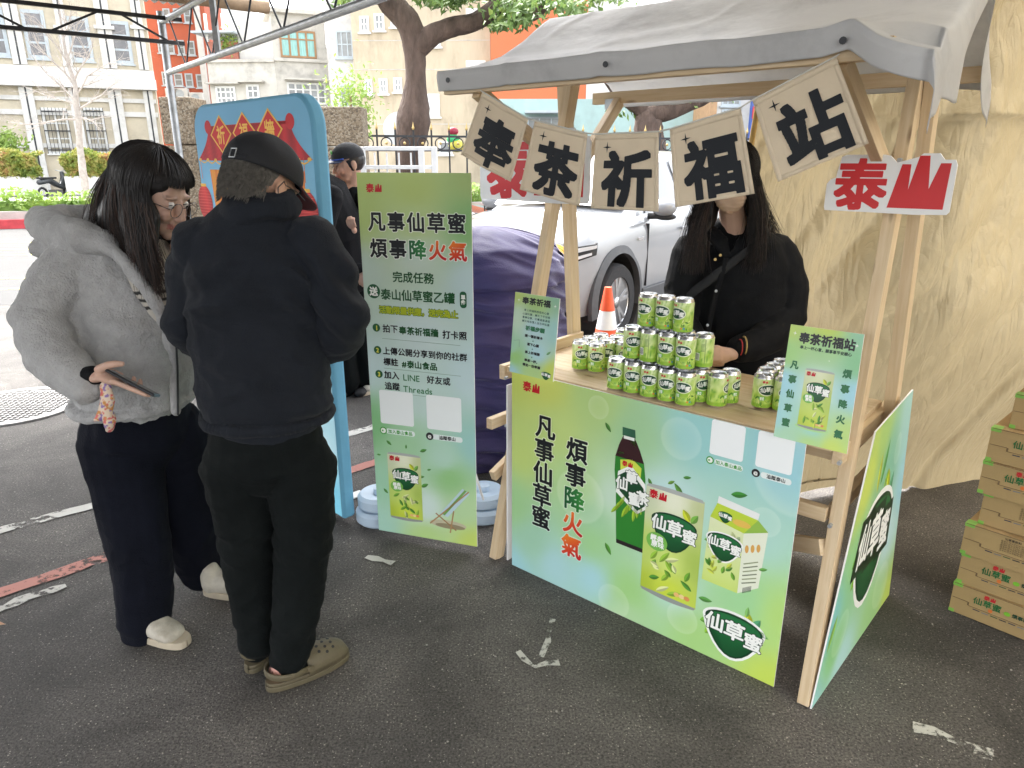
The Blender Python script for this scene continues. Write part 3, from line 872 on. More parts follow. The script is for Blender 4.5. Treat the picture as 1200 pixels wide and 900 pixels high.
def draw_front(P):
    X = lambda u: u*FW; Y = lambda v: v*FH
    for (x, y, r) in ((.36,.93,.045),(.65,.89,.075),(.985,.86,.13),(.45,.055,.07),(.92,.66,.05),(.3,.5,.11),(.7,.12,.06)): bokeh(P, fbg, X(x), Y(y), r, .2)
    maker(P, X(.088), Y(.942), .042, 4)
    for i, c in enumerate('凡事仙草蜜'): P.text(c, X(.15 - .0035*i), Y(.775 - .113*i), .098, INK, 6, bold=.026, n=48, outline=(.035, halo(fbg, .55), 5))
    for i, c in enumerate('煩事降火氣'):
        y = Y(.71 - .118*i); x = X(.283 - .003*i)
        P.text(c, x, y, .098, INK if i < 2 else ((lambda X_, Y_: mixc((20, 80, 48), (60, 150, 60), .5 + (X_-x)*9)) if i == 2 else fire(x, y, .1)), 6, bold=.026, n=48, outline=(.035, halo(fbg, .55), 5))
    # bottle
    bx, by, bw, bh = X(.497), Y(.345), .125, .455
    lean = -.085
    def q(pts): return [(bx + x*bw + lean*(y)*bh*.9 + .01, by + y*bh) for x, y in pts]
    P.poly(q([(-.5,.0),(.5,.0),(.5,.1),(.47,.45),(.5,.62),(.46,.74),(.33,.84),(.19,.92),(.19,.95),(-.19,.95),(-.19,.92),(-.33,.84),(-.46,.74),(-.5,.62),(-.47,.45),(-.5,.1)]), lambda x, y: mixc((60, 148, 50), (34, 110, 42), abs(x-bx)/bw), 3)
    P.poly(q([(-.46,.74),(.46,.74),(.33,.84),(.19,.92),(-.19,.92),(-.33,.84)]), (56, 26, 30), 4)
    P.poly(q([(-.5,0),(.5,0),(.5,.035),(-.5,.035)]), (40, 30, 34), 4)
    P.poly(q([(-.17,.90),(.17,.90),(.17,.925),(-.17,.925)]), (236, 238, 230), 5)
    P.poly(q([(-.21,.925),(.21,.925),(.2,.99),(-.2,.99)]), lambda x, y: mixc((60, 110, 84), (30, 76, 54), .5 + (x-bx)*6), 5)
    P.poly(q([(-.3,.60),(.32,.56),(.38,.70),(.1,.75),(-.3,.72)]), (206, 224, 80), 4)
    for k in range(9): P.leaf(bx + (-.4+.1*k)*bw - .012, by + bh*(.30 + .04*(k % 3)), .06, .008, 1.3 + .1*(k-4), (170, 210, 60), 5)
    maker(P, bx - .022, by + bh*.70, .022, 6)
    P.poly(q([(-.34,.46),(.22,.34),(.47,.4),(.44,.54),(.0,.66),(-.40,.58)]), (22, 70, 40), 6)
    P.poly(q([(-.47,.44),(-.38,.62),(.05,.70),(.49,.58),(.52,.38),(.2,.31)]), WHT, 5)
    for c, x, y in (('仙', -.26, .53), ('草', .06, .60), ('蜜', .14, .43), ('茶', .40, .46)):
        (px_, py_), = q([(x, y)]); P.text(c, px_, py_, .052, WHT, 8, bold=.035, n=30, outline=(.035, (14, 50, 30), 7))
    # carton
    cx, cy = X(.752), Y(.335)
    P.poly([(cx, cy), (cx+.125, cy-.002), (cx+.125, cy+.215), (cx+.01, cy+.235)], lambda x, y: mixc((206, 226, 120), (226, 234, 190), (y-cy)/.23), 3)
    P.poly([(cx+.125, cy-.002), (cx+.19, cy+.045), (cx+.20, cy+.245), (cx+.125, cy+.215)], (232, 236, 214), 3)
    P.poly([(cx+.01, cy+.235), (cx+.125, cy+.215), (cx+.20, cy+.245), (cx+.165, cy+.275), (cx+.03, cy+.29)], lambda x, y: (192, 214, 66), 3)
    P.poly([(cx+.125, cy+.215), (cx+.20, cy+.245), (cx+.165, cy+.275)], (150, 190, 80), 4)
    P.poly([(cx+.03, cy+.29), (cx+.165, cy+.275), (cx+.168, cy+.298), (cx+.032, cy+.315)], (238, 240, 236), 3)
    for i in range(12): P.leaf(cx + random.uniform(.012, .11), cy + random.uniform(.01, .1), .03, .008, random.uniform(0, 3), random.choice([(120,180,60),(214,228,90),(90,160,60)]), 4)
    bowl_logo(P, cx+.065, cy+.15, .125, 4, rim=True)
    bowl_logo(P, cx+.06, cy+.252, .05, 4, rim=False, n=20)
    P.ell(cx+.115, cy+.245, .03, .012, (228, 190, 90), 5)
    for k in range(6): P.line(cx+.135, cy+.04+.014*k, cx+.18, cy+.062+.0145*k, .004, (150, 160, 120) if k % 2 else (120, 130, 100), 4)
    for k in range(3): P.ell(cx+.14+.018*k, cy+.165+.008*k, .006, .014, (222, 170, 90), 4)
    for k in range(8): P.line(cx+.142+.0035*k, cy+.006+.0024*k, cx+.142+.0035*k, cy+.026+.0024*k, .0018, (60, 60, 60), 4)
    # the big can
    can_art(P, X(.548), Y(.185), .215, .405, 5, n=48)
    # leaves in the air
    for x, y, l, a, c in ((.49,.83,.06,-1.0,(90,150,60)),(.56,.67,.035,-1.1,(80,140,50)),(.63,.70,.03,.6,(120,170,70)),(.68,.74,.03,.3,(80,150,60)),(.655,.68,.05,2.3,(100,160,70)),(.84,.735,.055,.25,(70,150,60)),
      (.45,.76,.03,.2,(70,130,50)),(.42,.30,.05,-1.0,(90,160,60)),(.93,.47,.03,.4,(110,180,80)),(.77,.25,.05,.1,(100,170,80)),(.40,.855,.04,-.9,(80,140,60)),(.95,.2,.045,-.3,(130,190,100)),(.905,.21,.05,-1.1,(110,180,90)),(.90,.27,.04,1.5,(140,200,110))):
        P.leaf(X(x), Y(y), l, l*.22, a, c, 4)
    # white plates of the codes, with their captions
    for x, c, t in ((.79, (70, 160, 60), '加入泰山食品'), (.924, (30, 32, 34), '追蹤泰山')):
        P.rrect(X(x)-.055, X(x)+.055, Y(.932)-.058, Y(.932)+.058, .009, (246, 249, 248), 4)
        P.rrect(X(x)-.035, X(x)+.058, Y(.838)-.010, Y(.838)+.010, .009, (236, 244, 240), 4)
        P.ell(X(x)-.050, Y(.838), .013, .013, c, 5); P.ell(X(x)-.050, Y(.838), .009, .009, WHT if c[0] > 50 else c, 6); P.text('≡' if c[0] > 50 else '@', X(x)-.050, Y(.838), .013, c if c[0] > 50 else WHT, 7, bold=.03, n=20)
        P.text(t, X(x)+.012, Y(.838), .0145, c, 6, bold=.02, n=20)
    bowl_logo(P, X(.863), Y(.158), .215, 4, n=56)
p0, p1 = Vector((0, 2.613, 0.002)), Vector((.8405, 1.889, 0.002))
board('front_poster_board', 'wide green drink poster board with bottle, can and carton leaning on the stall front', 'poster', face_matrix(p0, p1), FW, FH, fbg, draw_front)

# side board: a trapezoid following the A-frame
SW, SH = .816, .87
sbg = uvbg(SW, SH, [(0,0,(140,205,200)),(.3,.05,(170,220,215)),(.7,.1,(150,208,120)),(1,0,(196,220,70)),(0,.3,(110,190,190)),(.2,.5,(130,200,120)),(.1,.8,(190,210,70)),(.3,1,(150,195,90)),(.6,.75,(110,180,150)),(.9,.9,(150,205,200)),(1,.6,(150,210,225)),(.8,.4,(190,228,230)),(.5,.3,(150,205,140)),(.15,.15,(120,195,110)),(.45,.62,(120,180,120)),(0,1,(170,200,80))])
def draw_side(P):
    for (x, y, r) in ((.2,.2,.08),(.8,.15,.1),(.75,.8,.06)): bokeh(P, sbg, x*SW, y*SH, r, .2)
    P.leaf(.38, .70, .16, .028, 1.25, (96, 176, 84), 2); P.leaf(.30, .68, .15, .026, 1.75, (206, 220, 70), 2); P.leaf(.46, .62, .09, .022, .9, (150, 200, 70), 2)
    P.leaf(.05, .22, .12, .025, -1.9, (150, 205, 80), 2)
    bowl_logo(P, .40, .42, .50, 3, n=64)
q0, q1 = Vector((.925, 1.790, .002)), Vector((1.472, 2.396, .002))
board('side_poster_board', 'tapered green poster board with a white-lettered bowl emblem beside the right legs', 'poster', face_matrix(q0, q1), SW, SH, sbg, draw_side, corners=[(0,0),(.816,0),(.607,.892),(.223,.853)])

# white panel on the left side frame
m = MB(); m.box(.050, .056, .03, .60, .002, .78)
lp = thing('side_panel_board', 'plain white panel behind the left legs of the stall', 'panel', SO, SRZ)
m.build('panel_sheet', M_WHITE, lp)

# small display boards on the counter
def quad_board(name, label, pts, w, h, bgfn, draw, th=.004, nx=24, ny=30):
    """pts: BL, BR, TR, TL in the world"""
    BL, BR, TR, TL = pts
    M = face_matrix(BL, BR, TL - BL)
    Mi = M.inverted()
    cs = [tuple((Mi @ p)[:2]) for p in (BL, BR, TR, TL)]
    return board(name, label, 'poster', M, w, h, bgfn, draw, th, corners=cs, nx=nx, ny=ny)
w1, h1 = .155, .28
lbg = uvbg(w1, h1, [(0,1,(180,205,90)),(1,1,(130,185,150)),(.5,.9,(160,200,110)),(.1,.7,(190,220,190)),(.5,.6,(180,215,225)),(1,.6,(150,205,200)),(0,.3,(150,205,170)),(.1,.2,(140,200,100)),(.6,.3,(170,215,225)),(1,.1,(200,216,70)),(.5,.05,(170,210,120)),(0,0,(150,205,220))])
def draw_l(P):
    P.text('奉茶祈福', w1*.5, h1*.915, .025, INK, 4, bold=.035, n=40)
    P.star(w1*.1, h1*.91, .006, WHT, 3); P.star(w1*.92, h1*.9, .006, WHT, 3)
    for i, t in enumerate(('奉上祝福與感恩的心意', '心誠則靈，願天下平安順', '喜樂安康，好事連連滿福', '願天地有情人皆吉祥如意')): P.text(t, w1*.52, h1*(.80-.045*i), .0088, (60, 100, 90), 3, bold=.01, n=16)
    P.text('祈福步驟', w1*.52, h1*.585, .017, (46, 120, 80), 4, bold=.05, n=24)
    for i, t in enumerate(('選一張祈福卡', '寫下心願', '掛上祈福牆', '奉茶一杯，', '帶走一份幸福')): P.text(t, w1*.5, h1*(.49-.10*i + (.04 if i == 4 else 0)), .0105, INK, 4, bold=.045, n=20)
    for i in range(3): P.text('↓', w1*.5, h1*(.44-.10*i), .009, (46, 120, 80), 4, bold=.03, n=16)
    P.line(w1*.05, h1*.4, w1*.18, h1*.42, .001, (120, 160, 140), 3); P.line(w1*.18, h1*.42, w1*.19, h1*.33, .001, (120, 160, 140), 3)
    bowl_logo(P, w1*.84, h1*.06, .035, 3, n=18, rim=False); P.leaf(w1*.86, h1*.33, .02, .004, .8, (120, 180, 120), 3)
tl = [SM @ st_at(*p) for p in ((597, 432, -.004), (648, 440, -.004), (656, 350, .045), (604, 342, .045))]
for p in tl[:2]: p.z = .853
quad_board('small_poster_board', 'small pale green instruction board standing at the left end of the counter', tl, w1, h1, lbg, draw_l)
w2, h2 = .195, .305
rbg = uvbg(w2, h2, [(0,1,(176,205,80)),(.5,1,(186,210,70)),(1,1,(130,190,150)),(.5,.85,(150,200,130)),(0,.75,(150,205,110)),(1,.75,(120,190,130)),(0,.5,(150,208,225)),(.5,.5,(200,230,235)),(1,.5,(150,208,225)),(0,.2,(150,208,210)),(.5,.12,(150,212,190)),(1,.15,(180,215,110)),(.8,0,(196,220,80)),(.2,0,(160,210,170)),(.5,.02,(170,214,120))])
def draw_r(P):
    P.text('奉茶祈福站', w2*.53, h2*.90, .030, INK, 4, bold=.038, n=48)
    P.text('奉上一杯心意，願事事平安順心', w2*.53, h2*.82, .0098, (40, 70, 50), 4, bold=.03, n=18)
    P.star(w2*.08, h2*.93, .006, WHT, 3); P.star(w2*.93, h2*.9, .006, WHT, 3); P.star(w2*.6, h2*.74, .003, WHT, 3)
    for i, c in enumerate('凡事仙草蜜'): P.text(c, w2*.14, h2*(.66-.128*i), .023, (38, 110, 66), 4, bold=.045, n=28)
    for i, c in enumerate('煩事降火氣'): P.text(c, w2*.86, h2*(.66-.128*i), .023, (38, 110, 66), 4, bold=.045, n=28)
    P.ell(w2*.5, h2*.145, .045, .008, (176, 220, 150), 2)
    can_art(P, w2*.30, h2*.15, .078, .150, 3, n=24)
tr_ = [SM @ st_at(*p) for p in ((908, 500, -.004), (995, 515, -.004), (1013, 392, .05), (927, 380, .05))]
for p in tr_[:2]: p.z = .853
quad_board('small_poster_board', 'small blue-green board picturing one can at the right end of the counter', tr_, w2, h2, rbg, draw_r)

# maker's signs cut round the two big characters
def sign(label, a0, a1, z0, b, tilt=0):
    W = a1 - a0; H = W*.47
    t = thing('cutout_sign', label, 'sign', st(a0, b, z0), 0)
    M = SM.to_3x3().to_4x4() @ Matrix.Rotation(R(90), 4, 'X'); M.translation = st(a0, b, z0)
    t.rotation_euler = M.to_euler()
    s = W/2.18
    out = [(.02,.0),(1.0,-.01),(1.6,-.02),(2.14,.0),(2.18,.05),(2.18,.86),(2.14,.95),(1.97,.95),(1.93,1.0),(1.88,1.06),(1.62,1.06),(1.55,1.0),(1.32,.93),(1.2,.9),(1.08,1.02),(.98,1.04),(.30,1.04),(.22,1.0),(.17,.72),(.16,.62),(.06,.58),(.0,.5),(.0,.06)]
    m = MB(); m.prism([(x*s, y*s) for x, y in out], -.006, 0); m.build('sign_plate', M_WHITE, t)
    P = Print(); 
    P.text('泰', .62*s, .50*s, s*.98, (206, 34, 40), 2, bold=.03, n=80, square=True, sx=.98); shan(P, 1.14*s, .09*s, s*.93, (206, 34, 40), 2)
    P.build('sign_characters', M_PRINT, t)
    return t
c0, c1 = st_at(965, 247, .245), st_at(1112, 251, .245)
sign('white-edged red cut-out sign of two characters on the right legs', c0.x, c1.x, (c0.z + c1.z)/2, .245)
c0, c1 = st_at(563, 232, .22), st_at(690, 240, .22)
sign('white-edged red cut-out sign half hidden by the first two pennants', c0.x, c1.x, (c0.z+c1.z)/2, .22)

# the string of five cloth pennants
M_CANVAS = mat('natural canvas', (.80, .67, .49), .85, .05, 6, bump=.3, bscale=900, trans=.12)
M_INKCLOTH = colmat('ink on canvas', rough=.8, var=.05)
FL = [('奉', [(565,108),(619,140),(599,213),(538,181)]), ('茶', [(627,142),(688,157),(677,242),(611,222)]), ('祈', [(698,158),(772,155),(772,248),(691,244)]),
      ('福', [(785,152),(868,127),(883,227),(793,243)]), ('站', [(882,118),(980,67),(1017,168),(913,213)])]
desc = ['leftmost and most tilted cloth pennant, lettered with 奉', 'second cloth pennant from the left, lettered with 茶', 'middle cloth pennant hanging level, lettered with 祈', 'cloth pennant over the vendor\'s face, lettered with 福', 'rightmost and largest-looking cloth pennant, lettered with 站']
knots = []
for fi, (ch, px) in enumerate(FL):
    bb = -.19
    TL_, TR_, BR_, BL_ = [SM @ st_at(u, v, bb) for u, v in px]
    M = face_matrix(TL_, TR_, TL_ - BL_)
    t = thing('cloth_pennant', desc[fi], 'pennant', TL_, 0, 'cloth pennants strung under the stall roof'); t.rotation_euler = M.to_euler()
    Mi = M.inverted(); cs = [Mi @ p for p in (BL_, BR_, TR_, TL_)]
    rnd = random.Random(fi)
    ph = rnd.uniform(0, 6)
    def wp(u, v, dz=0, cs=cs, ph=ph):
        p = cs[0]*(1-u)*(1-v) + cs[1]*u*(1-v) + cs[2]*u*v + cs[3]*(1-u)*v
        return Vector((p.x, p.y, p.z + dz + .006*math.sin(u*4+ph)*(1-v) + .003*math.sin(u*9+ph*2)*(1-v*.6)))
    m = MB(); m.grid(lambda u, v: wp(u, v, 0), 24, 24)
    o = m.build('cloth', M_CANVAS, t, smooth=True); sm = o.modifiers.new('s', 'SOLIDIFY'); sm.thickness = .0012; sm.offset = -1
    m = MB()
    for (u0, u1, v0, v1) in ((0,1,.93,1.0),(.0,.055,0,.93),(.945,1,0,.93),(.055,.945,0,.055)):
        m.grid(lambda u, v: wp(u0+(u1-u0)*u, v0+(v1-v0)*v, .0006), 16 if u1-u0 > .5 else 2, 16 if v1-v0 > .5 else 2)
    o = m.build('hem', M_CANVAS, t, smooth=True); sm = o.modifiers.new('s', 'SOLIDIFY'); sm.thickness = .0008
    P = Print()
    P.text(ch, .54, .41, .76, (24, 28, 34), 4, bold=.034, n=80, square=True, run=5)
    P.star(.22, .83, .075, (24, 28, 34), 4, k=.2)
    P.warp(lambda x, y, z: tuple(wp(min(.99, max(.01, x)), min(.99, max(.01, y)), .0022)))
    P.build('character', M_INKCLOTH, t)
    knots += [TL_, TR_]
m = MB(); pts = [SM @ st_at(562, 104, -.17)]
for k in knots: pts.append(k + Vector((0, 0, .002)))
pts.append(SM @ st_at(987, 60, -.17))
m.tube(pts, .0022, 6); co = m.build('pennant_cord', mat('white cord', (.6,.58,.52), .8)); tag(co, 'white cord carrying the five cloth pennants below the roof edge', 'cord')

# ---------------------------------------------------------------- drink cans
canroot = thing('drink_can', 'x', 'can', (0, 0, 0))
rc = .0325
def can_col(u, v):
    a = u*2*math.pi
    n = noise.noise(Vector((math.cos(a)*2.2, math.sin(a)*2.2, v*4)))
    n2 = noise.noise(Vector((math.cos(a)*7, math.sin(a)*7, v*7 + 4)))
    c = mixc((150, 190, 62), (206, 224, 130), min(1, max(0, .5 + n)))
    c = mixc(c, (236, 240, 214), max(0, min(1, (v-.45)*2.2)) * (.55 + .3*n))
    c = mixc(c, (84, 150, 48), max(0, min(1, (n2-.15)*2.4)) * .8)
    if v < .12: c = mixc(c, (128, 176, 40), .7)
    return lin(c)
prf = [(.026, 0), (.0295, .004), (rc, .009), (rc, .104), (.0305, .110), (.028, .1125)]
m = MB(); NU = 48
def canp(u, v):
    a = -u*2*math.pi; z = .009 + .095*v
    return (rc*math.sin(-a), -rc*math.cos(a), z)
m.grid(canp, NU, 18, col=lambda u, v: can_col(u, v))
m.build('can_body', M_LABEL, canroot, smooth=True, color=True)
m = MB(); m.lathe([(.0, .003), (.022, .003), (.026, 0), (.0295, .004), (rc, .0092)], n=40); m.build('base', M_ALU, canroot, smooth=True, angle=40)
m = MB(); m.lathe([(rc, .1038), (.0305, .110), (.0285, .1135), (.028, .115), (.0262, .115), (.0258, .1105), (0, .1105)], n=40)
m.build('lid', M_ALU, canroot, smooth=True, angle=40)
m = MB(); m.box(-.004, .004, -.016, .004, .1108, .1119); m.build('pull_tab', M_ALU, canroot)
P = Print()
cc = 2*math.pi*rc
bowl_logo(P, 0, .067, .058, 2, flat=True)
maker(P, -.010, .095, .0085, 4)
P.ell(-.016, .040, .011, .008, (110, 180, 76), 3); P.text('經典', -.016, .042, .0065, WHT, 4, n=16); P.text('原味', -.016, .0365, .0065, WHT, 4, n=16)
for i in range(26):
    P.leaf(random.uniform(-.04, .05), random.uniform(.014, .045), random.uniform(.008, .02), .003, random.uniform(0, 3), random.choice([(96,160,48),(190,220,90),(226,236,150),(70,130,44)]), 1)
P.rrect(cc/2-.009, cc/2+.009, .03, .055, .001, WHT, 2)
for k in range(9): P.line(cc/2-.0075+.0018*k, .032, cc/2-.0075+.0018*k, .053, .0009, (30, 30, 30), 3)
P.line(cc/2-.03, .02, cc/2-.03, .1, .0015, (60, 120, 50), 2); P.line(cc/2+.026, .02, cc/2+.026, .1, .0015, (60, 120, 50), 2)
for k in range(7): P.line(cc/2+.012, .062+.004*k, cc/2+.024, .062+.004*k, .0014, (70, 120, 60), 2)
P.ell(.018, .021, .003, .003, (226, 120, 60), 3); P.ell(.027, .021, .003, .003, (60, 130, 190), 3)
P.sliced(.0035, -.1, .14)
P.warp(lambda x, y, z: ((rc+.0002+z*.5)*math.sin(x/rc), -(rc+.0002+z*.5)*math.cos(x/rc), y))
lb = P.build('printed_label', M_LABEL, canroot)
cans = []
def put_can(a, b, z, face, label, group):
    o = canroot if not cans else copy_tree(canroot)
    o.location = st(a, b, z)
    d = Vector((0, 0, 0)) - o.location
    o.rotation_euler = (0, 0, math.atan2(d.x, -d.y) * 1.0 + R(face))
    # the label faces local -Y; turn it towards the front of the counter
    o.rotation_euler[2] = math.atan2(d.y, d.x) + R(90) + R(face + random.uniform(-14, 14))
    o['label'] = label; o['group'] = group
    cans.append(o)
G1 = 'cans stacked in the central pyramid'; T0 = TZ + .0008
row = ['leftmost', 'second', 'third', 'fourth', 'fifth', 'rightmost']
for i in range(5): put_can(.519+.0665*i, .082 if i < 5 else 0, T0, (-8, -14, -6, -10, -28)[i], f'{row[i]} green can in the front of the bottom row of the can pyramid', G1)
for i in range(6): put_can(.535+.0665*i, .142, T0, (-10, 20, 60, -30, 40, 75)[i], f'green can in the second line of the bottom layer of the can pyramid, {row[i]}', G1)
put_can(.884, .197, T0, 60, 'green can at the back right corner of the bottom layer of the pyramid', G1)
for i in range(4): put_can(.566+.0665*i, .100, T0+.1155, (4, 130, -10, -6)[i], f'{row[i] if i < 3 else "rightmost"} green can in the front of the middle row of the can pyramid', G1)
for i in range(4): put_can(.60+.0665*i, .160, T0+.1155, (15, -70, 40, 150)[i], f'green can behind the middle row of the can pyramid, {row[i] if i < 3 else "rightmost"}', G1)
for i in range(3): put_can(.609+.066*i, .115, T0+.231, (-22, -16, -50)[i], f'{("left","middle","right")[i]} green can in the top row of the can pyramid', G1)
G2 = 'cans grouped at the left of the counter'
for n_, (a, b, f) in enumerate([(.279,.201,4),(.346,.211,-4),(.275,.268,30),(.344,.283,10),(.276,.340,-40),(.346,.352,0),(.413,.30,20),(.415,.37,60),(.30,.47,0),(.37,.50,30)]):
    put_can(a, b, T0, f, ['green can at the front left corner of the left can group','green can nearest the camera in the left can group, front right','second can back on the left side of the left can group','can behind the front right can of the left can group','third can back on the left side of the left can group','third can back in the middle file of the left can group','can at the right side of the left can group next to the pyramid','can behind the right side can of the left can group','can far back on the counter beside the rear ledge, left','can far back on the counter beside the rear ledge, right'][n_], G2)
G3 = 'cans grouped behind the right display board'
for n_, (a, b, f) in enumerate([(.985,.225,14),(1.05,.235,20),(.968,.292,0),(1.035,.302,40),(.965,.36,30),(1.03,.37,0),(.965,.427,10),(1.10,.28,0),(1.095,.35,0)]):
    put_can(a, b, T0, f, ['nearest green can left of the small right display board','green can half hidden by the left edge of the right display board','second can back on the left side of the right can group','second can back in the middle of the right can group','third can back on the left side of the right can group','third can back in the middle of the right can group','farthest can back on the left side of the right can group','can hidden behind the right display board, near','can hidden behind the right display board, far'][n_], G3)

# ---------------------------------------------------------------- standing banner on the left
BW, BH = .473, 1.545
bbg = uvbg(BW, BH, [(0,1,(168,190,84)),(1,1,(160,190,100)),(.5,.97,(172,194,92)),(0,.9,(170,195,100)),(1,.88,(120,176,96)),(.5,.88,(176,200,120)),(.5,.8,(196,216,200)),(0,.75,(190,214,200)),(1,.74,(186,212,216)),(.5,.6,(202,222,222)),(0,.5,(190,216,218)),(1,.5,(190,216,222)),(.5,.42,(190,216,210)),(0,.33,(110,180,110)),(.3,.28,(150,202,150)),(.7,.25,(170,212,190)),(1,.3,(140,196,190)),(.1,.15,(150,208,170)),(.5,.1,(206,228,220)),(.9,.12,(176,214,150)),(0,.02,(160,212,190)),(.5,.0,(176,214,120)),(1,.0,(190,212,80)),(.75,.2,(130,190,110))])
def draw_banner(P):
    X = lambda u: u*BW; Y = lambda v: v*BH
    maker(P, X(.155), Y(.963), .035, 4)
    for i, c in enumerate('凡事仙草蜜'): P.text(c, X(.16+.178*i), Y(.882), .078, INK, 6, bold=.026, n=44, outline=(.04, halo(bbg, .7), 5))
    for i, c in enumerate('煩事降火氣'):
        x, y = X(.165+.178*i), Y(.815)
        P.text(c, x, y, .078, INK if i < 2 else ((lambda X_, Y_: mixc((24, 90, 52), (70, 150, 80), .5+(X_-x)*10)) if i == 2 else fire(x, y, .08)), 6, bold=.026, n=44, outline=(.04, halo(bbg, .7), 5))
    P.text('完成任務', X(.47), Y(.744), .045, DGREEN, 4, bold=.022, n=32)
    P.ell(X(.095), Y(.703), .029, .029, (26, 92, 56), 4); P.text('送', X(.095), Y(.703), .038, WHT, 5, bold=.04, n=28)
    P.text('泰山仙草蜜乙罐', X(.50), Y(.697), .047, DGREEN, 4, bold=.024, n=32, gap=.98)
    P.rrect(X(.885), X(.945), Y(.674), Y(.716), .012, (26, 92, 56), 4); P.text('單件', X(.915), Y(.695), .020, WHT, 5, bold=.03, n=20, vertical=True)
    P.text('活動限量供應，送完為止', X(.5), Y(.656), .033, (176, 190, 40), 5, bold=.035, n=26, outline=(.05, (60, 110, 50), 4), gap=.95)
    for i, (n_, y) in enumerate((('1', .606), ('2', .545), ('3', .478))):
        P.ell(X(.10), Y(y), .017, .017, (26, 92, 56), 4); P.text(n_, X(.10), Y(y), .026, (226, 220, 90), 5, bold=.04, n=20)
        P.line(X(.15), Y(y-.028 - (.021 if i else 0)), X(.88 - .2*(i == 2)), Y(y-.030 - (.021 if i else 0)), .0015, (110, 150, 130), 3)
    P.text('拍下', X(.16), Y(.606), .035, INK, 4, bold=.024, n=26, align='l'); P.text('奉茶祈福牆', X(.315), Y(.604), .035, DGREEN, 4, bold=.03, n=26, align='l'); P.text('打卡照', X(.72), Y(.602), .035, INK, 4, bold=.03, n=26, align='l')
    P.text('上傳公開分享到你的社群', X(.15), Y(.545), .034, INK, 4, bold=.024, n=26, align='l')
    P.text('標註', X(.15), Y(.515), .034, INK, 4, bold=.03, n=26, align='l'); P.text('#泰山食品', X(.33), Y(.513), .034, DGREEN, 4, bold=.03, n=26, align='l')
    P.text('加入', X(.15), Y(.478), .035, INK, 4, bold=.03, n=26, align='l'); P.text('LINE', X(.33), Y(.476), .038, (50, 120, 70), 4, bold=.012, n=26, align='l'); P.text('好友或', X(.56), Y(.476), .035, INK, 4, bold=.024, n=26, align='l')
    P.text('追蹤', X(.15), Y(.447), .035, INK, 4, bold=.03, n=26, align='l'); P.text('Threads', X(.33), Y(.444), .038, (50, 120, 70), 4, bold=.012, n=26, align='l')
    for x, c, t in ((.255, (70, 160, 60), '加入泰山食品'), (.712, (30, 32, 34), '追蹤泰山')):
        P.rrect(X(x)-.078, X(x)+.078, Y(.385)-.075, Y(.385)+.075, .010, (240, 245, 244), 4)
        P.rrect(X(x)-.055, X(x)+.08, Y(.315)-.012, Y(.315)+.012, .010, (232, 242, 238), 4)
        P.ell(X(x)-.068, Y(.315), .017, .017, c, 5); P.ell(X(x)-.068, Y(.315), .012, .012, WHT if c[0] > 50 else c, 6); P.text('≡' if c[0] > 50 else '@', X(x)-.068, Y(.315), .016, c if c[0] > 50 else WHT, 7, bold=.03, n=20)
        P.text(t, X(x)+.012, Y(.315), .019, c, 6, bold=.025, n=20)
    can_art(P, X(.135), Y(.052), .158, .305, 4, n=40)
    for x, y, l, a in ((.16,.28,.03,-.7),(.33,.275,.02,1.5),(.5,.27,.035,.4),(.47,.19,.03,.2),(.05,.24,.02,0),(.1,.13,.03,-.8),(.55,.215,.02,.3),(.5,.165,.04,.5)): P.leaf(X(x), Y(y), l, l*.25, a, (90, 158, 70), 3)
    # deck chair and its shadow on the sand
    P.ell(X(.72), Y(.055), .085, .020, (196, 190, 160), 3); P.ell(X(.74), Y(.05), .07, .012, (150, 140, 110), 4)
    P.line(X(.54), Y(.05), X(.66), Y(.085), .006, (176, 140, 96), 6); P.line(X(.66), Y(.085), X(.93), Y(.165), .006, (176, 140, 96), 6)
    P.line(X(.60), Y(.085), X(.80), Y(.04), .006, (160, 124, 84), 5); P.line(X(.78), Y(.10), X(.74), Y(.03), .006, (176, 140, 96), 6)
    P.poly([(X(.64), Y(.085)), (X(.72), Y(.078)), (X(.94), Y(.16)), (X(.87), Y(.172))], (190, 214, 222), 5)
    P.poly([(X(.67), Y(.085)), (X(.69), Y(.082)), (X(.91), Y(.166)), (X(.89), Y(.169))], (120, 170, 90), 6)
bn = board('standing_banner', 'tall pale green instruction banner board between the blue poster and the stall', 'banner', face_matrix((-.600, 2.856, .03), (-.148, 2.708, .03)), BW, BH, bbg, draw_banner, nx=24, ny=60)
m = MB(); 
for s_ in (.08, .39):
    m.tube([(s_, 1.2, -.012), (s_, .55, -.03), (s_ + (.03 if s_ > .2 else -.03), -.025, -.30)], .006, 8)
m.tube([(.05, .35, -.13), (.42, .35, -.13)], .005, 8)
m.build('wire_stand', M_WHITE, bn)

# round plastic weights behind the banner
M_PLAST = mat('pale blue plastic', (.50, .62, .74), .4, .05)
for i, (x, y, l) in enumerate(((-.62, 3.02, 'pale blue stacked round stand weights at the left of the tall banner'), (-.135, 3.05, 'pale blue stacked round stand weights at the right of the tall banner'))):
    w_ = thing('stand_weight', l, 'weight', (x, y, 0), 0, 'round stand weights')
    for k in range(2):
        m = MB(); z = k*.072; r = .115 - .012*k
        m.lathe([(.03, z), (r-.012, z), (r, z+.012), (r, z+.052), (r-.014, z+.068), (.05, z+.068), (.03, z+.060)], n=36); m.build('weight_disc', M_PLAST, w_, smooth=True, angle=35)
    m = MB(); m.lathe([(.028, 0), (.028, .16), (.02, .165), (0, .165)], n=20); m.build('stem', M_PLAST, w_, smooth=True, angle=40)

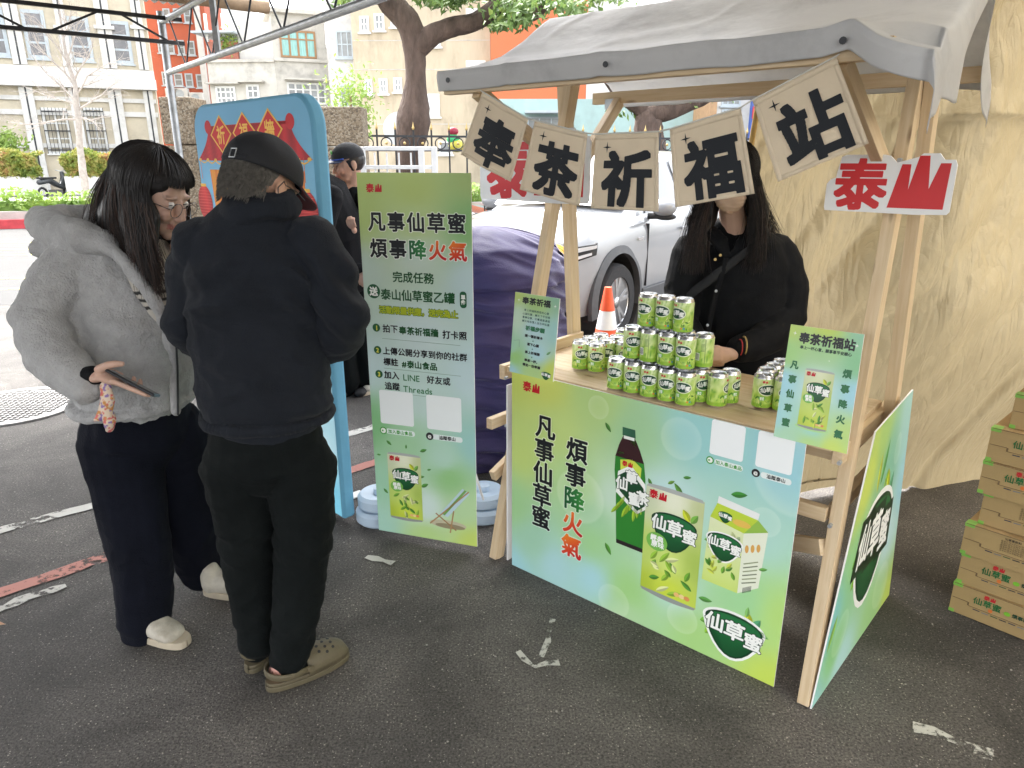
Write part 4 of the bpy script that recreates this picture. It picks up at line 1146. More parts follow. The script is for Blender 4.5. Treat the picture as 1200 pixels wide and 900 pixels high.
# ---------------------------------------------------------------- blue fabric poster stand
PWd, PHt = 1.14, 1.84
pL, pR = Vector((-1.581, 3.741, .035)), Vector((-.775, 2.935, .035))
pm = face_matrix(pL, pR)
ps = thing('fabric_poster_stand', 'light blue fabric poster stand with red temple roof and lantern artwork', 'poster stand', pm.translation); ps.rotation_euler = pm.to_euler()
rr_ = .13
def rr_out(g=0):
    pts = [(-g, -g), (PWd+g, -g)]
    for k in range(9): a = R(90*k/8); pts.append((PWd - rr_ + (rr_+g)*math.cos(a), PHt - rr_ + (rr_+g)*math.sin(a)))
    for k in range(9): a = R(90 + 90*k/8); pts.append((rr_ + (rr_+g)*math.cos(a), PHt - rr_ + (rr_+g)*math.sin(a)))
    return pts
M_BLUECLOTH = mat('blue stretch fabric', lin((104, 166, 196)), .7, .05, 5, bump=.2, bscale=20)
m = MB(); m.prism(rr_out(), -.065, 0); o = m.build('fabric_cover', M_BLUECLOTH, ps, smooth=True, angle=50); bv = o.modifiers.new('b', 'BEVEL'); bv.width = .016; bv.segments = 3; bv.angle_limit = R(50)
P = Print()
pbg = blend([(0, 1.84, (114,176,215)), (1, 1.84, (114,176,209)), (.5, 1.5, (123,187,226)), (0, 1.2, (127,193,233)), (1, 1.1, (134,202,235)), (.5, .7, (209,242,255)), (1, .5, (187,235,248)), (0, .4, (220,246,255)), (1, .1, (132,220,247)), (.5, .05, (165,226,248)), (.93,.3,(226,248,255))])
n0 = len(P.m.v)
P.bg(.014, PWd-.014, .014, PHt-rr_, pbg, 16, 30, 1)
P.poly([(x, y) for x, y in [(PWd-.014, PHt-rr_)] + [(PWd - rr_ + (rr_-.014)*math.cos(R(90*k/8)), PHt - rr_ + (rr_-.014)*math.sin(R(90*k/8))) for k in range(9)] + [(rr_ + (rr_-.014)*math.cos(R(90+90*k/8)), PHt - rr_ + (rr_-.014)*math.sin(R(90+90*k/8))) for k in range(9)] + [(.014, PHt-rr_)]], pbg, 1)
RD, GD, OR = (196, 34, 44), (240, 190, 84), (226, 130, 50)
def redsh(x, y): return mixc((206, 40, 50), (156, 20, 34), .5 + .5*math.sin(x*70))
def sheet(f, nx, ny, col, L): 
    n = len(P.m.v); P.m.grid(lambda u, v: (*f(u, v), P.z(L)), nx, ny); P.m.c[n:] = [lin(col(*v[:2])) for v in P.m.v[n:]]
cx = .5
P.poly([(.14, 1.16), (.90, 1.16), (.84, .5), (.18, .5)], OR, 2)
for x in (.17, .225, .80, .86): P.line(x, 1.16, x+.01, .4, .035, (236, 156, 60), 3)
sheet(lambda u, v: (cx + (u-.5)*(.66 + .26*(1-v)**1.8), 1.20 + .36*v + .02*abs(2*u-1)), 40, 8, redsh, 4)
for x in (.17, .83): P.ell(x, 1.575, .03, .075, RD, 5)
P.line(.17, 1.57, .83, 1.57, .03, (170, 26, 40), 4)
for k in range(13):
    x = .06 + .88*k/12; P.ell(x, 1.205 + .02*abs(k-6)/6, .013, .018, GD, 6)
    if k < 12:
        for j in range(4): P.line(x + .0183*j*1.0, 1.195 - .02*math.sin(math.pi*j/4) + .02*abs(k-6)/6, x + .0183*(j+1), 1.195 - .02*math.sin(math.pi*(j+1)/4) + .02*abs(k-6)/6, .007, GD, 6)
for i, (c, x, y) in enumerate((('祈', .283, 1.49), ('福', .483, 1.50), ('牆', .683, 1.51))):
    P.poly([(x-.095, y), (x, y-.205), (x+.095, y), (x, y+.205)], GD, 7); P.poly([(x-.083, y), (x, y-.18), (x+.083, y), (x, y+.18)], (206, 34, 40), 8)
    P.text(c, x, y-.005, .21, GD, 9, bold=.02, n=44, sx=.36)
P.rrect(.22, .70, .94, 1.10, .005, (196, 40, 40), 4); P.rrect(.235, .685, .955, 1.085, .004, (240, 180, 90), 5)
P.text('寫下一個祈福', .25, 1.02, .062, (70, 40, 20), 6, bold=.03, n=30, align='l')
P.poly([(.20, .90), (.72, .90), (.72, .55), (.20, .55)], (222, 196, 190), 3)
for x, y in ((.058, .98), (.900, .98)):
    P.line(x, y+.13, x, y+.26, .004, (230, 120, 60), 4)
    P.ell(x, y, .070, .095, lambda X, Y, x=x: mixc((226, 52, 52), (150, 20, 30), min(1, abs(X-x)/.082)), 5)
    for k in range(-5, 6):
        hw = .067*math.sqrt(max(0, 1-(k*.016/.095)**2)); P.line(x-hw, y+k*.016, x+hw, y+k*.016+.0001, .002, (236, 96, 84), 6)
    P.rrect(x-.026, x+.026, y+.088, y+.104, .004, GD, 6); P.rrect(x-.026, x+.026, y-.104, y-.088, .004, GD, 6)
nb_ = 0
P.m.v = [v if v[2] < P.DZ*1.5 else (.57 + (v[0]-.5)*1.20, (1.735 - (1.575-v[1])*.42) if v[1] > 1.2 else 1.5775 - (1.2-v[1])*.9, v[2]) for v in P.m.v]
P.build('printed_artwork', M_CLOTHPRINT, ps)
for x in (.12, .90):
    m = MB(); m.box(x-.03, x+.03, -.033, -.027, -.26, .26); m.box(x-.022, x+.022, -.03, .01, -.05, -.01); m.build('foot', M_WHITE, ps, bevel=.003)

# ---------------------------------------------------------------- stacked cartons on the right
M_CARD = mat('brown cardboard', (.38, .255, .115), .85, .07, 4, bump=.15, bscale=220, stretch=(1, 1, 1))
M_GREENTAPE = mat('green tape', (.20, .42, .07), .4, .1)
bd = Vector((.67, -.742, 0)).normalized(); bq = Vector((.742, .67, 0)).normalized()
CH = .1235
def carton(label, off, back, z, upright, rot=0, barcode=False):
    p = Vector((1.648, 2.302, 0)) + bd*off + bq*back
    t = thing('carton', label, 'carton', (p.x, p.y, z), math.atan2(bd.y, bd.x) + R(rot), 'drink cartons stacked at the right')
    W, D, H = .40, .27, CH - .0015
    m = MB(); m.box(0, W, 0, D, 0, H); m.build('box_body', M_CARD, t, bevel=.002)
    m = MB()   # die-cut flap line and its tongue
    m.box(0.004, .055, -.0016, 0, H*.50, H*.505+.001); m.box(.055, .060, -.0016, 0, H*.40, H*.505); m.box(.06, W-.004, -.0016, 0, H*.395, H*.405); m.box(.004, W-.004, -.0022, 0, H*.985, H)
    m.build('flap_edge', mat('cardboard cut edge', (.16, .10, .05), .9) if 'cardboard cut edge' not in bpy.data.materials else bpy.data.materials['cardboard cut edge'], t)
    m = MB(); m.box(-.0012, .030, -.0014, .035, H-.012, H+.0012); m.build('tape', M_GREENTAPE, t)
    m = MB(); m.box(.0, .018, -.0014, .001, 0.0, .013); m.build('tape', M_GREENTAPE, t)
    P = Print()
    if upright:
        maker(P, .120, H*.86, .019, 1, col=(190, 30, 40))
        for c, x in (('仙', .085), ('草', .115), ('蜜', .145)): P.text(c, x, H*.66, .030, (30, 96, 50), 1, bold=.02, n=26)
        P.ell(.128, H*.49, .007, .007, (210, 110, 50), 1); P.ell(.178, H*.60, .010, .008, (120, 180, 50), 1)
        P.text('煩事降', .218, H*.62, .017, (30, 60, 40), 1, bold=.03, n=20); P.text('火', .262, H*.60, .034, (190, 40, 36), 1, bold=.03, n=26); P.text('氣', .295, H*.60, .018, (190, 40, 36), 1, bold=.02, n=20)
    if barcode:
        P.text('仙草蜜飲料', .15, H*.90, .010, (60, 50, 40), 1, bold=.01, n=16)
        for k in range(6): P.text('品名內容量原料有效日期保存方法'[:14 - (k % 3)], .115, H*(.82 - .06*k), .0075, (70, 56, 40), 1, bold=0, n=16, align='l')
    P.rrect(.32, .385, H*.42, H*.82, .002, (60, 50, 40), 1); P.rrect(.323, .382, H*.44, H*.80, .002, (150, 118, 70), 2)
    for k in range(12): P.line(.327 + .0044*k, H*.5, .327+.0044*k, H*.74, .0018 if k % 3 else .0028, (50, 42, 34), 3)
    for k in range(8): P.line(.075 + .028*k, H*.345 - .001*(k % 2), .097 + .028*k, H*.345, .0035, [(50,50,70),(120,120,120),(70,90,60),(40,40,50)][k % 4], 1)
    P.warp(lambda x, y, z: (x, -.0016 - z, y))
    P.build('printed_side', M_CARDPRINT, t)
    return t
carton('bottom carton of the stack, standing on the asphalt', 0, 0, 0.001, True)
carton('second carton from the bottom of the stack', .004, .006, CH, True, .6)
carton('third carton from the bottom, jutting out with small ingredient print', -.002, -.004, 2*CH, False, -.8, True)
carton('fourth carton from the bottom, set back with small ingredient print', .028, .02, 3*CH, False, 1.2, True)
carton('fifth carton from the bottom, lettered green on its side', .010, .0, 4*CH, True, -.5)
carton('sixth carton from the bottom, its top partly bare', .012, .004, 5*CH, True, .5)
carton('seventh carton, set back on the stack with green tape at its corner', .052, .04, 6*CH, False, 1)
carton('top carton of the stack, cut by the right edge of the photo', .078, .03, 7*CH, False, -1)

# ---------------------------------------------------------------- cream tarpaulin wall behind the stall
def crinkle(m, amp=.9):
    """sharp random creases: ridged, warped noise at two scales"""
    nt = m.node_tree; b = nt.nodes['Principled BSDF']; tc = N(nt, 'ShaderNodeTexCoord'); last = None
    mp = N(nt, 'ShaderNodeMapping'); mp.inputs['Rotation'].default_value = (0, R(32), R(0)); mp.inputs['Scale'].default_value = (2.0, 1, .42); nt.links.new(tc.outputs['Object'], mp.inputs[0])
    for sc, w in ((2.2, 1.0), (6, .45), (21, .10)):
        n1 = N(nt, 'ShaderNodeTexNoise', Scale=sc, Detail=2, Distortion=1.6); nt.links.new((mp if sc < 20 else tc).outputs[0 if sc < 20 else 'Object'], n1.inputs['Vector'])
        s1 = N(nt, 'ShaderNodeMath', operation='SUBTRACT'); s1.inputs[1].default_value = .5; nt.links.new(n1.outputs[0], s1.inputs[0])
        a1 = N(nt, 'ShaderNodeMath', operation='ABSOLUTE'); nt.links.new(s1.outputs[0], a1.inputs[0])
        r1 = N(nt, 'ShaderNodeMath', operation='POWER'); r1.inputs[1].default_value = .6; nt.links.new(a1.outputs[0], r1.inputs[0])
        g1 = N(nt, 'ShaderNodeMath', operation='MULTIPLY'); g1.inputs[1].default_value = w; nt.links.new(r1.outputs[0], g1.inputs[0])
        if last is None: last = g1
        else:
            ad = N(nt, 'ShaderNodeMath', operation='ADD'); nt.links.new(last.outputs[0], ad.inputs[0]); nt.links.new(g1.outputs[0], ad.inputs[1]); last = ad
    bp = N(nt, 'ShaderNodeBump', Strength=amp, Distance=.025); nt.links.new(last.outputs[0], bp.inputs['Height']); nt.links.new(bp.outputs[0], b.inputs['Normal'])
M_CREAM = mat('cream tarpaulin', (.46, .38, .235), 0.5, .06, 1.5, bump=.35, bscale=14, bdist=.015, trans=.10, dirt=((.36,.28,.16), 1.2, .7), detail=6)
base = [(1.10, 3.04), (1.40, 3.10), (1.95, 3.30), (2.46, 3.44), (2.80, 3.46), (3.6, 3.55), (4.4, 3.3), (5.2, 2.2), (5.5, 0.5), (5.4, -2.0)]  # last stretch, out of view down the right side, is added to block sky light
blen = [0]
for i in range(1, len(base)): blen.append(blen[-1] + math.dist(base[i], base[i-1]))
crinkle(M_CREAM, .85)
def curtain(u, v):
    s = u*blen[-1]; i = 0
    while i < len(base)-2 and blen[i+1] < s: i += 1
    f = (s - blen[i])/(blen[i+1]-blen[i])
    x = base[i][0]*(1-f) + base[i+1][0]*f; y = base[i][1]*(1-f) + base[i+1][1]*f
    z = .004 + 3.25*v + (.03*math.sin(s*3.1) if v < .02 else 0)
    x -= .20*v*max(0.0, 1-u*2.5)
    # belly of the sheet, blown inwards low down, split by the slanting seam
    seam = 1.02 + .62*v*2.0              # seam position along the sheet at this height
    d = s - seam
    y -= .10*math.sin(min(1, v*2.2)*math.pi)*(.4+.6*min(1, max(0, s-.3)))
    if v < .55: y += .045*math.exp(-(d/.035)**2) + .07*max(0, min(1, -d*3))*(1-v)*1.2
    p = Vector((s*1.1, v*3, 0))
    y += .05*noise.noise(p*1.3) + .016*noise.noise(p*4) 
    up = min(1, .15 + v*2.0)
    k = max(0.0, min(1.0, (s-.35)/.6)); q = min(1.0, v/.37)      # tucked under low down, bellying out above
    y -= .40*k*k*(3-2*k)*q*q*(3-2*q); y += .12*k*max(0.0, v-.4)
    y += .022*(1-2.4*abs(noise.noise(Vector((s*6.5 - v*15, v*3 + s*.8, 13)))))*up
    y += .06*(1-2*abs(noise.noise(Vector((s*2.6 - v*6, v*2 + s*.5, 3))))) * up
    y += .007*(1-2*abs(noise.noise(Vector((s*11 - v*6, v*19 + s*3, 7))))) * up
    y += .0032*(1-2*abs(noise.noise(Vector((s*27 + v*20, v*60 - s*8, 1))))) * (.35 + up)
    y += .0010*(1-2*abs(noise.noise(Vector((s*60 - v*60, v*150, 5)))))
    return (x, y, z)
m = MB(); m.grid(lambda u, v: curtain(u*.42, v), 360, 260); m.grid(lambda u, v: curtain(.42 + u*.58, v), 90, 60)
cw = thing('tarpaulin_wall', 'crinkled cream tarpaulin wall hanging behind the stall and cartons, run on unseen at the right to block sky light', 'tarpaulin', (1.1, 3.04, 0))
m.build('tarpaulin_sheet', M_CREAM, cw, smooth=True, world=True)
m = MB(); m.tube([Vector(curtain(0, v/30)) + Vector((0, -.004, 0)) for v in range(31)], .012, 8); m.build('edge_hem', mat('ochre hem', (.55, .36, .12), .7), cw, smooth=True, world=True)
# ---------------------------------------------------------------- canopies overhead
UD = Vector((.62, -.785, 0)).normalized(); WD = Vector((-.785, -.62, 0)).normalized()
PC = Vector((-3.30, 7.4, 0))
def cp(u, w, z): return PC + UD*u + WD*w + Vector((0, 0, z))
canopy = thing('parking_canopy', 'steel-trussed parking canopy with corrugated roof over the asphalt', 'canopy', PC)
def cb(name, mb, mt, sm=False): return mb.build(name, mt, canopy, smooth=sm, world=True, angle=40 if sm else None)
m = MB(); m.cyl(cp(0, 0, 0), cp(0, 0, 2.95), .035, n=16); cb('post', m, M_STEEL, True)
m = MB(); m.cyl(cp(0, 6.3, 0), cp(0, 6.3, 2.95), .035, n=16); cb('post', m, M_STEEL, True)
m = MB(); m.box(-.09, .09, -.09, .09, 0, .012, M=Matrix.Translation(PC)); cb('base_plate', m, M_STEEL)
for z in (2.42, 2.86):
    m = MB(); m.cyl(cp(-.05, 0, z), cp(9.5, 0, z), .026, n=12); cb('chord', m, M_STEEL, True)
for z, mt in ((2.66, M_DARKSTEEL), (2.86, M_DARKSTEEL)):
    m = MB(); m.beam(cp(.22, -.12, z), cp(.22, 7.5, z), .035, .032); cb('chord', m, mt)
for k in range(24):
    u0 = .25 + k*.38
    m = MB(); m.cyl(cp(u0, 0, 2.42 if k % 2 else 2.86), cp(u0+.38, 0, 2.86 if k % 2 else 2.42), .007, n=6); cb('web_rod', m, M_DARKSTEEL)
for k in range(3):
    m = MB(); m.box(-.02, .02, -.02, .02, 2.42, 2.86, M=Matrix.Translation(cp(1.55+2.9*k, 0, 0))); cb('web_post', m, M_STEEL)
for k in range(13):
    w0 = .0 + k*.56
    m = MB(); m.beam(cp(.22, w0, 2.66 if k % 2 == 0 else 2.86), cp(.22, w0+.40, 2.86 if k % 2 == 0 else 2.66), .012, .018); cb('web_bar', m, M_DARKSTEEL)
M_BROWN = mat('rusty brown roll', (.30, .21, .13), .8, .2, 8, bump=.4, bscale=40, stretch=(1,1,1))
for k in range(6):
    u0 = .75 + k*1.5
    m = MB(); m.cyl(cp(u0, -.75, 2.96), cp(u0, 7.6, 2.96), .055, n=14); cb('purlin', m, M_BROWN, True)
M_SHEETROOF = mat('corrugated roof sheet', (.42, .43, .43), .5, .12, 3, metal=.2, dirt=((.2,.15,.1), 4, .5))
for k in range(8):           # sheets side by side
    m = MB(); w0 = -.35 + k*.98
    m.grid(lambda u, v, w0=w0: cp(-.1 + 9.7*v, w0 + 1.0*u, 3.045 + .012*math.sin(u*2*math.pi*13) + .0025*(k % 2)), 104, 2)
    o = cb('roof_sheet', m, M_SHEETROOF, True)
canopy2 = thing('added_shade_canopy', 'pale fabric canopy added out of view over the stall to shade it, carrying the tarpaulin wall', 'canopy', (1, 3.2, 0))  # unseen canopy, added to shade the stall and stretched to block sky
M_CAN2 = mat('canopy fabric', (.62, .58, .50), .7, .05, 2, trans=.65)
m = MB()
pg = [(-.55, 3.95), (1.05, 3.22), (2.2, 3.55), (6.5, 3.6), (6.5, -2.2), (3.2, -1.6)]
cxy = Vector((3.0, 1.4, 0))
m.grid(lambda u, v: (-.5 + (7.0*u) + .0, 3.6 - 7.2*v + (.35*(1-u) if v < .01 else 0), 3.34 + .12*math.sin(u*math.pi)*math.sin(v*math.pi)), 20, 20)
m.build('canopy_fabric', M_CAN2, canopy2, smooth=True, world=True)
for x, y in ((6.4, 3.5), (6.4, -3.4)):
    m = MB(); m.cyl((x, y, 0), (x, y, 3.34), .03, n=12); m.build('post', M_STEEL, canopy2, smooth=True, world=True)
m = MB(); m.tube([(-.5, 3.96, 3.33), (1.06, 3.62, 3.33), (6.5, 3.6, 3.33)], .022, 8); m.build('ridge_pipe', M_STEEL, canopy2, smooth=True, world=True)

# ---------------------------------------------------------------- kerb, hedges, planters far left
M_KERBW = mat('pale concrete', (.42, .41, .38), .9, .12, 5, bump=.3, bscale=30, dirt=((.25,.23,.2), 2, .5))
M_KERBR = mat('red kerb paint', (.50, .05, .06), .7, .2, 6)
kd = Vector((.94, .34, 0)).normalized()
def kp(s, d, z): return Vector((-12.8, 17.7, 0)) + kd*s + Vector((-kd.y, kd.x, 0))*d + Vector((0, 0, z))
m = MB()
def kbox(m, s0, s1, d0, d1, z0, z1):
    return m.add([kp(s0,d0,z0), kp(s1,d0,z0), kp(s1,d1,z0), kp(s0,d1,z0), kp(s0,d0,z1), kp(s1,d0,z1), kp(s1,d1,z1), kp(s0,d1,z1)], [(3,2,1,0),(4,5,6,7),(0,1,5,4),(1,2,6,5),(2,3,7,6),(3,0,4,7)])
kbox(m, -20, 14, 0, .25, 0, .22); struct('kerb', m, M_KERBR)
m = MB(); kbox(m, -20, 14, .25, 1.3, 0, .40); struct('planter_wall', m, M_KERBW)
m = MB(); kbox(m, -20, 14, 1.3, 14, 0, .16); struct('pavement', m, M_KERBW)

def leaf_mat(name, cols):
    m, nt, b = nodes(name)
    oi = N(nt, 'ShaderNodeTexCoord'); n1 = N(nt, 'ShaderNodeTexNoise', Scale=2.2, Detail=5, Roughness=.7); nt.links.new(oi.outputs['Object'], n1.inputs['Vector'])
    r = N(nt, 'ShaderNodeValToRGB'); nt.links.new(n1.outputs[0], r.inputs[0])
    el = r.color_ramp.elements
    el[0].position = .32; el[0].color = (*cols[0], 1); el[1].position = .7; el[1].color = (*cols[-1], 1)
    for i, c in enumerate(cols[1:-1]): e = el.new(.32 + .38*(i+1)/(len(cols)-1)); e.color = (*c, 1)
    nt.links.new(r.outputs[0], b.inputs['Base Color']); b.inputs['Roughness'].default_value = .55
    tr = N(nt, 'ShaderNodeBsdfTranslucent'); nt.links.new(r.outputs[0], tr.inputs[0]); ms = N(nt, 'ShaderNodeMixShader'); ms.inputs[0].default_value = .3
    nt.links.new(b.outputs[0], ms.inputs[1]); nt.links.new(tr.outputs[0], ms.inputs[2]); nt.links.new(ms.outputs[0], nt.nodes['Material Output'].inputs[0])
    return m
M_HEDGE = leaf_mat('mixed hedge leaves', [(.08,.15,.03), (.22,.28,.05), (.40,.36,.10), (.50,.16,.12)])
M_HEDGE2 = leaf_mat('light green leaves', [(.10,.19,.03), (.24,.36,.07), (.36,.44,.12)])
M_TREELEAF = leaf_mat('tree leaves', [(.05,.10,.03), (.12,.20,.05), (.24,.30,.08)])
def leaves(m, pts, size, rnd):
    for p in pts:
        d = Vector((rnd.gauss(0,1), rnd.gauss(0,1), rnd.gauss(0,1))).normalized(); e = d.orthogonal().normalized(); k = d.cross(e)
        s = size*rnd.uniform(.6, 1.3)
        m.add([p - d*s, p + e*s*.42 + k*s*.1, p + d*s, p - e*s*.42 + k*s*.1], [(0, 1, 2, 3)])
rnd = random.Random(11)
def hedge(name, label, s0, s1, d0, d1, z0, z1, n, mt, size):
    t = thing(name, label, 'hedge', kp((s0+s1)/2, d0, 0))
    m = MB(); kbox(m, s0+.15, s1-.15, d0+.12, d1-.12, z0, z1-.15); m.build('core', mt, t, world=True)
    m = MB(); pts = []
    for k in range(n):
        s, d, z = rnd.uniform(s0, s1), rnd.uniform(d0, d1), rnd.uniform(z0, z1)
        f = rnd.random()
        if f < .6: d = d0 + rnd.uniform(-.08, .12)
        else: z = z1 + rnd.uniform(-.15, .1)
        pts.append(kp(s, d + .1*math.sin(s*5), z + .07*math.sin(s*3.1)))
    leaves(m, pts, size, rnd); tag(m.build('foliage', mt, t, world=True), kind='stuff')
    return t
hedge('low_hedge', 'low clipped pale green hedge behind the red kerb', -18, 13, .45, 1.2, .38, .78, 7000, M_HEDGE2, .08)
# far planters with flowering hedges at about 33 m
M_WPLANT = mat('white planter concrete', (.66, .65, .62), .8, .08, 3)
kq = Vector((-23.5, 31.0, 0)); kdir = Vector((.93, .36, 0)).normalized()
def far_hedge(i, s0, s1, label):
    def q(s, d, z): return kq + kdir*s + Vector((-kdir.y, kdir.x, 0))*d + Vector((0, 0, z))
    t = thing('planter_hedge', label, 'hedge', q(s0, 0, 0), 0, 'flowering hedges in white planters across the street')
    m = MB(); m.add([q(s0,0,.16), q(s1,0,.16), q(s1,1.1,.16), q(s0,1.1,.16), q(s0,0,.95), q(s1,0,.95), q(s1,1.1,.95), q(s0,1.1,.95)], [(4,5,6,7),(0,1,5,4),(1,2,6,5),(2,3,7,6),(3,0,4,7)])
    m.build('planter', M_WPLANT, t, world=True)
    m = MB(); pts = []
    for k in range(5200):
        s = rnd.uniform(s0, s1); z = rnd.uniform(.9, 2.0 + .12*math.sin(s*4+i)); d = rnd.uniform(.05, 1.0) if z > 1.85 else rnd.uniform(-.05, .25)
        pts.append(q(s + .1*math.sin(z*7), d, z))
    leaves(m, pts, .11, rnd); tag(m.build('foliage', M_HEDGE, t, world=True), kind='stuff')
    m = MB(); a, b, c, d = q(s0+.15,.2,.9), q(s1-.15,.2,.9), q(s1-.15,.9,.9), q(s0+.15,.9,.9); z = Vector((0,0,.95)); m.add([a,b,c,d,a+z,b+z,c+z,d+z], [(4,5,6,7),(0,1,5,4),(1,2,6,5),(2,3,7,6),(3,0,4,7)]); m.build('core', M_HEDGE, t, world=True)
far_hedge(0, -.8, 3.2, 'flowering hedge in a white planter at the left edge, left of the first scooter')
far_hedge(1, 4.1, 8.1, 'flowering hedge in a white planter between the two parked scooters')
far_hedge(2, 8.7, 13.0, 'flowering hedge in a white planter behind the slim bare tree')
M_SCOOT = mat('dark scooter plastic', (.05, .055, .06), .35, .2)
for s, l in ((3.65, 'dark scooter parked in the gap left of the middle planter'), (8.4, 'dark scooter parked in the gap right of the middle planter')):
    c = kq + kdir*s; sc_ = thing('parked_scooter', l, 'scooter', c, R(75), 'scooters parked between the planters')
    m = MB(); m.tube([(-.75,0,.7),(-.2,0,.8),(.1,0,.62),(.4,0,.5),(.62,0,.9),(.5,0,1.15)], [(.1,.1),(.16,.14),(.14,.12),(.12,.16),(.16,.16),(.06,.08)], 10); m.build('bodywork', M_SCOOT, sc_, smooth=True)
    for x in (-.62, .68):
        m = MB(); m.tube([(x + .22*math.cos(a), 0, .25 + .22*math.sin(a)) for a in [2*math.pi*k/16 for k in range(16)]], .05, 6, closed=True); m.build('wheel', M_BLACK, sc_, smooth=True)
    m = MB(); m.tube([(.5,-.3,1.2),(.52,0,1.15),(.5,.3,1.2)], .02, 6); m.build('handlebar', M_STEEL, sc_)
    m = MB(); m.box(-.7,.1,-.14,.14,.84,.92); m.build('seat', M_BLACK, sc_, bevel=.02)

# ---------------------------------------------------------------- buildings
class Fac:
    """vertical wall plane through a point with a direction, addressed in (distance, height)"""
    def __init__(s, o, ang): s.o = Vector((*o, 0)); s.a = R(ang); s.d = Vector((math.cos(s.a), math.sin(s.a), 0)); s.n = Vector((s.d.y, -s.d.x, 0))
    def px(s, u, v):
        d = at(u, v, 1.0) - Vector((0, 0, CAM_H)); o = Vector((0, 0, CAM_H))
        t = (s.o - o).dot(s.n)/d.dot(s.n); p = o + d*t
        return (p - s.o).dot(s.d), p.z
M_FRAMEW = mat('white window frame', (.70, .70, .68), .5, .05)
M_FRAMEG = mat('grey window frame', (.42, .47, .50), .5, .08)
M_FRAMEB = mat('brown window frame', (.30, .17, .08), .6, .1)
M_GLASSD = mat('dark window glass', (.10, .095, .10), .12, .35, 1.5, spec=.8)
M_GLASSM = mat('grey window glass', (.22, .23, .23), .15, .3, 1.5, spec=.8)
M_GLASST = mat('teal curtain behind glass', (.20, .42, .38), .2, .3, 3, spec=.7, stretch=(9, 9, .6))
M_CURT = mat('beige curtain behind glass', (.38, .34, .26), .3, .35, 3, stretch=(9, 9, .5))
def win(b, x0, x1, z0, z1, nx, nz, fm, gm, fr=.07, proud=.06, y=0, sill=True, louvre=0):
    m = MB()
    f = fr
    m.box(x0, x1, y-proud, y+.05, z0, z0+f); m.box(x0, x1, y-proud, y+.05, z1-f, z1)
    m.box(x0, x0+f, y-proud, y+.05, z0+f, z1-f); m.box(x1-f, x1, y-proud, y+.05, z0+f, z1-f)
    for i in range(1, nx): xx = x0 + (x1-x0)*i/nx; m.box(xx-f*.35, xx+f*.35, y-proud*.8, y+.04, z0+f, z1-f)
    for i in range(1, nz): zz = z0 + (z1-z0)*i/nz; m.box(x0+f, x1-f, y-proud*.7, y+.04, zz-f*.3, zz+f*.3)
    if sill: m.box(x0-.08, x1+.08, y-proud-.08, y+.02, z0-.08, z0-.003)
    w = m.build('window', fm, b)
    m = MB(); m.box(x0+f*.5, x1-f*.5, y-.02, y-.005, z0+f*.5, z1-f*.5)
    if louvre:
        for k in range(louvre): zz = z0 + f + (z1-z0-2*f)*(k+.5)/louvre; m.box(x0+f, x1-f, y-.045, y-.02, zz-.02, zz+.02)
    m.build('louvre' if louvre else 'pane', fm if louvre else gm, w)
    return w
def bpart(b, name, x0, x1, y0, y1, z0, z1, mt, bevel=0):
    m = MB(); m.box(x0, x1, y0, y1, z0, z1); return m.build(name, mt, b, bevel=bevel)

# cream classical building on the left
M_CREAMW = mat('cream stucco', (.53, .47, .36), .85, .08, 1.2, bump=.2, bscale=8, dirt=((.36,.32,.25), 1.2, .5))
M_WHITEW = mat('white stucco', (.62, .61, .58), .8, .06, 1.5, dirt=((.42,.40,.37), 1.5, .5))
F1 = Fac((-27.2, 42.0), 24.7)
b1 = thing('stucco_building', 'cream and white classical building with tall barred windows at the left', 'building', F1.o, F1.a)
bpart(b1, 'wall', -16, F1.px(187, 140)[0], 0, 12, 0, 15, M_CREAMW)
zc = F1.px(60, 100)[1]
bpart(b1, 'cornice', -16.2, F1.px(189, 140)[0], -.55, 0, zc-.1, zc+.45, M_WHITEW); bpart(b1, 'cornice', -16.1, F1.px(188, 140)[0], -.3, 0, zc+.47, zc+.95, M_WHITEW)
for v0, v1 in ((113, 118), (129, 135), (168, 173)): 
    z0, z1 = F1.px(60, v1)[1], F1.px(60, v0)[1]; bpart(b1, 'string_course', -16, F1.px(187, 140)[0]-.05, -.12, 0, z0, z1, M_WHITEW)
z0 = F1.px(60, 77)[1]; bpart(b1, 'string_course', -16, F1.px(187, 140)[0]-.05, -.2, 0, z0-.5, z0-.1, M_WHITEW)
for u0, u1 in ((-20,-8),(29,45),(86,97),(131,147),(172,183)):
    x0, x1 = F1.px(u0, 140)[0], F1.px(u1, 140)[0]
    bpart(b1, 'pilaster', x0, x1, -.22, 0, 0, zc-.12, M_WHITEW); bpart(b1, 'pilaster', x0, x1, -.22, 0, zc+1.0, 14.5, M_WHITEW)
    m = MB(); xm = (x0+x1)/2; m.box(xm-.04, xm+.04, -.235, -.22, 0, zc-.12); m.box(xm-.04, xm+.04, -.235, -.22, zc+1.0, 14.5); m.build('pilaster_groove', M_DARKSTEEL, b1)
    bpart(b1, 'capital', x0-.15, x1+.15, -.36, 0, F1.px((u0+u1)/2, 36)[1], F1.px((u0+u1)/2, 32)[1], M_WHITEW)
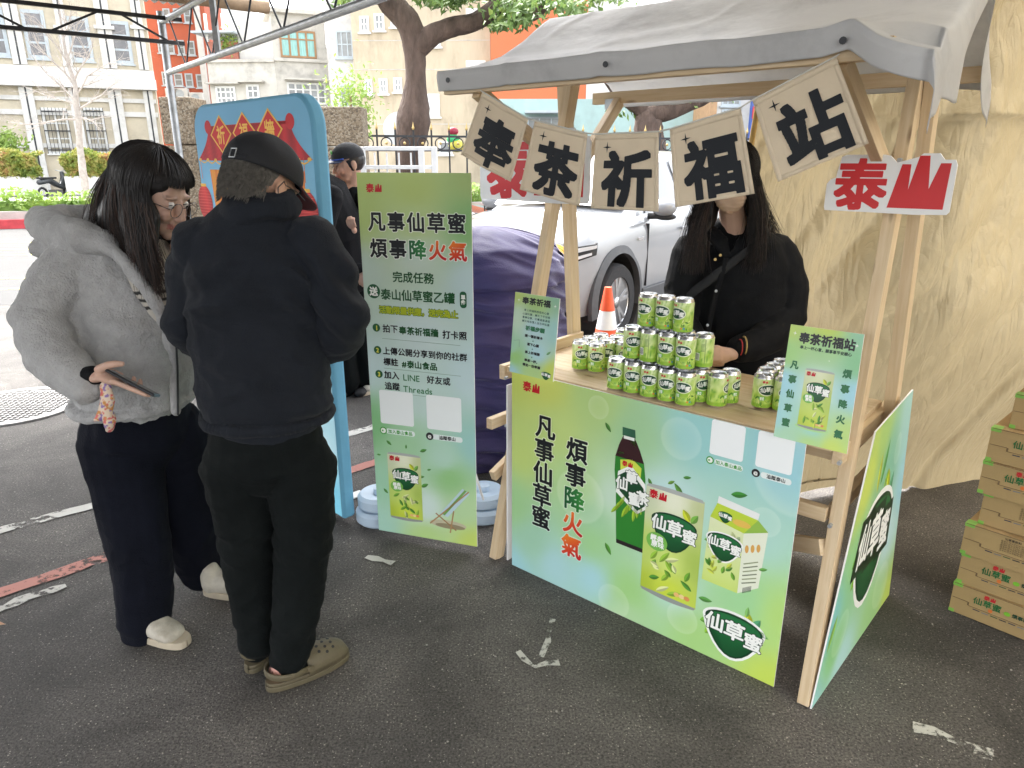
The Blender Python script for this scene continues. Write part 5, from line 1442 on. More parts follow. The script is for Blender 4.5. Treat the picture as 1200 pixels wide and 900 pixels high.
for (ua, ub, va, vb) in ((50,80,126,180),(99,122,126,180)):
    x0, x1 = F1.px(ua+2, 150)[0], F1.px(ub+2, 150)[0]; z1, z0 = F1.px(ua, va)[1], F1.px(ua, vb)[1]
    w = win(b1, x0, x1, z0, z1, 2, 3, M_FRAMEW, M_CURT, fr=.12)
    m = MB(); n = int((x1-x0)/.16)
    for k in range(n+1): xx = x0 + (x1-x0)*k/n; m.box(xx-.012, xx+.012, -.19, -.165, z0, z1)
    for zz in (z0+.2, (z0+z1)/2, z1-.2): m.box(x0, x1, -.16, -.14, zz-.03, zz+.03)
    m.build('window_bars', M_DARKSTEEL, w)
for (ua, ub, va, vb) in ((-12,12,8,66),(32,59,12,69),(82,109,20,72),(129,155,25,75)):
    x0, x1 = F1.px(ua, 60)[0], F1.px(ub, 60)[0]; z1, z0 = F1.px((ua+ub)/2, va)[1], F1.px((ua+ub)/2, vb)[1]
    win(b1, x0, x1, z0, z1, 1, 3, M_FRAMEG, M_GLASSD, fr=.18)
# red brick building
M_BRICK = mat('red brick tile', (.42, .10, .05), .8, .18, 40, bump=.2, bscale=60, dirt=((.30,.10,.06), 1, .5))
F2 = Fac((-27.5, 58), 3)
b2 = thing('brick_building', 'red brick building with small dark windows behind the steel post', 'building', F2.o, F2.a)
bpart(b2, 'wall', F2.px(150, 60)[0], F2.px(245, 60)[0], 0, 12, 0, 22, M_BRICK)
bpart(b2, 'corner_panel', F2.px(233.5, 60)[0], F2.px(240, 60)[0], -.25, 0, 0, 20, M_WHITEW)
for (u0, u1, v0, v1) in ((186,192,46,62),(197,205,47,63),(209,217,47,64),(221,229,48,65),(200,210,86,101),(213,222,86,102),(226,235,87,103),(186,193,84,100),(197,205,10,26),(209,217,10,26),(221,229,10,27)):
    x0, x1 = F2.px(u0, 60)[0], F2.px(u1, 60)[0]; win(b2, x0, x1, F2.px(u0, v1)[1], F2.px(u0, v0)[1], 1, 2, M_FRAMEG, M_GLASSM, fr=.09)
for (u0, v0) in ((206, 104), (196, 104), (224, 109)):
    x0 = F2.px(u0, v0)[0]; z = F2.px(u0, v0)[1]
    m = MB(); m.box(x0, x0+1.0, -.5, 0, z-.8, z); o = m.build('air_conditioner', M_WHITEW, b2, bevel=.03)
    m = MB(); m.lathe([(.30, 0), (.30, .02), (.26, .02), (.26, .005), (0, .005)], (x0+.45, -.52, z-.4), n=20, M=Matrix.Rotation(R(90), 3, 'X')); m.build('fan_grille', M_FRAMEG, o)
# concrete corner house
M_CONC = mat('stained concrete', (.50, .475, .425), .9, .1, 2, bump=.25, bscale=10, dirt=((.19,.18,.16), .9, .85))
M_CORR = mat('pale corrugated wall', (.52, .50, .47), .7, .08, 2, stretch=(8, 8, .5))
F3 = Fac((-14.3, 38), -4); F3b = Fac((0, 0), 22)
xc = F3.px(321, 60)[0]; pc_ = F3.o + F3.d*xc; F3b.o = Vector((pc_.x, pc_.y, 0))
b3 = thing('concrete_house', 'stained concrete corner house with teal-curtained window', 'building', F3.o, F3.a)
xl = F3.px(241, 60)[0]; zt = F3.px(300, 73)[1]
m = MB(); Mi = Matrix.LocRotScale(b3.location, b3.rotation_euler, None).inverted()
def l3(s, d, z): return Mi @ (F3b.o + F3b.d*s - F3b.n*d + Vector((0, 0, z)))
xr = F3b.px(383, 60)[0]
bpart(b3, 'lower_wall', xl, xc-.004, .0, 9, 0, zt, M_CONC)
bpart(b3, 'floor_band', xl-.05, xc-.002, -.12, .0, zt, zt+.14, M_CONC)
bpart(b3, 'upper_wall', F3.px(279, 60)[0], xc-.004, .15, 9, zt+.15, F3.px(300, 25)[1], M_CORR)
def wall3(name, s0, s1, d0, d1, z0, z1, mt):
    vs = [l3(s0,d0,z0), l3(s1,d0,z0), l3(s1,d1,z0), l3(s0,d1,z0), l3(s0,d0,z1), l3(s1,d0,z1), l3(s1,d1,z1), l3(s0,d1,z1)]
    m = MB(); m.add(vs, [(3,2,1,0),(4,5,6,7),(0,1,5,4),(1,2,6,5),(2,3,7,6),(3,0,4,7)]); return m.build(name, mt, b3)
wall3('side_wall', 0, xr, .02, 7, 0, F3b.px(350, 17)[1], M_CONC)
wall3('roof_edge', -.2, xr+.3, -.3, 7.2, F3b.px(350, 17)[1]+.003, F3b.px(350, 12)[1], M_CONC)
zb_ = F3b.px(350, 70)[1]; wall3('floor_band', -.03, xr+.03, -.10, .0, zb_-.1, zb_+.05, M_CONC)
for i, x in enumerate((241.8, 262)):
    bpart(b3, 'balcony_post', F3.px(x, 60)[0], F3.px(x, 60)[0]+.12, .1, .22, zt+.15, zt+2.2, M_FRAMEW)
bpart(b3, 'balcony_parapet', xl+.1, F3.px(278, 60)[0], .05, .2, zt+.16, zt+.95, mat('red balcony tile', (.36,.13,.09), .8, .3, 20))
bpart(b3, 'balcony_back', xl+.1, F3.px(278, 60)[0], 2.0, 2.1, zt+.16, zt+3.4, M_WHITEW)
bpart(b3, 'balcony_roof', xl-.4, F3.px(280, 60)[0], -.5, 2.1, F3.px(262, 40)[1], F3.px(262, 37.5)[1], M_FRAMEG)
m = MB(); leaves(m, [Vector((F3.px(268, 60)[0] + rnd.gauss(0, .3), .0 + rnd.gauss(0,.12), zt + .9 + rnd.gauss(0, .28))) for k in range(260)], .09, rnd); tag(m.build('balcony_plant', M_HEDGE2, b3), kind='stuff')
for (u0, u1, v0, v1, n_) in ((253,276,101,116,4),(289,304,99,115,2)):
    x0, x1 = F3.px(u0, 105)[0], F3.px(u1, 105)[0]; win(b3, x0, x1, F3.px(u0, 122)[1], F3.px(u0, v0)[1], n_, 3, M_FRAMEW, M_GLASSM, fr=.10)
    bpart(b3, 'awning', x0-.35, x1+.35, -.45, -.02, F3.px(u0, v0-2)[1], F3.px(u0, v0-3.5)[1], M_CONC)
def win3(u0, u1, v0, v1, nx, nz, fm, gm):
    s0, s1 = F3b.px(u0, (v0+v1)/2)[0], F3b.px(u1, (v0+v1)/2)[0]; z1, z0 = F3b.px((u0+u1)/2, v0)[1], F3b.px((u0+u1)/2, v1)[1]
    m = MB(); f = .09
    def bx(a, b, d0, d1, c, d): 
        m.add([l3(a,d0,c), l3(b,d0,c), l3(b,d1,c), l3(a,d1,c), l3(a,d0,d), l3(b,d0,d), l3(b,d1,d), l3(a,d1,d)], [(3,2,1,0),(4,5,6,7),(0,1,5,4),(1,2,6,5),(2,3,7,6),(3,0,4,7)])
    bx(s0, s1, -.06, .04, z0, z0+f); bx(s0, s1, -.06, .04, z1-f, z1)
    for i in range(nx+1): ss = s0 + (s1-s0-f)*i/nx; bx(ss, ss+f, -.055, .04, z0+f, z1-f)
    for i in range(1, nz): zz = z0 + (z1-z0)*(.68 if nz == 2 else i/nz); bx(s0+f, s1-f, -.05, .04, zz-.03, zz+.03)
    fo = m.build('window', fm, b3); m = MB(); bx(s0+.03, s1-.03, -.02, 0, z0+.03, z1-.03); m.build('pane', gm, fo)
win3(328, 370, 36, 68, 4, 2, M_FRAMEB, M_GLASST)
win3(337, 382, 97, 122, 5, 3, M_FRAMEW, M_GLASSM)
s0, s1 = F3b.px(333, 93)[0], F3b.px(384, 93)[0]; wall3('awning', s0, s1, -.7, -.03, F3b.px(350, 95)[1], F3b.px(350, 93)[1], M_CONC)
m = MB(); pp = F3b.o + F3b.d*(xr+.15) + Vector((0, 0, 0)); m.cyl(Mi @ (pp - F3b.n*(-.15)), Mi @ (pp - F3b.n*(-.15) + Vector((0,0,11))), .09, n=10); m.build('downpipe', M_FRAMEG, b3, smooth=True)
# white house, beige block, orange block, teal wall
F4 = Fac((-9.4, 37), 0)
b4 = thing('white_house', 'narrow white plastered house between the concrete house and the beige block', 'building', F4.o)
bpart(b4, 'wall', F4.px(384, 60)[0], F4.px(414, 60)[0], .0, 8, 0, 14, mat('weathered white plaster', (.56,.55,.53), .9, .06, 3, dirt=((.3,.3,.3), 2, .7)))
win(b4, F4.px(394, 50)[0], F4.px(415, 50)[0]-.05, F4.px(400, 68)[1], F4.px(400, 36)[1], 3, 2, M_FRAMEG, M_GLASSM, fr=.08)
win(b4, F4.px(399, 110)[0], F4.px(413, 110)[0], F4.px(400, 124)[1], F4.px(400, 100)[1], 2, 2, M_FRAMEG, M_GLASSM, fr=.06)
M_BEIGE = mat('weathered beige render', (.50, .42, .305), .9, .08, 1.3, bump=.25, bscale=9, dirt=((.27,.22,.16), .8, .75), stretch=(1.6, 1.6, .5))
F5 = Fac((-8.2, 36), -1.5)
b5 = thing('beige_block', 'large beige rendered block with small white windows behind the tree', 'building', F5.o, F5.a)
x0, x1 = F5.px(413.5, 60)[0], F5.px(574.5, 60)[0]
bpart(b5, 'wall', x0, x1, 0, 9, 0, 15, M_BEIGE)
for v in (82, 48, 146): z = F5.px(480, v)[1]; bpart(b5, 'render_joint', x0+.01, x1-.01, -.012, 0, z, z+.04, M_CONC)
for (u0, u1, v0, v1) in ((421,432,19,38),(438,450,16,36),(457,467,10,32),(426,436,93,111),(444,454,92,110),(461,471,91,108)):
    win(b5, F5.px(u0, v0)[0], F5.px(u1, v0)[0], F5.px(u0, v1)[1], F5.px(u0, v0)[1], 2, 2, M_FRAMEW, M_GLASSM, fr=.10)
for (u0, u1, v0, v1, n_) in ((546,569,71,89,10),(501,515,110,137,14),(502,516,30,55,12),(546,569,10,27,10)):
    win(b5, F5.px(u0, v0)[0], F5.px(u1, v0)[0], F5.px(u0, v1)[1], F5.px(u0, v0)[1], 2, 1, M_FRAMEW, M_GLASSM, fr=.09, louvre=n_)
win(b5, F5.px(514, 165)[0], F5.px(530, 165)[0], F5.px(520, 181)[1], F5.px(520, 165)[1], 1, 1, M_FRAMEW, M_GLASSM, fr=.09)
F6 = Fac((.0, 35), 0)
M_ORANGE = mat('orange mosaic tile', (.56, .15, .055), .6, .10, 30, bump=.15, bscale=50, dirt=((.40,.14,.07), .9, .4))
b6 = thing('orange_block', 'bright orange tiled block behind the stall roof', 'building', F6.o)
bpart(b6, 'wall', F6.px(574.8, 60)[0], F6.px(688, 60)[0], .0, 8, F6.px(600, 116)[1]+.003, 16, M_ORANGE)
bpart(b6, 'white_corner', F6.px(688.2, 60)[0], F6.px(740, 60)[0], .0, 8, F6.px(600, 116)[1]+.003, 16, M_WHITEW)
M_TEAL = mat('pale teal paint', (.36, .50, .48), .8, .06, 2, dirt=((.28,.36,.35), 1.5, .5))
bpart(b6, 'ground_floor_wall', F6.px(574.8, 130)[0], F6.px(838, 130)[0], -.05, 8, 0, F6.px(600, 116)[1], M_TEAL)
bpart(b6, 'shop_awning', F6.px(615, 130)[0], F6.px(662, 130)[0], -1.2, -.06, F6.px(600, 134)[1], F6.px(600, 131)[1], M_FRAMEG)
win(b6, F6.px(618, 140)[0], F6.px(660, 140)[0], F6.px(620, 165)[1], F6.px(620, 137)[1], 3, 1, M_FRAMEG, M_GLASSM, y=-.05)
F7 = Fac((9, 33), 6)
b7 = thing('pale_shop_house', 'pale tiled shop house with a blue and red sign behind the vendor', 'building', F7.o, F7.a)
x0 = F7.px(839, 130)[0]; bpart(b7, 'wall', x0, x0+9, 0, 8, 0, 14, M_WHITEW); bpart(b7, 'corner_strip', x0-.3, x0-.003, -.1, 6, 0, 14, mat('tan tile strip', (.42,.26,.14), .7))
for v in (112, 128, 144, 160): win(b7, F7.px(846, v)[0], F7.px(868, v)[0], F7.px(850, v+12)[1], F7.px(850, v)[1], 3, 2, M_FRAMEG, M_GLASSM)
bpart(b7, 'sign_panel', F7.px(874, 130)[0], F7.px(885, 130)[0], -.6, -.4, F7.px(880, 165)[1], F7.px(880, 105)[1], mat('blue sign panel', (.05,.10,.34), .4))
bpart(b7, 'sign_disc', F7.px(875, 130)[0], F7.px(884, 130)[0], -.64, -.6, F7.px(880, 140)[1], F7.px(880, 126)[1], mat('red sign panel', (.5,.04,.05), .4))

# ---------------------------------------------------------------- pebble-faced wall behind the poster
def pebble_mat():
    m, nt, b = nodes('pebble dash')
    L = nt.links.new; tc = N(nt, 'ShaderNodeTexCoord')
    vo = N(nt, 'ShaderNodeTexVoronoi', Scale=55); L(tc.outputs['Object'], vo.inputs['Vector'])
    hs = N(nt, 'ShaderNodeSeparateXYZ'); L(vo.outputs['Color'], hs.inputs[0])
    r = N(nt, 'ShaderNodeValToRGB'); L(hs.outputs[0], r.inputs[0]); e = r.color_ramp.elements
    e[0].color = (.14,.11,.08,1); e[1].color = (.42,.36,.27,1); k = e.new(.5); k.color = (.30,.23,.15,1)
    ns = N(nt, 'ShaderNodeTexNoise', Scale=1.5, Detail=4); L(tc.outputs['Object'], ns.inputs['Vector'])
    mx = N(nt, 'ShaderNodeMix', data_type='RGBA', blend_type='MULTIPLY'); mx.inputs[0].default_value = .5
    L(r.outputs[0], mx.inputs[6]); L(ns.outputs[0], mx.inputs[7]); L(mx.outputs[2], b.inputs['Base Color'])
    b.inputs['Roughness'].default_value = .85
    bp = N(nt, 'ShaderNodeBump', Strength=.8, Distance=.01); bp.invert = True; L(vo.outputs['Distance'], bp.inputs['Height']); L(bp.outputs[0], b.inputs['Normal'])
    return m
M_PEB = pebble_mat()
pw = thing('pebble_wall', 'pebble-dash garden wall with a joint line behind the blue poster', 'wall', (-3, 9, 0))
pz = at(380, 125, 9).z
m = MB(); m.box(at(200, 150, 9).x, at(426, 170, 9).x, 9.0, 9.35, at(300, 171, 9).z, pz); m.build('wall_block', M_PEB, pw, world=True, bevel=.012)
m = MB(); m.box(at(201, 150, 9).x, at(425.5, 170, 9).x, 9.01, 9.34, 0, at(300, 172.5, 9).z); m.build('wall_block', M_PEB, pw, world=True, bevel=.012)
m = MB(); m.box(at(193, 150, 9).x, at(230, 150, 9).x, 8.93, 9.4, at(300, 169, 9).z, at(200, 114, 9).z); m.build('gate_pier', M_PEB, pw, world=True, bevel=.012)
m = MB(); m.box(at(193.5, 150, 9).x, at(229.5, 150, 9).x, 8.94, 9.39, 0, at(300, 170.5, 9).z); m.build('gate_pier', M_PEB, pw, world=True, bevel=.012)
# shrub growing on it
sh = thing('shrub', 'bright young green shrub growing above the pebble wall', 'shrub', (at(410, 120, 10).x, 10.2, 0))
m = MB(); c = at(410, 112, 10.2); leaves(m, [c + Vector((rnd.gauss(0,.17), rnd.gauss(0,.15), rnd.gauss(-.02,.19))) for k in range(620)] + [at(428, 140, 10)+Vector((rnd.gauss(0,.05), 0, rnd.gauss(0,.15))) for k in range(90)], .035, rnd); m.build('foliage', M_HEDGE2, sh, world=True)
m = MB(); m.tube([(c.x, 10.2, 0), (c.x+.03, 10.2, 1.4), (c.x, 10.2, c.z)], .02, 6); m.build('stem', M_BROWN, sh, world=True)

# ---------------------------------------------------------------- iron fence and the movable white gate
fn = thing('iron_fence', 'black iron fence with gold spear tips and ring ornaments beyond the car', 'fence', (-2.2, 11, 0))
M_GOLD = mat('faded gold paint', (.50, .36, .14), .5, .1, metal=.3)
fa, fb_ = Vector((-2.25, 11.0, 0)), Vector((5.2, 13.1, 0)); fl = (fb_-fa).length; fd = (fb_-fa).normalized()
nb = int(fl/.27)
for k in range(nb):
    p = fa + fd*(k*.27)
    m = MB(); m.box(-.012, .012, -.012, .012, .12, 2.05, M=Matrix.Translation(p)); b_ = m.build('bar', M_DARKSTEEL, fn, world=True)
    m = MB(); m.lathe([(.014, 2.05), (.021, 2.08), (.012, 2.10), (0, 2.17)], p, n=8); g_ = m.build('spear_tip', M_GOLD, fn, world=True, smooth=True); 
    m = MB(); c = p + fd*.135 + Vector((0, 0, 1.86)); m.tube([c + fd*(.08*math.cos(a)) + Vector((0,0,.08*math.sin(a))) for a in [2*math.pi*q/14 for q in range(14)]], .010, 6, closed=True); m.build('ring', M_DARKSTEEL, fn, world=True, smooth=True)
    m = MB(); m.ell(c, (.022, .022, .022), n=8, m=6); m.build('boss', M_GOLD, fn, world=True, smooth=True)
    m = MB(); c = p + fd*.135 + Vector((0, 0, .62)); m.tube([c + fd*(.125*math.cos(a)) + Vector((0,0,.2*math.sin(a))) for a in [math.pi*q/8 for q in range(9)]], .012, 6); m.build('arch', M_DARKSTEEL, fn, world=True, smooth=True)
for z in (.2, .6, 1.76, 1.96):
    m = MB(); m.beam(fa + Vector((0,0,z)), fb_ + Vector((0,0,z)), .03, .03); m.build('rail', M_DARKSTEEL, fn, world=True)
wg = thing('white_gate', 'white painted tubular gate panel behind the capped man', 'gate', (-1.2, 8, 0))
gx0, gx1 = at(424, 171, 8).x, at(512, 172, 8).x; gz_ = at(500, 172, 8).z
M_GATEP = mat('white gate paint', (.66, .67, .68), .45, .08, 6)
for x in (gx0, gx1-.03, gx1-.17): m = MB(); m.box(x-.03, x+.03, 7.97, 8.03, 0, gz_); m.build('upright', M_GATEP, wg, world=True, bevel=.004)
for v in (174, 196, 213, 240): z = at(470, v, 8).z; m = MB(); m.box(gx0+.031, gx1-.061, 7.98, 8.02, z-.02, z+.02); m.build('bar', M_GATEP, wg, world=True, bevel=.003)
for k in range(5): x = gx0 + .13 + k*.13; m = MB(); m.box(x-.008, x+.008, 7.99, 8.01, .3, gz_-.06); m.build('rod', M_GATEP, wg, world=True)

# clutter in the street behind the fence: white sign disc, coloured balls on a stand
sg = thing('round_sign', 'round white sign on a post behind the iron fence', 'sign', (at(468, 160, 14).x, 14, 0))
c = at(468, 151, 14); m = MB(); m.lathe([(.30, 0), (.30, .03), (0, .03)], (c.x, 14, c.z), n=24, M=Matrix.Rotation(R(90), 3, 'X')); m.build('disc', M_GATEP, sg, world=True)
m = MB(); m.cyl((c.x, 14.03, 0), (c.x, 14.03, c.z+.1), .03, n=10); m.build('post', M_GATEP, sg, world=True)
for (u, v, cc, l, r) in ((531, 154, (.35,.03,.06), 'dark red ball on the pole behind the fence', .09), (531, 163, (.05,.5,.18), 'green plastic bag tied below the red ball', .11), (535, 171, (.62,.55,.08), 'yellow plastic bag hanging below the green one', .14)):
    c = at(u, v, 12.6); m = MB(); m.ell(c, (r, r*.6, r*.75), n=14, m=8); o = m.build('hanging_ball', mat('toy colour', cc, .4), smooth=True); tag(o, l, 'ball')

# ---------------------------------------------------------------- trees
M_BARK = mat('rough brown bark', (.105, .072, .058), .95, .4, 7, bump=.9, bscale=22, stretch=(1, 1, .35), bdist=.04, detail=8)
M_BARKW = mat('pale slim bark', (.36, .32, .29), .9, .25, 9, bump=.4, bscale=30)
def limb(m, pts, r, n=14, seed=0):
    pts = [Vector(p) for p in pts]; P, Q = [], []
    for i in range(len(pts)-1):
        for k in range(5):
            t = k/5
            a = pts[max(i-1,0)]; b = pts[i]; c = pts[i+1]; d = pts[min(i+2, len(pts)-1)]
            P.append(.5*((2*b) + (c-a)*t + (2*a-5*b+4*c-d)*t*t + (3*b-a-3*c+d)*t**3)); Q.append(r[i]*(1-t) + r[i+1]*t)
    P.append(pts[-1]); Q.append(r[-1])
    Q = [(q*(1+.10*noise.noise(p*3)), q*(1+.10*noise.noise(p*3+Vector((7,0,0))))) for p, q in zip(P, Q)]
    n0 = len(m.v); m.tube(P, Q, n)
    for i in range(n0, len(m.v)):
        v = Vector(m.v[i]); c = P[(i-n0)//n]; d = (v-c)
        m.v[i] = tuple(c + d*(1 + .10*noise.noise(v*7) + .05*noise.noise(v*20)))
T1 = 11.8
t1 = thing('street_tree', 'thick gnarled street tree with a swollen trunk and forking limbs', 'tree', (at(480, 250, T1).x, T1, 0))
q = lambda u, v, y=T1: at(u, v, y)
m = MB()
base_ = q(482, 250); limb(m, [(base_.x, T1, 0), q(480, 240), q(479, 205), q(481, 165), q(485, 140), q(487, 100), q(486, 60), q(480, 30), q(462, 8), q(440, -12), q(415, -22)], [.27,.24,.19,.225,.25,.165,.175,.20,.18,.145,.11], 18)
m.build('trunk', M_BARK, t1, smooth=True, world=True)
m = MB(); limb(m, [q(488, 58), q(505, 42), q(530, 32), q(560, 24), q(585, 5), q(612, -10)], [.17,.165,.14,.125,.12,.10], 14); limb(m, [q(448, -4), q(425, -2), q(410, -15)], [.10,.09,.07], 10)
m.build('limb', M_BARK, t1, smooth=True, world=True)
m = MB(); limb(m, [q(640, -14), q(634, 8), q(622, 18), q(606, 14), q(590, -6)], [.10,.10,.09,.06,.04], 10); limb(m, [q(575, 14), q(578, 2), q(572, -12)], [.07,.06,.05], 10); m.build('limb', M_BARK, t1, smooth=True, world=True)
m = MB(); pts = []
for (u, v, su, sv, n_) in ((402,-2,14,9,120),(520,-2,26,9,420),(545,-12,40,8,500),(600,12,26,11,330),(640,2,28,14,300),(585,28,16,7,150),(612,26,10,6,70),(672,8,14,12,120),(700,-4,30,8,260),(470,-22,60,12,500)):
    for k in range(n_): pts.append(at(rnd.gauss(u, su*.6), rnd.gauss(v, sv*.6), T1 + rnd.gauss(0, .5)))
leaves(m, pts, .075, rnd); m.build('foliage', M_TREELEAF, t1, world=True)
T2 = 14
t2 = thing('street_tree', 'second street tree whose forked limbs show below the stall roof', 'tree', (at(765, 200, T2).x, T2, 0))
q = lambda u, v, y=T2: at(u, v, y)
m = MB(); limb(m, [(q(762, 200).x, T2, 0), q(762, 190), q(760, 150), q(762, 135), q(778, 132), q(805, 122), q(850, 100), (q(900, 60))], [.34,.30,.27,.2,.17,.15,.13,.10], 14); m.build('trunk', M_BARK, t2, smooth=True, world=True)
m = MB(); limb(m, [q(764, 142), q(752, 128), q(736, 118), q(716, 96), q(700, 70)], [.17,.15,.13,.11,.08], 12); limb(m, [q(768, 135), q(770, 118), q(772, 95)], [.11,.1,.07], 10); m.build('limb', M_BARK, t2, smooth=True, world=True)
m = MB(); leaves(m, [at(rnd.gauss(790, 22), rnd.gauss(108, 7), T2 + rnd.gauss(0, .4)) for k in range(240)] + [at(rnd.gauss(740, 14), rnd.gauss(128, 6), T2) for k in range(60)] + [at(rnd.gauss(800, 60), rnd.gauss(60, 20), T2) for k in range(900)], .07, rnd); m.build('foliage', M_TREELEAF, t2, world=True)
# slim bare tree before the cream building
T3 = 24
t3 = thing('bare_tree', 'slim white-barked bare tree with spreading twigs before the cream building', 'tree', (at(97, 240, T3).x, T3, 0))
q = lambda u, v: at(u, v, T3)
m = MB(); limb(m, [(q(101, 236).x, T3, .3), q(99, 215), q(94, 175), q(92, 140), q(89, 120), q(88, 100), q(80, 75), q(74, 45), q(70, 15), q(68, -10)], [.13,.12,.10,.09,.085,.07,.05,.035,.025,.015], 10); m.build('trunk', M_BARKW, t3, smooth=True, world=True)
m = MB(); r5 = random.Random(21)
def twig(m, p, d, L, r, lev):
    pts = [p]; rr = [r]
    for k in range(5):
        d = (d + Vector((r5.gauss(0,.17), r5.gauss(0,.17), r5.gauss(.03,.14)))).normalized(); pts.append(pts[-1] + d*L/5); rr.append(r*(1-.14*(k+1)))
    m.tube(pts, rr, 4)
    if lev > 0:
        for k in range(1, 6):
            for _ in range(2 if lev > 1 else 1):
                e = (d + Vector((r5.gauss(0,.75), r5.gauss(0,.6), r5.gauss(.05,.5)))).normalized(); twig(m, pts[k], e, L*.55, rr[k]*.55, lev-1)
for (u, v, du, dv, L) in ((90,140,-60,-4,1.9),(90,140,45,-14,1.3),(88,118,-36,-34,1.9),(89,112,34,-30,1.8),(86,98,-40,-40,1.7),(86,96,30,-50,1.7),(80,75,-22,-40,1.4),(78,70,30,-38,1.4),(74,45,-20,-30,1.1),(74,45,20,-36,1.1),(92,128,40,-30,1.5),(90,122,-50,-22,1.6)):
    p = q(u, v); d = (q(u+du, v+dv) - p).normalized(); d.y = r5.uniform(-.4, .4); twig(m, p, d, L, .034, 2)
m.build('branches', M_BARKW, t3, world=True)
bu = thing('shrub', 'round bright green bush at the left edge above the planter hedge', 'shrub', (at(4, 200, 36).x, 36, 0))
m = MB(); c = at(2, 170, 36); m.ell(c, .8, n=10, m=6); 
m = MB(); leaves(m, [c + Vector((rnd.gauss(0,.45), rnd.gauss(0,.4), rnd.gauss(0,.38))) for k in range(900)], .13, rnd); m.build('foliage', M_HEDGE2, bu, world=True)
m = MB(); m.cyl((c.x, 36, 0), (c.x, 36, c.z), .08, n=8); m.build('stem', M_BARK, bu, world=True)

# ---------------------------------------------------------------- cars
M_PEARL = mat('pearl white car paint', (.27, .28, .30), .28, .02, 2, spec=.6, coat=1)
M_CLAD = mat('grey plastic cladding', (.075, .078, .085), .6, .1, 20)
M_CARGLASS = mat('tinted car glass', (.02, .025, .03), .04, .2, 2, spec=1, coat=.5)
M_TYRE = mat('tyre rubber', (.022, .022, .024), .8, .15, 30, bump=.3, bscale=120)
M_ALLOY = mat('machined alloy', (.55, .56, .58), .28, .06, 12, metal=.9)
M_LENS = mat('clear lamp lens', (.55, .57, .6), .08, .1, 8, spec=1, coat=1)
M_CHROME = mat('chrome strip', (.7, .71, .73), .12, .03, 5, metal=1)
def cint(tab, x):
    if x <= tab[0][0]: return tab[0][1]
    for (a, p), (b, q_) in zip(tab, tab[1:]):
        if x <= b: t = (x-a)/(b-a); t = t*t*(3-2*t); return p + (q_-p)*t
    return tab[-1][1]
def wheel(parent, x, y, r, w, out, spokes=10):
    """wheel with axle along local y; out = sign of the outer side"""
    wt = MB(); Mx = Matrix.Rotation(R(90), 3, 'X')
    wt.lathe([(r*.66, -w/2), (r*.93, -w/2), (r*.985, -w*.38), (r, -w*.2), (r, w*.2), (r*.985, w*.38), (r*.93, w/2), (r*.66, w/2), (r*.62, w*.3), (r*.62, -w*.3), (r*.66, -w/2)], (x, y, r), n=44, M=Mx)
    t = wt.build('wheel', M_TYRE, parent, smooth=True, angle=35)
    yo = y + out*w*.42
    k = MB(); k.lathe([(r*.63, 0), (r*.67, .012), (r*.69, 0), (r*.67, -.01)], (x, yo, r), n=40, M=Mx); k.lathe([(r*.60, -.12), (r*.63, -.12), (r*.63, .0), (r*.61, 0)], (x, yo, r), n=40, M=Mx)
    k.build('rim', M_ALLOY, t, smooth=True, angle=35)
    k = MB(); k.lathe([(r*.60, 0), (0, 0)], (x, y - out*w*.05, r), n=30, M=Mx); k.build('brake_disc', M_DARKSTEEL, t)
    for i in range(spokes//2):
        a = 2*math.pi*i/(spokes//2) + .3
        k = MB()
        for s in (-1, 1):
            a2 = a + s*.17
            k.beam((x + r*.10*math.cos(a), yo - out*.01, r + r*.10*math.sin(a)), (x + r*.64*math.cos(a2), yo - out*.004, r + r*.64*math.sin(a2)), .035*r/.36, .022, side=(0, 1, 0))
        k.build('spoke', M_ALLOY, t)
    k = MB(); k.lathe([(0, -.012), (r*.13, -.01), (r*.15, .0), (r*.13, .01), (0, .012)], (x, yo, r), n=18, M=Mx); k.build('hub_cap', M_ALLOY, t, smooth=True)
    return t
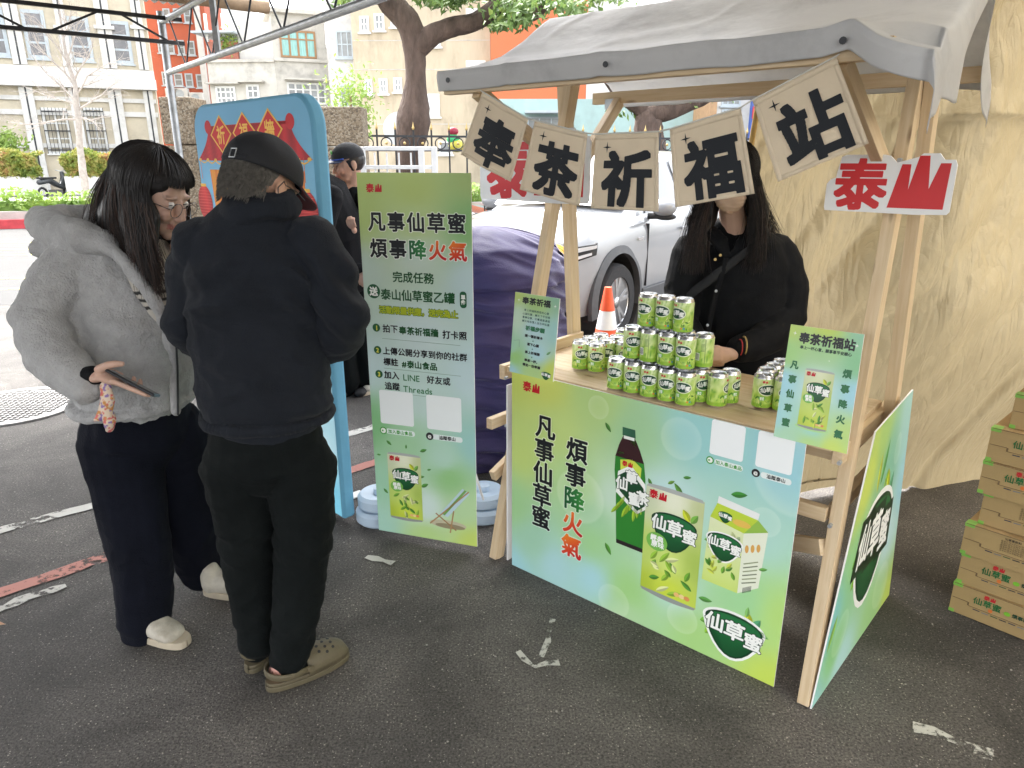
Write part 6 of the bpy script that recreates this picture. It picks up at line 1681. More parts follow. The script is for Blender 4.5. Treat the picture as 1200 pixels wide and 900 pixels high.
def car(root, L, hw, zs, zb, wf, wr, wrad, paint, cabin, glass_side=True):
    """body lofted along x (0 = nose), centred on y = hw"""
    NS, prof_n = 70, None
    m = MB(); rows = []
    for i in range(NS+1):
        x = L*i/NS; w = cint(hwtab, x)*1.0; z1 = cint(zs, x); z0 = cint(zb, x)
        pr_ = [(0, z0), (.80, z0), (.95, z0+.05), (.985, z0+.22), (.992, z0 + (z1-z0)*.42), (1.0, z0 + (z1-z0)*.56), (.985, z1-.17), (.96, z1-.09), (.90, z1-.035), (.80, z1-.008), (.5, z1+.02), (0, z1+.035)]
        ring = [(hw - a*w, z) for a, z in pr_] + [(hw + a*w, z) for a, z in pr_[-2:0:-1]]
        rows.append([(x, y, z) for y, z in ring])
    n = len(rows[0])
    m.add([p for r_ in rows for p in r_], [(i*n+k, (i+1)*n+k, (i+1)*n+(k+1) % n, i*n+(k+1) % n) for i in range(NS) for k in range(n)] + [tuple(range(n)), tuple(reversed([NS*n+k for k in range(n)]))])
    me = bpy.data.meshes.new('body'); me.from_pydata(m.v, [], m.f)
    bm = bmesh.new(); bm.from_mesh(me); bmesh.ops.recalc_face_normals(bm, faces=bm.faces); bm.to_mesh(me); bm.free()
    o = bpy.data.objects.new('body', me); COL.objects.link(o)
    cuts = []
    for x in (wf, wr):
        for y0, y1 in ((-.3, .42), (2*hw-.42, 2*hw+.3)):
            c = MB(); c.cyl((x, y0, wrad+.03), (x, y1, wrad+.03), wrad+.075, n=48); co_ = c.build('cutter', paint)
            b_ = o.modifiers.new('b', 'BOOLEAN'); b_.operation = 'DIFFERENCE'; b_.object = co_; b_.solver = 'EXACT'; cuts.append(co_)
    m2 = evaluated(o); bpy.data.objects.remove(o)
    for c in cuts: bpy.data.objects.remove(c)
    m2.materials.clear(); m2.materials.append(paint)
    m2.polygons.foreach_set('material_index', [0]*len(m2.polygons))
    m2.polygons.foreach_set('use_smooth', [True]*len(m2.polygons)); m2.set_sharp_from_angle(angle=R(28))
    o = bpy.data.objects.new('body', m2); COL.objects.link(o); o.parent = root
    # cabin
    m = MB(); rows = []
    xs = [cabin[0][0] + (cabin[-1][0]-cabin[0][0])*i/40 for i in range(41)]
    for x in xs:
        zr = cint([(a, b) for a, b, c in cabin], x); zt_ = cint([(a, c) for a, b, c in cabin], x); zbelt = cint(zs, x) - .04
        w0 = cint(hwtab, x)*.90; w1 = max(.3, w0 - .26*max(0, (zr-zbelt))/.6)
        rows.append([(x, hw-w0, zbelt-.02), (x, hw-w0, zbelt), (x, hw-w1, zr-.05), (x, hw-w1+.07, zr-.01), (x, hw, zr+.02), (x, hw+w1-.07, zr-.01), (x, hw+w1, zr-.05), (x, hw+w0, zbelt), (x, hw+w0, zbelt-.02)])
    n = 9; m.add([p for r_ in rows for p in r_], [(i*n+k, (i+1)*n+k, (i+1)*n+k+1, i*n+k+1) for i in range(40) for k in range(n-1)])
    m.build('cabin', paint, root, smooth=True, angle=35)
    return rows, xs
CR = R(55)
hwtab = [(0, .62), (.08, .76), (.25, .86), (.6, .91), (1.0, .925), (3.7, .925), (4.3, .89), (4.6, .80)]
suv = thing('parked_suv', 'pearl white SUV parked behind the counter, facing the camera left', 'car', (.445, 5.72, 0), CR)
zst = [(0, .80), (.06, .91), (.22, 1.0), (.6, 1.06), (1.25, 1.13), (1.6, 1.15), (4.2, 1.18), (4.6, 1.02)]
zbt = [(0, .34), (.3, .26), (4.2, .26), (4.6, .36)]
cab = [(1.2, 1.10, 0), (1.35, 1.19, 0), (2.0, 1.64, 0), (2.35, 1.72, 0), (3.3, 1.72, 0), (3.9, 1.64, 0), (4.35, 1.33, 0), (4.5, 1.11, 0)]
rows, xs = car(suv, 4.6, .925, zst, zbt, .95, 3.62, .36, M_PEARL, cab)
for x in (.95, 3.62):
    wheel(suv, x, .12, .36, .23, -1); wheel(suv, x, 1.73, .36, .23, 1)
    for y0, sgn in ((-.012, 1), (1.862, -1)):
        m = MB(); pts_i = []
        for k in range(25):
            a = R(-14 + 208*k/24); pts_i.append((math.cos(a), math.sin(a)))
        n = len(pts_i)
        vs = []
        for yy in (y0, y0 + sgn*.06):
            vs += [(x + c*.425, yy, .39 + s_*.425) for c, s_ in pts_i] + [(x + c*.505, yy + (sgn*.02 if yy == y0 else 0), .39 + s_*.495) for c, s_ in pts_i]
        fs = []
        for k in range(n-1): fs += [(k, k+1, n+k+1, n+k), (2*n+k, 3*n+k, 3*n+k+1, 2*n+k+1), (k, 2*n+k, 2*n+k+1, k+1), (n+k, n+k+1, 3*n+k+1, 3*n+k)]
        m.add(vs, fs); m.build('arch_cladding', M_CLAD, suv, smooth=True, angle=40)
        m = MB(); m.cyl((x, .0 if sgn > 0 else 1.85, .39), (x, .40 if sgn > 0 else 1.45, .39), .43, n=32); m.f = m.f[:-2] + [m.f[-1]]; m.build('wheel_housing', M_BLACK, suv)
for y0 in (-.008, 1.83):
    m = MB(); m.box(1.46, 3.12, y0, y0+.03, .27, .42); m.build('sill_cladding', M_CLAD, suv, bevel=.01)
    for x in (1.52, 2.55):
        m = MB(); m.box(x, x+.007, -.004 if y0 < 1 else 1.85, .03 if y0 < 1 else 1.854, .44, 1.04); m.build('door_gap', M_DARKSTEEL, suv)
    m = MB(); yy = -.028 if y0 < 1 else 1.86; m.box(2.30, 2.50, yy, yy+.02, .93, .96); m.build('door_handle', M_PEARL, suv, bevel=.008)
    m = MB(); m.box(1.30, 1.42, -.002 if y0 < 1 else 1.845, .01, .90, .925); 
    if y0 < 1: m.build('hybrid_badge', M_CHROME, suv)
# side glass, windscreen
def glass(pts, name): m = MB(); m.add(pts, [tuple(range(len(pts)))]); o = m.build(name, M_CARGLASS, suv); s_ = o.modifiers.new('s', 'SOLIDIFY'); s_.thickness = .006; s_.offset = 1; return o
def cabpt(x, t, side, off=.008):
    i = min(range(len(xs)), key=lambda k: abs(xs[k]-x)); r_ = rows[i]; a, b = Vector(r_[1]), Vector(r_[2]); p = a.lerp(b, t); p.y -= off
    if side: p.y = 2*.925 - p.y
    return p
for side in (0, 1):
    P1 = [cabpt(1.62, .10, side), cabpt(2.52, .10, side), cabpt(2.52, .90, side), cabpt(2.12, .90, side), cabpt(1.75, .5, side)]
    P2 = [cabpt(2.62, .10, side), cabpt(3.55, .12, side), cabpt(3.55, .88, side), cabpt(2.62, .90, side)]
    if side: P1.reverse(); P2.reverse()
    glass(P1, 'side_window'); glass(P2, 'side_window')
m = MB(); m.grid(lambda u, v: (1.30 + .70*v - .01 , .925 + (u-.5)*2*(.74 - .12*v), 1.165 + .48*v + .015 + .03*math.sin(v*math.pi)+.03*math.sin(u*math.pi)), 14, 10); o = m.build('windscreen', mat('sky-reflecting windscreen', (.12,.14,.15), .05, .2, 2, spec=1, coat=1), suv, smooth=True)
# mirrors, lamps, grille
for y, s_ in ((-.10, 1), (1.95, -1)):
    m = MB(); m.ell((1.62, y, 1.19), (.09, .13, .085), n=16, m=10); o = m.build('mirror', M_PEARL, suv, smooth=True)
    m = MB(); m.ell((1.66, y, 1.10), (.08, .11, .035), n=14, m=8); m.tube([(1.64, y, 1.11), (1.62, y + s_*.16, 1.10)], .03, 8); m.build('mirror_base', M_BLACK, o, smooth=True)
for s_ in (0, 1):
    fy = lambda y: y if s_ == 0 else 1.85 - y
    m = MB(); pts = [(.02, .33), (.09, .22), (.24, .10), (.50, .022), (.52, .03)]
    def hl(u, v):
        t = u*(len(pts)-1); i = min(int(t), len(pts)-2); f = t-i; x = pts[i][0]*(1-f) + pts[i+1][0]*f; y = pts[i][1]*(1-f) + pts[i+1][1]*f
        zc_ = .81 + .11*u; h = .10*(1 - .72*u)
        return (x - .035 + .02*u, fy(y - .025), zc_ + (v-.5)*2*h)
    m.grid(hl, 16, 6); o = m.build('headlight', M_BLACK, suv, smooth=True); so_ = o.modifiers.new('s', 'SOLIDIFY'); so_.thickness = .02
    m = MB(); m.grid(lambda u, v: tuple(Vector(hl(u*.85, .62 + v*.3)) + Vector((-.012, -.006 if s_ == 0 else .006, 0))), 14, 2); m.build('lamp_strip', M_LENS, o)
    m = MB(); m.grid(lambda u, v: tuple(Vector(hl(.1 + u*.6, .14 + v*.22)) + Vector((-.012, -.006 if s_ == 0 else .006, 0))), 14, 2); m.build('lamp_strip', M_LENS, o)
m = MB(); m.box(-.02, .03, .42, 1.43, .52, .74); m.build('grille', M_BLACK, suv, bevel=.01)
for k in range(5): m = MB(); m.box(-.03, -.018, .44, 1.41, .545+.04*k, .555+.04*k); m.build('grille_bar', M_CLAD, suv)
m = MB(); m.box(-.03, .05, .25, 1.60, .36, .46); m.build('bumper_trim', M_CLAD, suv, bevel=.01)
# dark saloon beyond the fence
M_DARKCAR = mat('black car paint', (.02, .022, .026), .2, .1, 2, coat=1)
M_PALECARG = mat('grey reflective glass', (.16, .18, .2), .08, .3, 2, spec=1)
hwtab = [(0, .6), (.1, .78), (.5, .88), (4.0, .88), (4.5, .78)]
p = at(568, 260, 12.9)
sed = thing('parked_saloon', 'black saloon car parked in the street behind the iron fence', 'car', (.35, 13.2, 0), R(172))
rows, xs = car(sed, 4.5, .88, [(0,.62),(.1,.70),(.5,.80),(1.3,.92),(3.7,.98),(4.5,.88)], [(0,.3),(.3,.22),(4.5,.3)], .85, 3.5, .33, M_DARKCAR, [(1.1,.93,0),(1.3,.99,0),(2.0,1.36,0),(2.5,1.43,0),(3.0,1.40,0),(3.6,1.15,0),(4.0,.98,0)])
for x in (.85, 3.5): wheel(sed, x, .1, .33, .2, -1); wheel(sed, x, 1.66, .33, .2, 1)
for side in (0, 1):
    for xa, xb, xt, xu in ((1.55, 2.4, 2.4, 2.0), (2.48, 3.4, 3.1, 2.48)):
        i = lambda x: min(range(len(xs)), key=lambda k: abs(xs[k]-x))
        def cpnt(x, t):
            a, b = Vector(rows[i(x)][1]), Vector(rows[i(x)][2]); q_ = a.lerp(b, t); q_.y -= .008
            if side: q_.y = 1.76 - q_.y
            return q_
        m = MB(); m.add([cpnt(xa, .12), cpnt(xb, .12), cpnt(xt, .9), cpnt(xu, .88)], [(0,1,2,3)]); m.build('side_window', M_PALECARG, sed)

# ---------------------------------------------------------------- covered heap, hose, cone
M_PURPLE = mat('navy purple cloth', (.045, .036, .125), .7, .15, 5, bump=.3, bscale=160, sheen=.3)
hp = thing('covered_heap', 'tall heap draped in gathered navy purple cloth left of the stall', 'cloth cover', (-.14, 3.86, 0))
ptab = [(0, .40), (.25, .44), (.6, .47), (.9, .44), (1.08, .34), (1.2, .20), (1.275, .04)]
def heap(u, v):
    a = 2*math.pi*u; z = 1.285*(1 - (1-v)**1.25); r = cint(ptab, z)
    if z > 1.0: r = .44*math.sqrt(max(0.0, 1 - ((z-.95)/.335)**2)) if z > .95 else r
    q_ = Vector((math.cos(a)*1.1, math.sin(a)*1.1, z*1.0))
    drape = .034*(1-2*abs(noise.noise(Vector((a*1.2, z*8.5 + 1.6*math.sin(a+.5), 0))))) + .016*(1-2*abs(noise.noise(Vector((a*2, z*21 + 2.5*math.sin(a+.5), 4)))))
    vert = .022*math.sin(a*13 + 3*noise.noise(q_*2)) * max(0, .7-z)
    r += drape*1.25*min(1, r*4) + vert + .04*noise.noise(q_*1.6)
    return (-.14 + r*math.cos(a)*1.0, 3.86 + r*math.sin(a)*.85, max(.004, z))
m = MB(); m.grid(heap, 200, 120); m.build('cloth', M_PURPLE, hp, smooth=True, world=True)
m = MB(); hc = Vector((.20, 4.38, 0))
hs_ = thing('hose_coil', 'yellow hose coil hanging behind the purple heap', 'hose', hc)
for k in range(3):
    m = MB(); m.tube([(hc.x + .02*k + .16*math.cos(a), hc.y + .03*k + .05*math.sin(a), .94 + .17*math.sin(a)) for a in [2*math.pi*q_/26 for q_ in range(26)]], .017, 8, closed=True); m.build('coil', mat('yellow rubber', (.62,.36,.03), .45), hs_, smooth=True, world=True)
m = MB(); m.cyl((hc.x, hc.y+.10, 0), (hc.x, hc.y+.10, 1.12), .02, n=8); m.build('post', M_STEEL, hs_, world=True)
cn = thing('traffic_cone', 'orange traffic cone with a reflective band before the SUV wheel', 'cone', (.715, 5.25, 0))
M_ORC = mat('orange cone plastic', (.80, .10, .03), .5, .08)
m = MB(); m.box(-.19, .19, -.19, .19, 0, .03); m.build('base', M_ORC, cn, bevel=.01)
def cr(z): return .145 - .118*(z-.03)/.69
for z0, z1, nm, mt in ((.03, .405, 'cone_body', M_ORC), (.407, .545, 'reflective_band', mat('reflective white', (.75,.76,.78), .35)), (.547, .72, 'cone_top', M_ORC)):
    m = MB(); m.lathe([(cr(z0), z0), (cr(z1), z1)] + ([(0, z1)] if nm == 'cone_top' else []), n=28); m.build(nm, mt, cn, smooth=True, angle=40)
# ---------------------------------------------------------------- people
M_HAIRBLACK = mat('black brown hair', (.009, .0065, .006), .42, .5, 20, spec=.5, stretch=(1, 1, .15))
M_HAIRTIP = mat('brown tinted hair', (.055, .030, .022), .45, .4, 20, spec=.5, stretch=(1, 1, .15))
M_HAIRGREY = mat('short grey hair', (.13, .12, .105), .6, .45, 90)
M_PLUSH = mat('grey plush fleece', (.37, .365, .36), .95, .10, 30, bump=.9, bscale=150, sheen=.25, bdist=.006, spec=.1)
M_NAVYPANTS = mat('dark navy trousers', (.006, .007, .012), .85, .25, 6, bump=.4, bscale=200, sheen=.02, spec=.08)
M_JACKETDARK = mat('charcoal navy jacket', (.013, .0155, .021), .8, .18, 5, bump=.5, bscale=300, sheen=.05, spec=.15)
M_PANTSBLACK = mat('black green trousers', (.0062, .0078, .0078), .8, .2, 5, bump=.4, bscale=250, sheen=.02, spec=.08)
M_SHIRTBLACK = mat('black shirt cloth', (.007, .0075, .009), .75, .2, 6, bump=.3, bscale=260, sheen=.02, spec=.12)
M_CAP = mat('black cap cloth', (.008, .009, .012), .8, .15, 12, bump=.3, bscale=400)
M_CAPRED = mat('dark red cap underside', (.12, .016, .022), .8, .1)
M_MASK = mat('beige face mask', (.60, .44, .33), .8, .05, 30, bump=.2, bscale=300)
M_MASKBLACK = mat('black face mask', (.03, .03, .033), .7, .1)
M_CLOG = mat('olive clog foam', (.115, .095, .055), .6, .12, 30, bump=.15, bscale=120)
M_SOCK = mat('pink sock', (.62, .33, .28), .9, .08, 60)
M_SHOE = mat('worn cream leather', (.52, .48, .40), .6, .15, 25, dirt=((.28,.24,.18), 12, .7))
M_SOLE = mat('cream rubber sole', (.50, .43, .32), .6, .1, 20)
M_GLASSWIRE = mat('thin metal rim', (.12, .11, .11), .3, .1, metal=.8)

def head_prims(m, c, yaw, pitch=0, s=1.0, neck=None):
    """yaw: facing direction angle from +X; pitch: looking down; returns the head frame"""
    Rm = Matrix.Rotation(yaw, 3, 'Z') @ Matrix.Rotation(pitch, 3, 'Y')
    H = Matrix.Translation(c) @ (Rm * s).to_4x4()
    H.translation = c
    def e(p, r): m.ell(H @ Vector(p), tuple(q*s for q in r), M=Rm, n=16, m=10)
    def t(pts, rr, w=(0,1,0)): m.round_tube([H @ Vector(p) for p in pts], [(a*s, b*s) for a, b in rr], 12, wide=Rm @ Vector(w))
    e((-.015, 0, .035), (.098, .077, .088)); e((.03, 0, .0), (.060, .066, .085)); e((.035, 0, -.045), (.050, .056, .050))
    e((.045, 0, -.078), (.040, .042, .030)); e((.074, 0, -.100), (.017, .020, .015))
    e((.068, .030, -.030), (.026, .024, .026)); e((.068, -.030, -.030), (.026, .024, .026))
    t([(.086, 0, .012), (.098, 0, -.014), (.108, 0, -.034)], [(.008, .008), (.010, .009), (.013, .010)])
    for y in (.011, -.011): e((.098, y, -.038), (.010, .008, .008))
    e((.084, 0, -.052), (.016, .024, .012)); e((.0945, 0, -.060), (.008, .021, .0055)); e((.092, 0, -.070), (.009, .018, .006))
    for y in (.031, -.031):
        e((.080, y, .024), (.011, .022, .007)); e((.078, y, .003), (.012, .015, .010))
        e((-.008, y/abs(y)*.078, -.008), (.020, .009, .032)); e((-.004, y/abs(y)*.082, -.034), (.010, .006, .012))
    nk = Vector(neck) if neck is not None else H @ Vector((-.045, 0, -.17))
    n0 = H @ Vector((-.020, 0, -.045))
    m.round_tube([n0, n0.lerp(nk, .5), nk], [(.052*s, .054*s), (.051*s, .053*s), (.054*s, .054*s)], 12, wide=Rm @ Vector((0, 1, 0)))
    return H, Rm

SKINC = (.50, .31, .22)
def skin_col(H=None, s=1, lips=(.42, .14, .12), base=SKINC):
    Hi = H.inverted() if H is not None else None
    def f(p):
        c = base
        if Hi is not None:
            q = Hi @ p
            if q.length < .2:
                if q.x > .078 and abs(q.y) < .022 and -.077 < q.z < -.055: c = mixc(c, lips, .75)
                if q.x > .06 and .018 < q.z < .030 and .014 < abs(q.y) < .05: c = mixc(c, (.10, .07, .06), .25)
                if abs(abs(q.y) - .035) < .02 and abs(q.z + .03) < .02 and q.x > .05: c = mixc(c, (.55, .25, .18), .2)
        n = noise.noise(p*25)*.06
        return (c[0]*(1+n), c[1]*(1+n), c[2]*(1+n))
    return f

def strands(name, curves, mat_, parent, r0=.0017, n=3):
    m = MB()
    for pts in curves:
        L = len(pts); m.tube(pts, [r0*(1 - .75*(i/(L-1))**2) for i in range(L)], n, cap=False)
    o = m.build(name, mat_, parent, smooth=True, world=True); return tag(o, kind='stuff')

def fingers(m, wrist, palm, dirv, up, L=.075, r=.0085, curl=.5, spread=.018, n=4):
    """four separate fingers of unequal length fanning from the palm and curling towards -up"""
    dirv = Vector(dirv).normalized(); up = Vector(up).normalized(); side = dirv.cross(up).normalized()
    for k in range(n):
        o = Vector(palm) + side*(k-1.5)*spread
        l = L*(.86, 1.0, .95, .76)[k]
        p = [o - dirv*.02, o]; d = dirv.copy(); c = curl*(1 + .12*k)
        for j in range(3):
            a = c*(j+.6)*.55; dd = (dirv*math.cos(a) - up*math.sin(a)).normalized(); p.append(p[-1] + dd*l*(.42, .32, .26)[j])
        m.round_tube(p, [r*1.02, r, r*.95, r*.9, r*.78], 8)

def sneaker(name, heel, toe, parent, w=.047, label=None):
    heel, toe = Vector(heel), Vector(toe); heel.z = toe.z = 0
    d = (toe-heel).normalized(); q = Vector((-d.y, d.x, 0)); L = (toe-heel).length
    F = Matrix((d, q, Vector((0,0,1)))).transposed().to_4x4(); F.translation = heel
    out = [(L*(.5 - .5*math.cos(math.pi*t)), w*(.72 + .28*t if t < .6 else .9 + .1*math.sin((t-.6)*4))*max(0.0, math.sin(math.pi*t))**.62) for t in [k/16 for k in range(17)]]
    ring = [(x, y) for x, y in out] + [(x, -y*.92) for x, y in out[::-1]]
    m = MB(); m.prism(ring, .003, .030, M=F); so = m.build('sole', M_SOLE, parent, smooth=True, world=True, angle=50, bevel=.003)
    m = MB()
    P = [F @ Vector(p) for p in ((.035, 0, .055), (.09, 0, .062), (.15, 0, .055), (.20, 0, .045), (L-.055, 0, .038))]
    m.round_tube(P, [(w*.72, .050), (w*.80, .050), (w*.88, .040), (w*.93, .030), (w*.86, .024)], 16, wide=q)
    m.round_tube([F @ Vector((.04, 0, .05)), F @ Vector((.035, 0, .105))], [(.042, .038), (.040, .040)], 14, wide=q)
    b = blob('shoe_upper', m, M_SHOE, parent, voxel=.005, smooth=3)
    m = MB()
    for k in range(5):
        x = .095 + .022*k; z = .112 - .014*k
        m.tube([F @ Vector((x, -.024, z-.006)), F @ Vector((x+.006, 0, z+.004)), F @ Vector((x, .024, z-.006))], .0032, 6)
    m.tube([F @ Vector((L*.73, -w*.9, .03)), F @ Vector((L*.70, -w*.5, .062)), F @ Vector((L*.69, 0, .075)), F @ Vector((L*.70, w*.5, .062)), F @ Vector((L*.73, w*.9, .03))], .0018, 6)
    tag(m.build('laces', M_SHOE, so, world=True), kind='stuff')
    return so

# ---- woman in the grey plush jacket, facing right, looking down
wroot = thing('person', 'woman in a grey plush hooded jacket looking down with a phone in her right hand', 'person', (-1.25, 2.3, 0))
SX = Vector((.5, .87, 0)); YW = -R(14)
m = MB(); wc = at(181, 227, 2.27)
HW, RW = head_prims(m, wc, YW, R(24), 1.03, neck=at(163, 276, 2.33))
m.round_tube([at(160, 262, 2.33), at(150, 300, 2.36), at(158, 400, 2.33), at(160, 470, 2.33)], [(.07,.06), (.17,.10), (.14,.10), (.16,.12)], 14, wide=SX)
m.round_tube([at(98, 302, 2.24), at(52, 382, 2.13), at(95, 446, 1.99), at(108, 442, 1.975)], [.05, .045, .036, .026], 12)
m.round_tube([at(108, 442, 1.975), at(122, 439, 1.972), at(137, 444, 1.975)], [(.026,.020), (.037,.017), (.036,.015)], 12, wide=(0, 1, .1))
for k, (y, u2, v2, u3, v3) in enumerate(((1.942, 160, 458, 171, 463), (1.962, 162, 458.5, 174, 463.5), (1.984, 160, 457, 170, 461), (2.004, 157, 455, 164, 458))):
    m.round_tube([at(133, 447, y), at(148, 453, y), at(u2, v2, y), at(u3, v3, y)], [.0095, .009, .0085, .0068], 8)
m.round_tube([at(116, 433, 1.955), at(126, 428, 1.945), at(135, 426.5, 1.945), at(143, 426.5, 1.95)], [.014, .012, .011, .0085], 10)
m.round_tube([at(150, 452, 2.02), at(157, 448, 2.03), at(157, 443, 2.03)], [.008, .0075, .0068], 8)
m.round_tube([at(158, 455, 2.02), at(165, 451, 2.03), at(164.5, 446, 2.03)], [.008, .0075, .0068], 8)
# left arm raised, fist at the chin
m.round_tube([at(170, 295, 2.50), at(215, 345, 2.48), at(216, 305, 2.36)], [.05, .042, .030], 12)
m.round_tube([at(216, 305, 2.36), at(211, 290, 2.33)], [(.034, .026), (.036, .026)], 12)
for k in range(4): 
    y = 2.305 + .017*k
    m.round_tube([at(214, 288, y+.01), at(210, 281, y), at(203, 281, y-.004), at(203, 288, y)], [.0098, .0092, .0088, .008], 8)
m.round_tube([at(206, 296, 2.31), at(203, 287, 2.30), at(205, 279, 2.295)], [.011, .010, .0085], 8)
# legs
for pts in ([at(146, 500, 2.30), at(160, 610, 2.24), at(168, 700, 2.19), at(164, 735, 2.19)], [at(205, 500, 2.42), at(226, 600, 2.45), at(237, 650, 2.45), Vector((-1.14, 2.405, .06))]):
    m.round_tube(pts, [.09, .055, .036, .028], 12)
blob('body', m, M_SKIN, wroot, voxel=.0042, smooth=2, color=skin_col(HW, 1, base=(.52, .33, .25)))
for y in (.031, -.031):
    m = MB(); m.ell(HW @ Vector((.0815, y, .003)), .0118, n=14, m=10); e = m.build('eye', mat('eye white', (.6, .56, .52), .2), wroot, smooth=True, world=True)
    m = MB(); m.ell(HW @ Vector((.0885, y, .0)), (.0052, .0056, .0056), M=RW, n=12, m=8); m.build('iris', mat('dark iris', (.02, .012, .01), .1), e, smooth=True, world=True)
    m = MB(); m.tube([HW @ Vector((.087 + .003*math.cos(a), y + .015*math.sin(a), .0075 - .003*abs(math.sin(a)))) for a in [R(-90+20*k) for k in range(10)]], .0016, 5); m.build('eyelashes', M_HAIRBLACK, wroot, world=True)
gl = thing('eyeglasses', 'thin round metal-rimmed glasses on the face of the woman in grey', 'glasses', wc)
for y in (.034, -.034):
    m = MB(); m.tube([HW @ Vector((.112 - abs(y)*.15, y + .0245*math.cos(a), -.004 + .022*math.sin(a))) for a in [2*math.pi*k/24 for k in range(24)]], .0011, 6, closed=True); rr = m.build('rim', M_GLASSWIRE, gl, smooth=True, world=True)
    m = MB(); m.tube([HW @ Vector((.104, y/.034*.058, .0)), HW @ Vector((.05, y/.034*.076, .002)), HW @ Vector((-.01, y/.034*.084, -.002))], .0012, 6); m.build('temple', M_GLASSWIRE, gl, world=True)
m = MB(); m.tube([HW @ Vector((.108, .011, .002)), HW @ Vector((.112, 0, .006)), HW @ Vector((.108, -.011, .002))], .001, 6); m.build('bridge', M_GLASSWIRE, gl, world=True)
# jacket
m = MB()
m.round_tube([at(158, 452, 2.33), at(158, 420, 2.33), at(155, 370, 2.34), at(148, 320, 2.36), at(142, 285, 2.38), at(137, 266, 2.40)], [(.200,.178), (.215,.186), (.215,.182), (.205,.160), (.18,.125), (.11,.08)], 22, wide=SX)
m.round_tube([at(98, 300, 2.26), at(72, 330, 2.20), at(50, 376, 2.12), at(62, 414, 2.06), at(84, 438, 2.01), at(97, 450, 1.985)], [.084, .086, .086, .078, .068, .058], 18)
m.round_tube([at(172, 296, 2.52), at(205, 345, 2.50), at(214, 330, 2.42)], [.085, .075, .055], 16)
m.tube([at(158, 468, 2.33) + SX*(.196*math.cos(a)) + Vector((.87, -.5, 0))*(.174*math.sin(a)) for a in [2*math.pi*k/30 for k in range(30)]], .016, 8, closed=True)
m.round_tube([at(126, 286, 2.20), at(98, 277, 2.19), at(66, 270, 2.26), at(52, 262, 2.42), at(72, 256, 2.58), at(105, 256, 2.62), at(135, 262, 2.58)], [.032, .047, .054, .055, .05, .046, .038], 14)
m.round_tube([at(70, 288, 2.40), at(110, 290, 2.38)], [(.13, .045), (.14, .05)], 16, wide=(0, 1, 0))
m.round_tube([at(122, 284, 2.185), at(150, 312, 2.150), at(178, 348, 2.150), at(197, 388, 2.175), at(205, 430, 2.19), at(206, 482, 2.20)], [.022, .020, .018, .015, .013, .013], 10)
def plush(p, n):
    d = fold(p, 4.5, .006, (1, 1, 1.3), 3) + .0035*noise.noise(p*32) + .0018*noise.noise(p*85)
    e = at(48, 395, 2.12); k = math.exp(-((p-e).length/.11)**2)
    d += k*.008*math.sin((p.z - p.x*.7)*62 + 4*noise.noise(p*6))
    e = at(85, 375, 2.15); d -= .020*math.exp(-((p-e).length/.055)**2)
    e = at(135, 385, 2.15); k = math.exp(-((p-e).length/.13)**2); d += k*.010*math.sin((p.z + p.x*.35)*48)
    return d
jk = blob('jacket', m, M_PLUSH, wroot, voxel=.006, smooth=5, disp=plush)
m = MB(); m.tube([at(205.5, 386, 2.155), at(208, 430, 2.165), at(208.5, 486, 2.175)], .0035, 6); m.build('zip', M_DARKSTEEL, wroot, world=True)
m = MB(); m.round_tube([at(97, 449, 1.985), at(107, 442, 1.978)], [.042, .036], 14); blob('sleeve_cuff', m, M_SHIRTBLACK, wroot, voxel=.005, smooth=3)
m = MB(); m.round_tube([at(175, 300, 2.30), at(188, 338, 2.27), at(196, 376, 2.27)], [(.10,.06), (.09,.055), (.05,.04)], 16, wide=SX)
def shirt_col(p):
    z = p.z; return (.03,.03,.03) if any(abs(z - q_) < .006 for q_ in (1.225, 1.20, 1.175)) else (.52, .48, .42)
blob('striped_shirt', m, colmat('striped shirt', .85, .05), wroot, voxel=.005, smooth=3, color=shirt_col)
# trousers
def pantfold(p, n): return fold(p, 4.5, .013, (1.4, 1.4, .55), 8) + fold(p, 11, .0035, (1, 1, 1.2), 2) * (1.4 if p.z < .35 else .8)
m = MB()
m.round_tube([at(160, 474, 2.33), at(160, 505, 2.33)], [(.165,.14), (.180,.155)], 20, wide=SX)
m.round_tube([at(142, 512, 2.29), at(155, 590, 2.25), at(164, 660, 2.20), at(171, 712, 2.17), at(171, 728, 2.165)], [.128, .104, .092, .085, .082], 18)
m.round_tube([at(200, 512, 2.42), at(220, 590, 2.45), at(233, 645, 2.45), at(236, 663, 2.45)], [.130, .108, .090, .084], 18)
blob('trousers', m, M_NAVYPANTS, wroot, voxel=.006, smooth=4, disp=pantfold)
sneaker('shoe', (-1.395, 2.185, 0), (-1.13, 2.085, 0), wroot, w=.054)
sneaker('shoe', (-1.205, 2.405, 0), (-.93, 2.375, 0), wroot, w=.052)
# hair: dark under-mass and many long strands
m = MB(); hc = at(172, 216, 2.29)
def hl_(p): return HW @ Vector(p)
m.ell(hl_((-.022, 0, .040)), (.104, .090, .084), M=RW, n=20, m=12)
m.round_tube([hl_((-.05, 0, .03)), at(146, 250, 2.32), at(140, 275, 2.34)], [(.092,.072), (.098,.068), (.085,.05)], 16, wide=(0, 1, 0))
m.round_tube([hl_((-.025, -.068, .0)), at(164, 258, 2.19), at(168, 296, 2.175), at(178, 330, 2.18)], [(.055,.026), (.066,.024), (.044,.020), (.014,.010)], 14, wide=(1, 0, 0))
m.round_tube([hl_((-.02, .070, .0)), at(190, 270, 2.37), at(200, 310, 2.33), at(203, 335, 2.29)], [(.04,.02), (.04,.02), (.028,.016), (.01,.01)], 12, wide=(1, 0, 0))
blob('hair', m, M_HAIRBLACK, wroot, voxel=.006, smooth=4)
rs = random.Random(5)
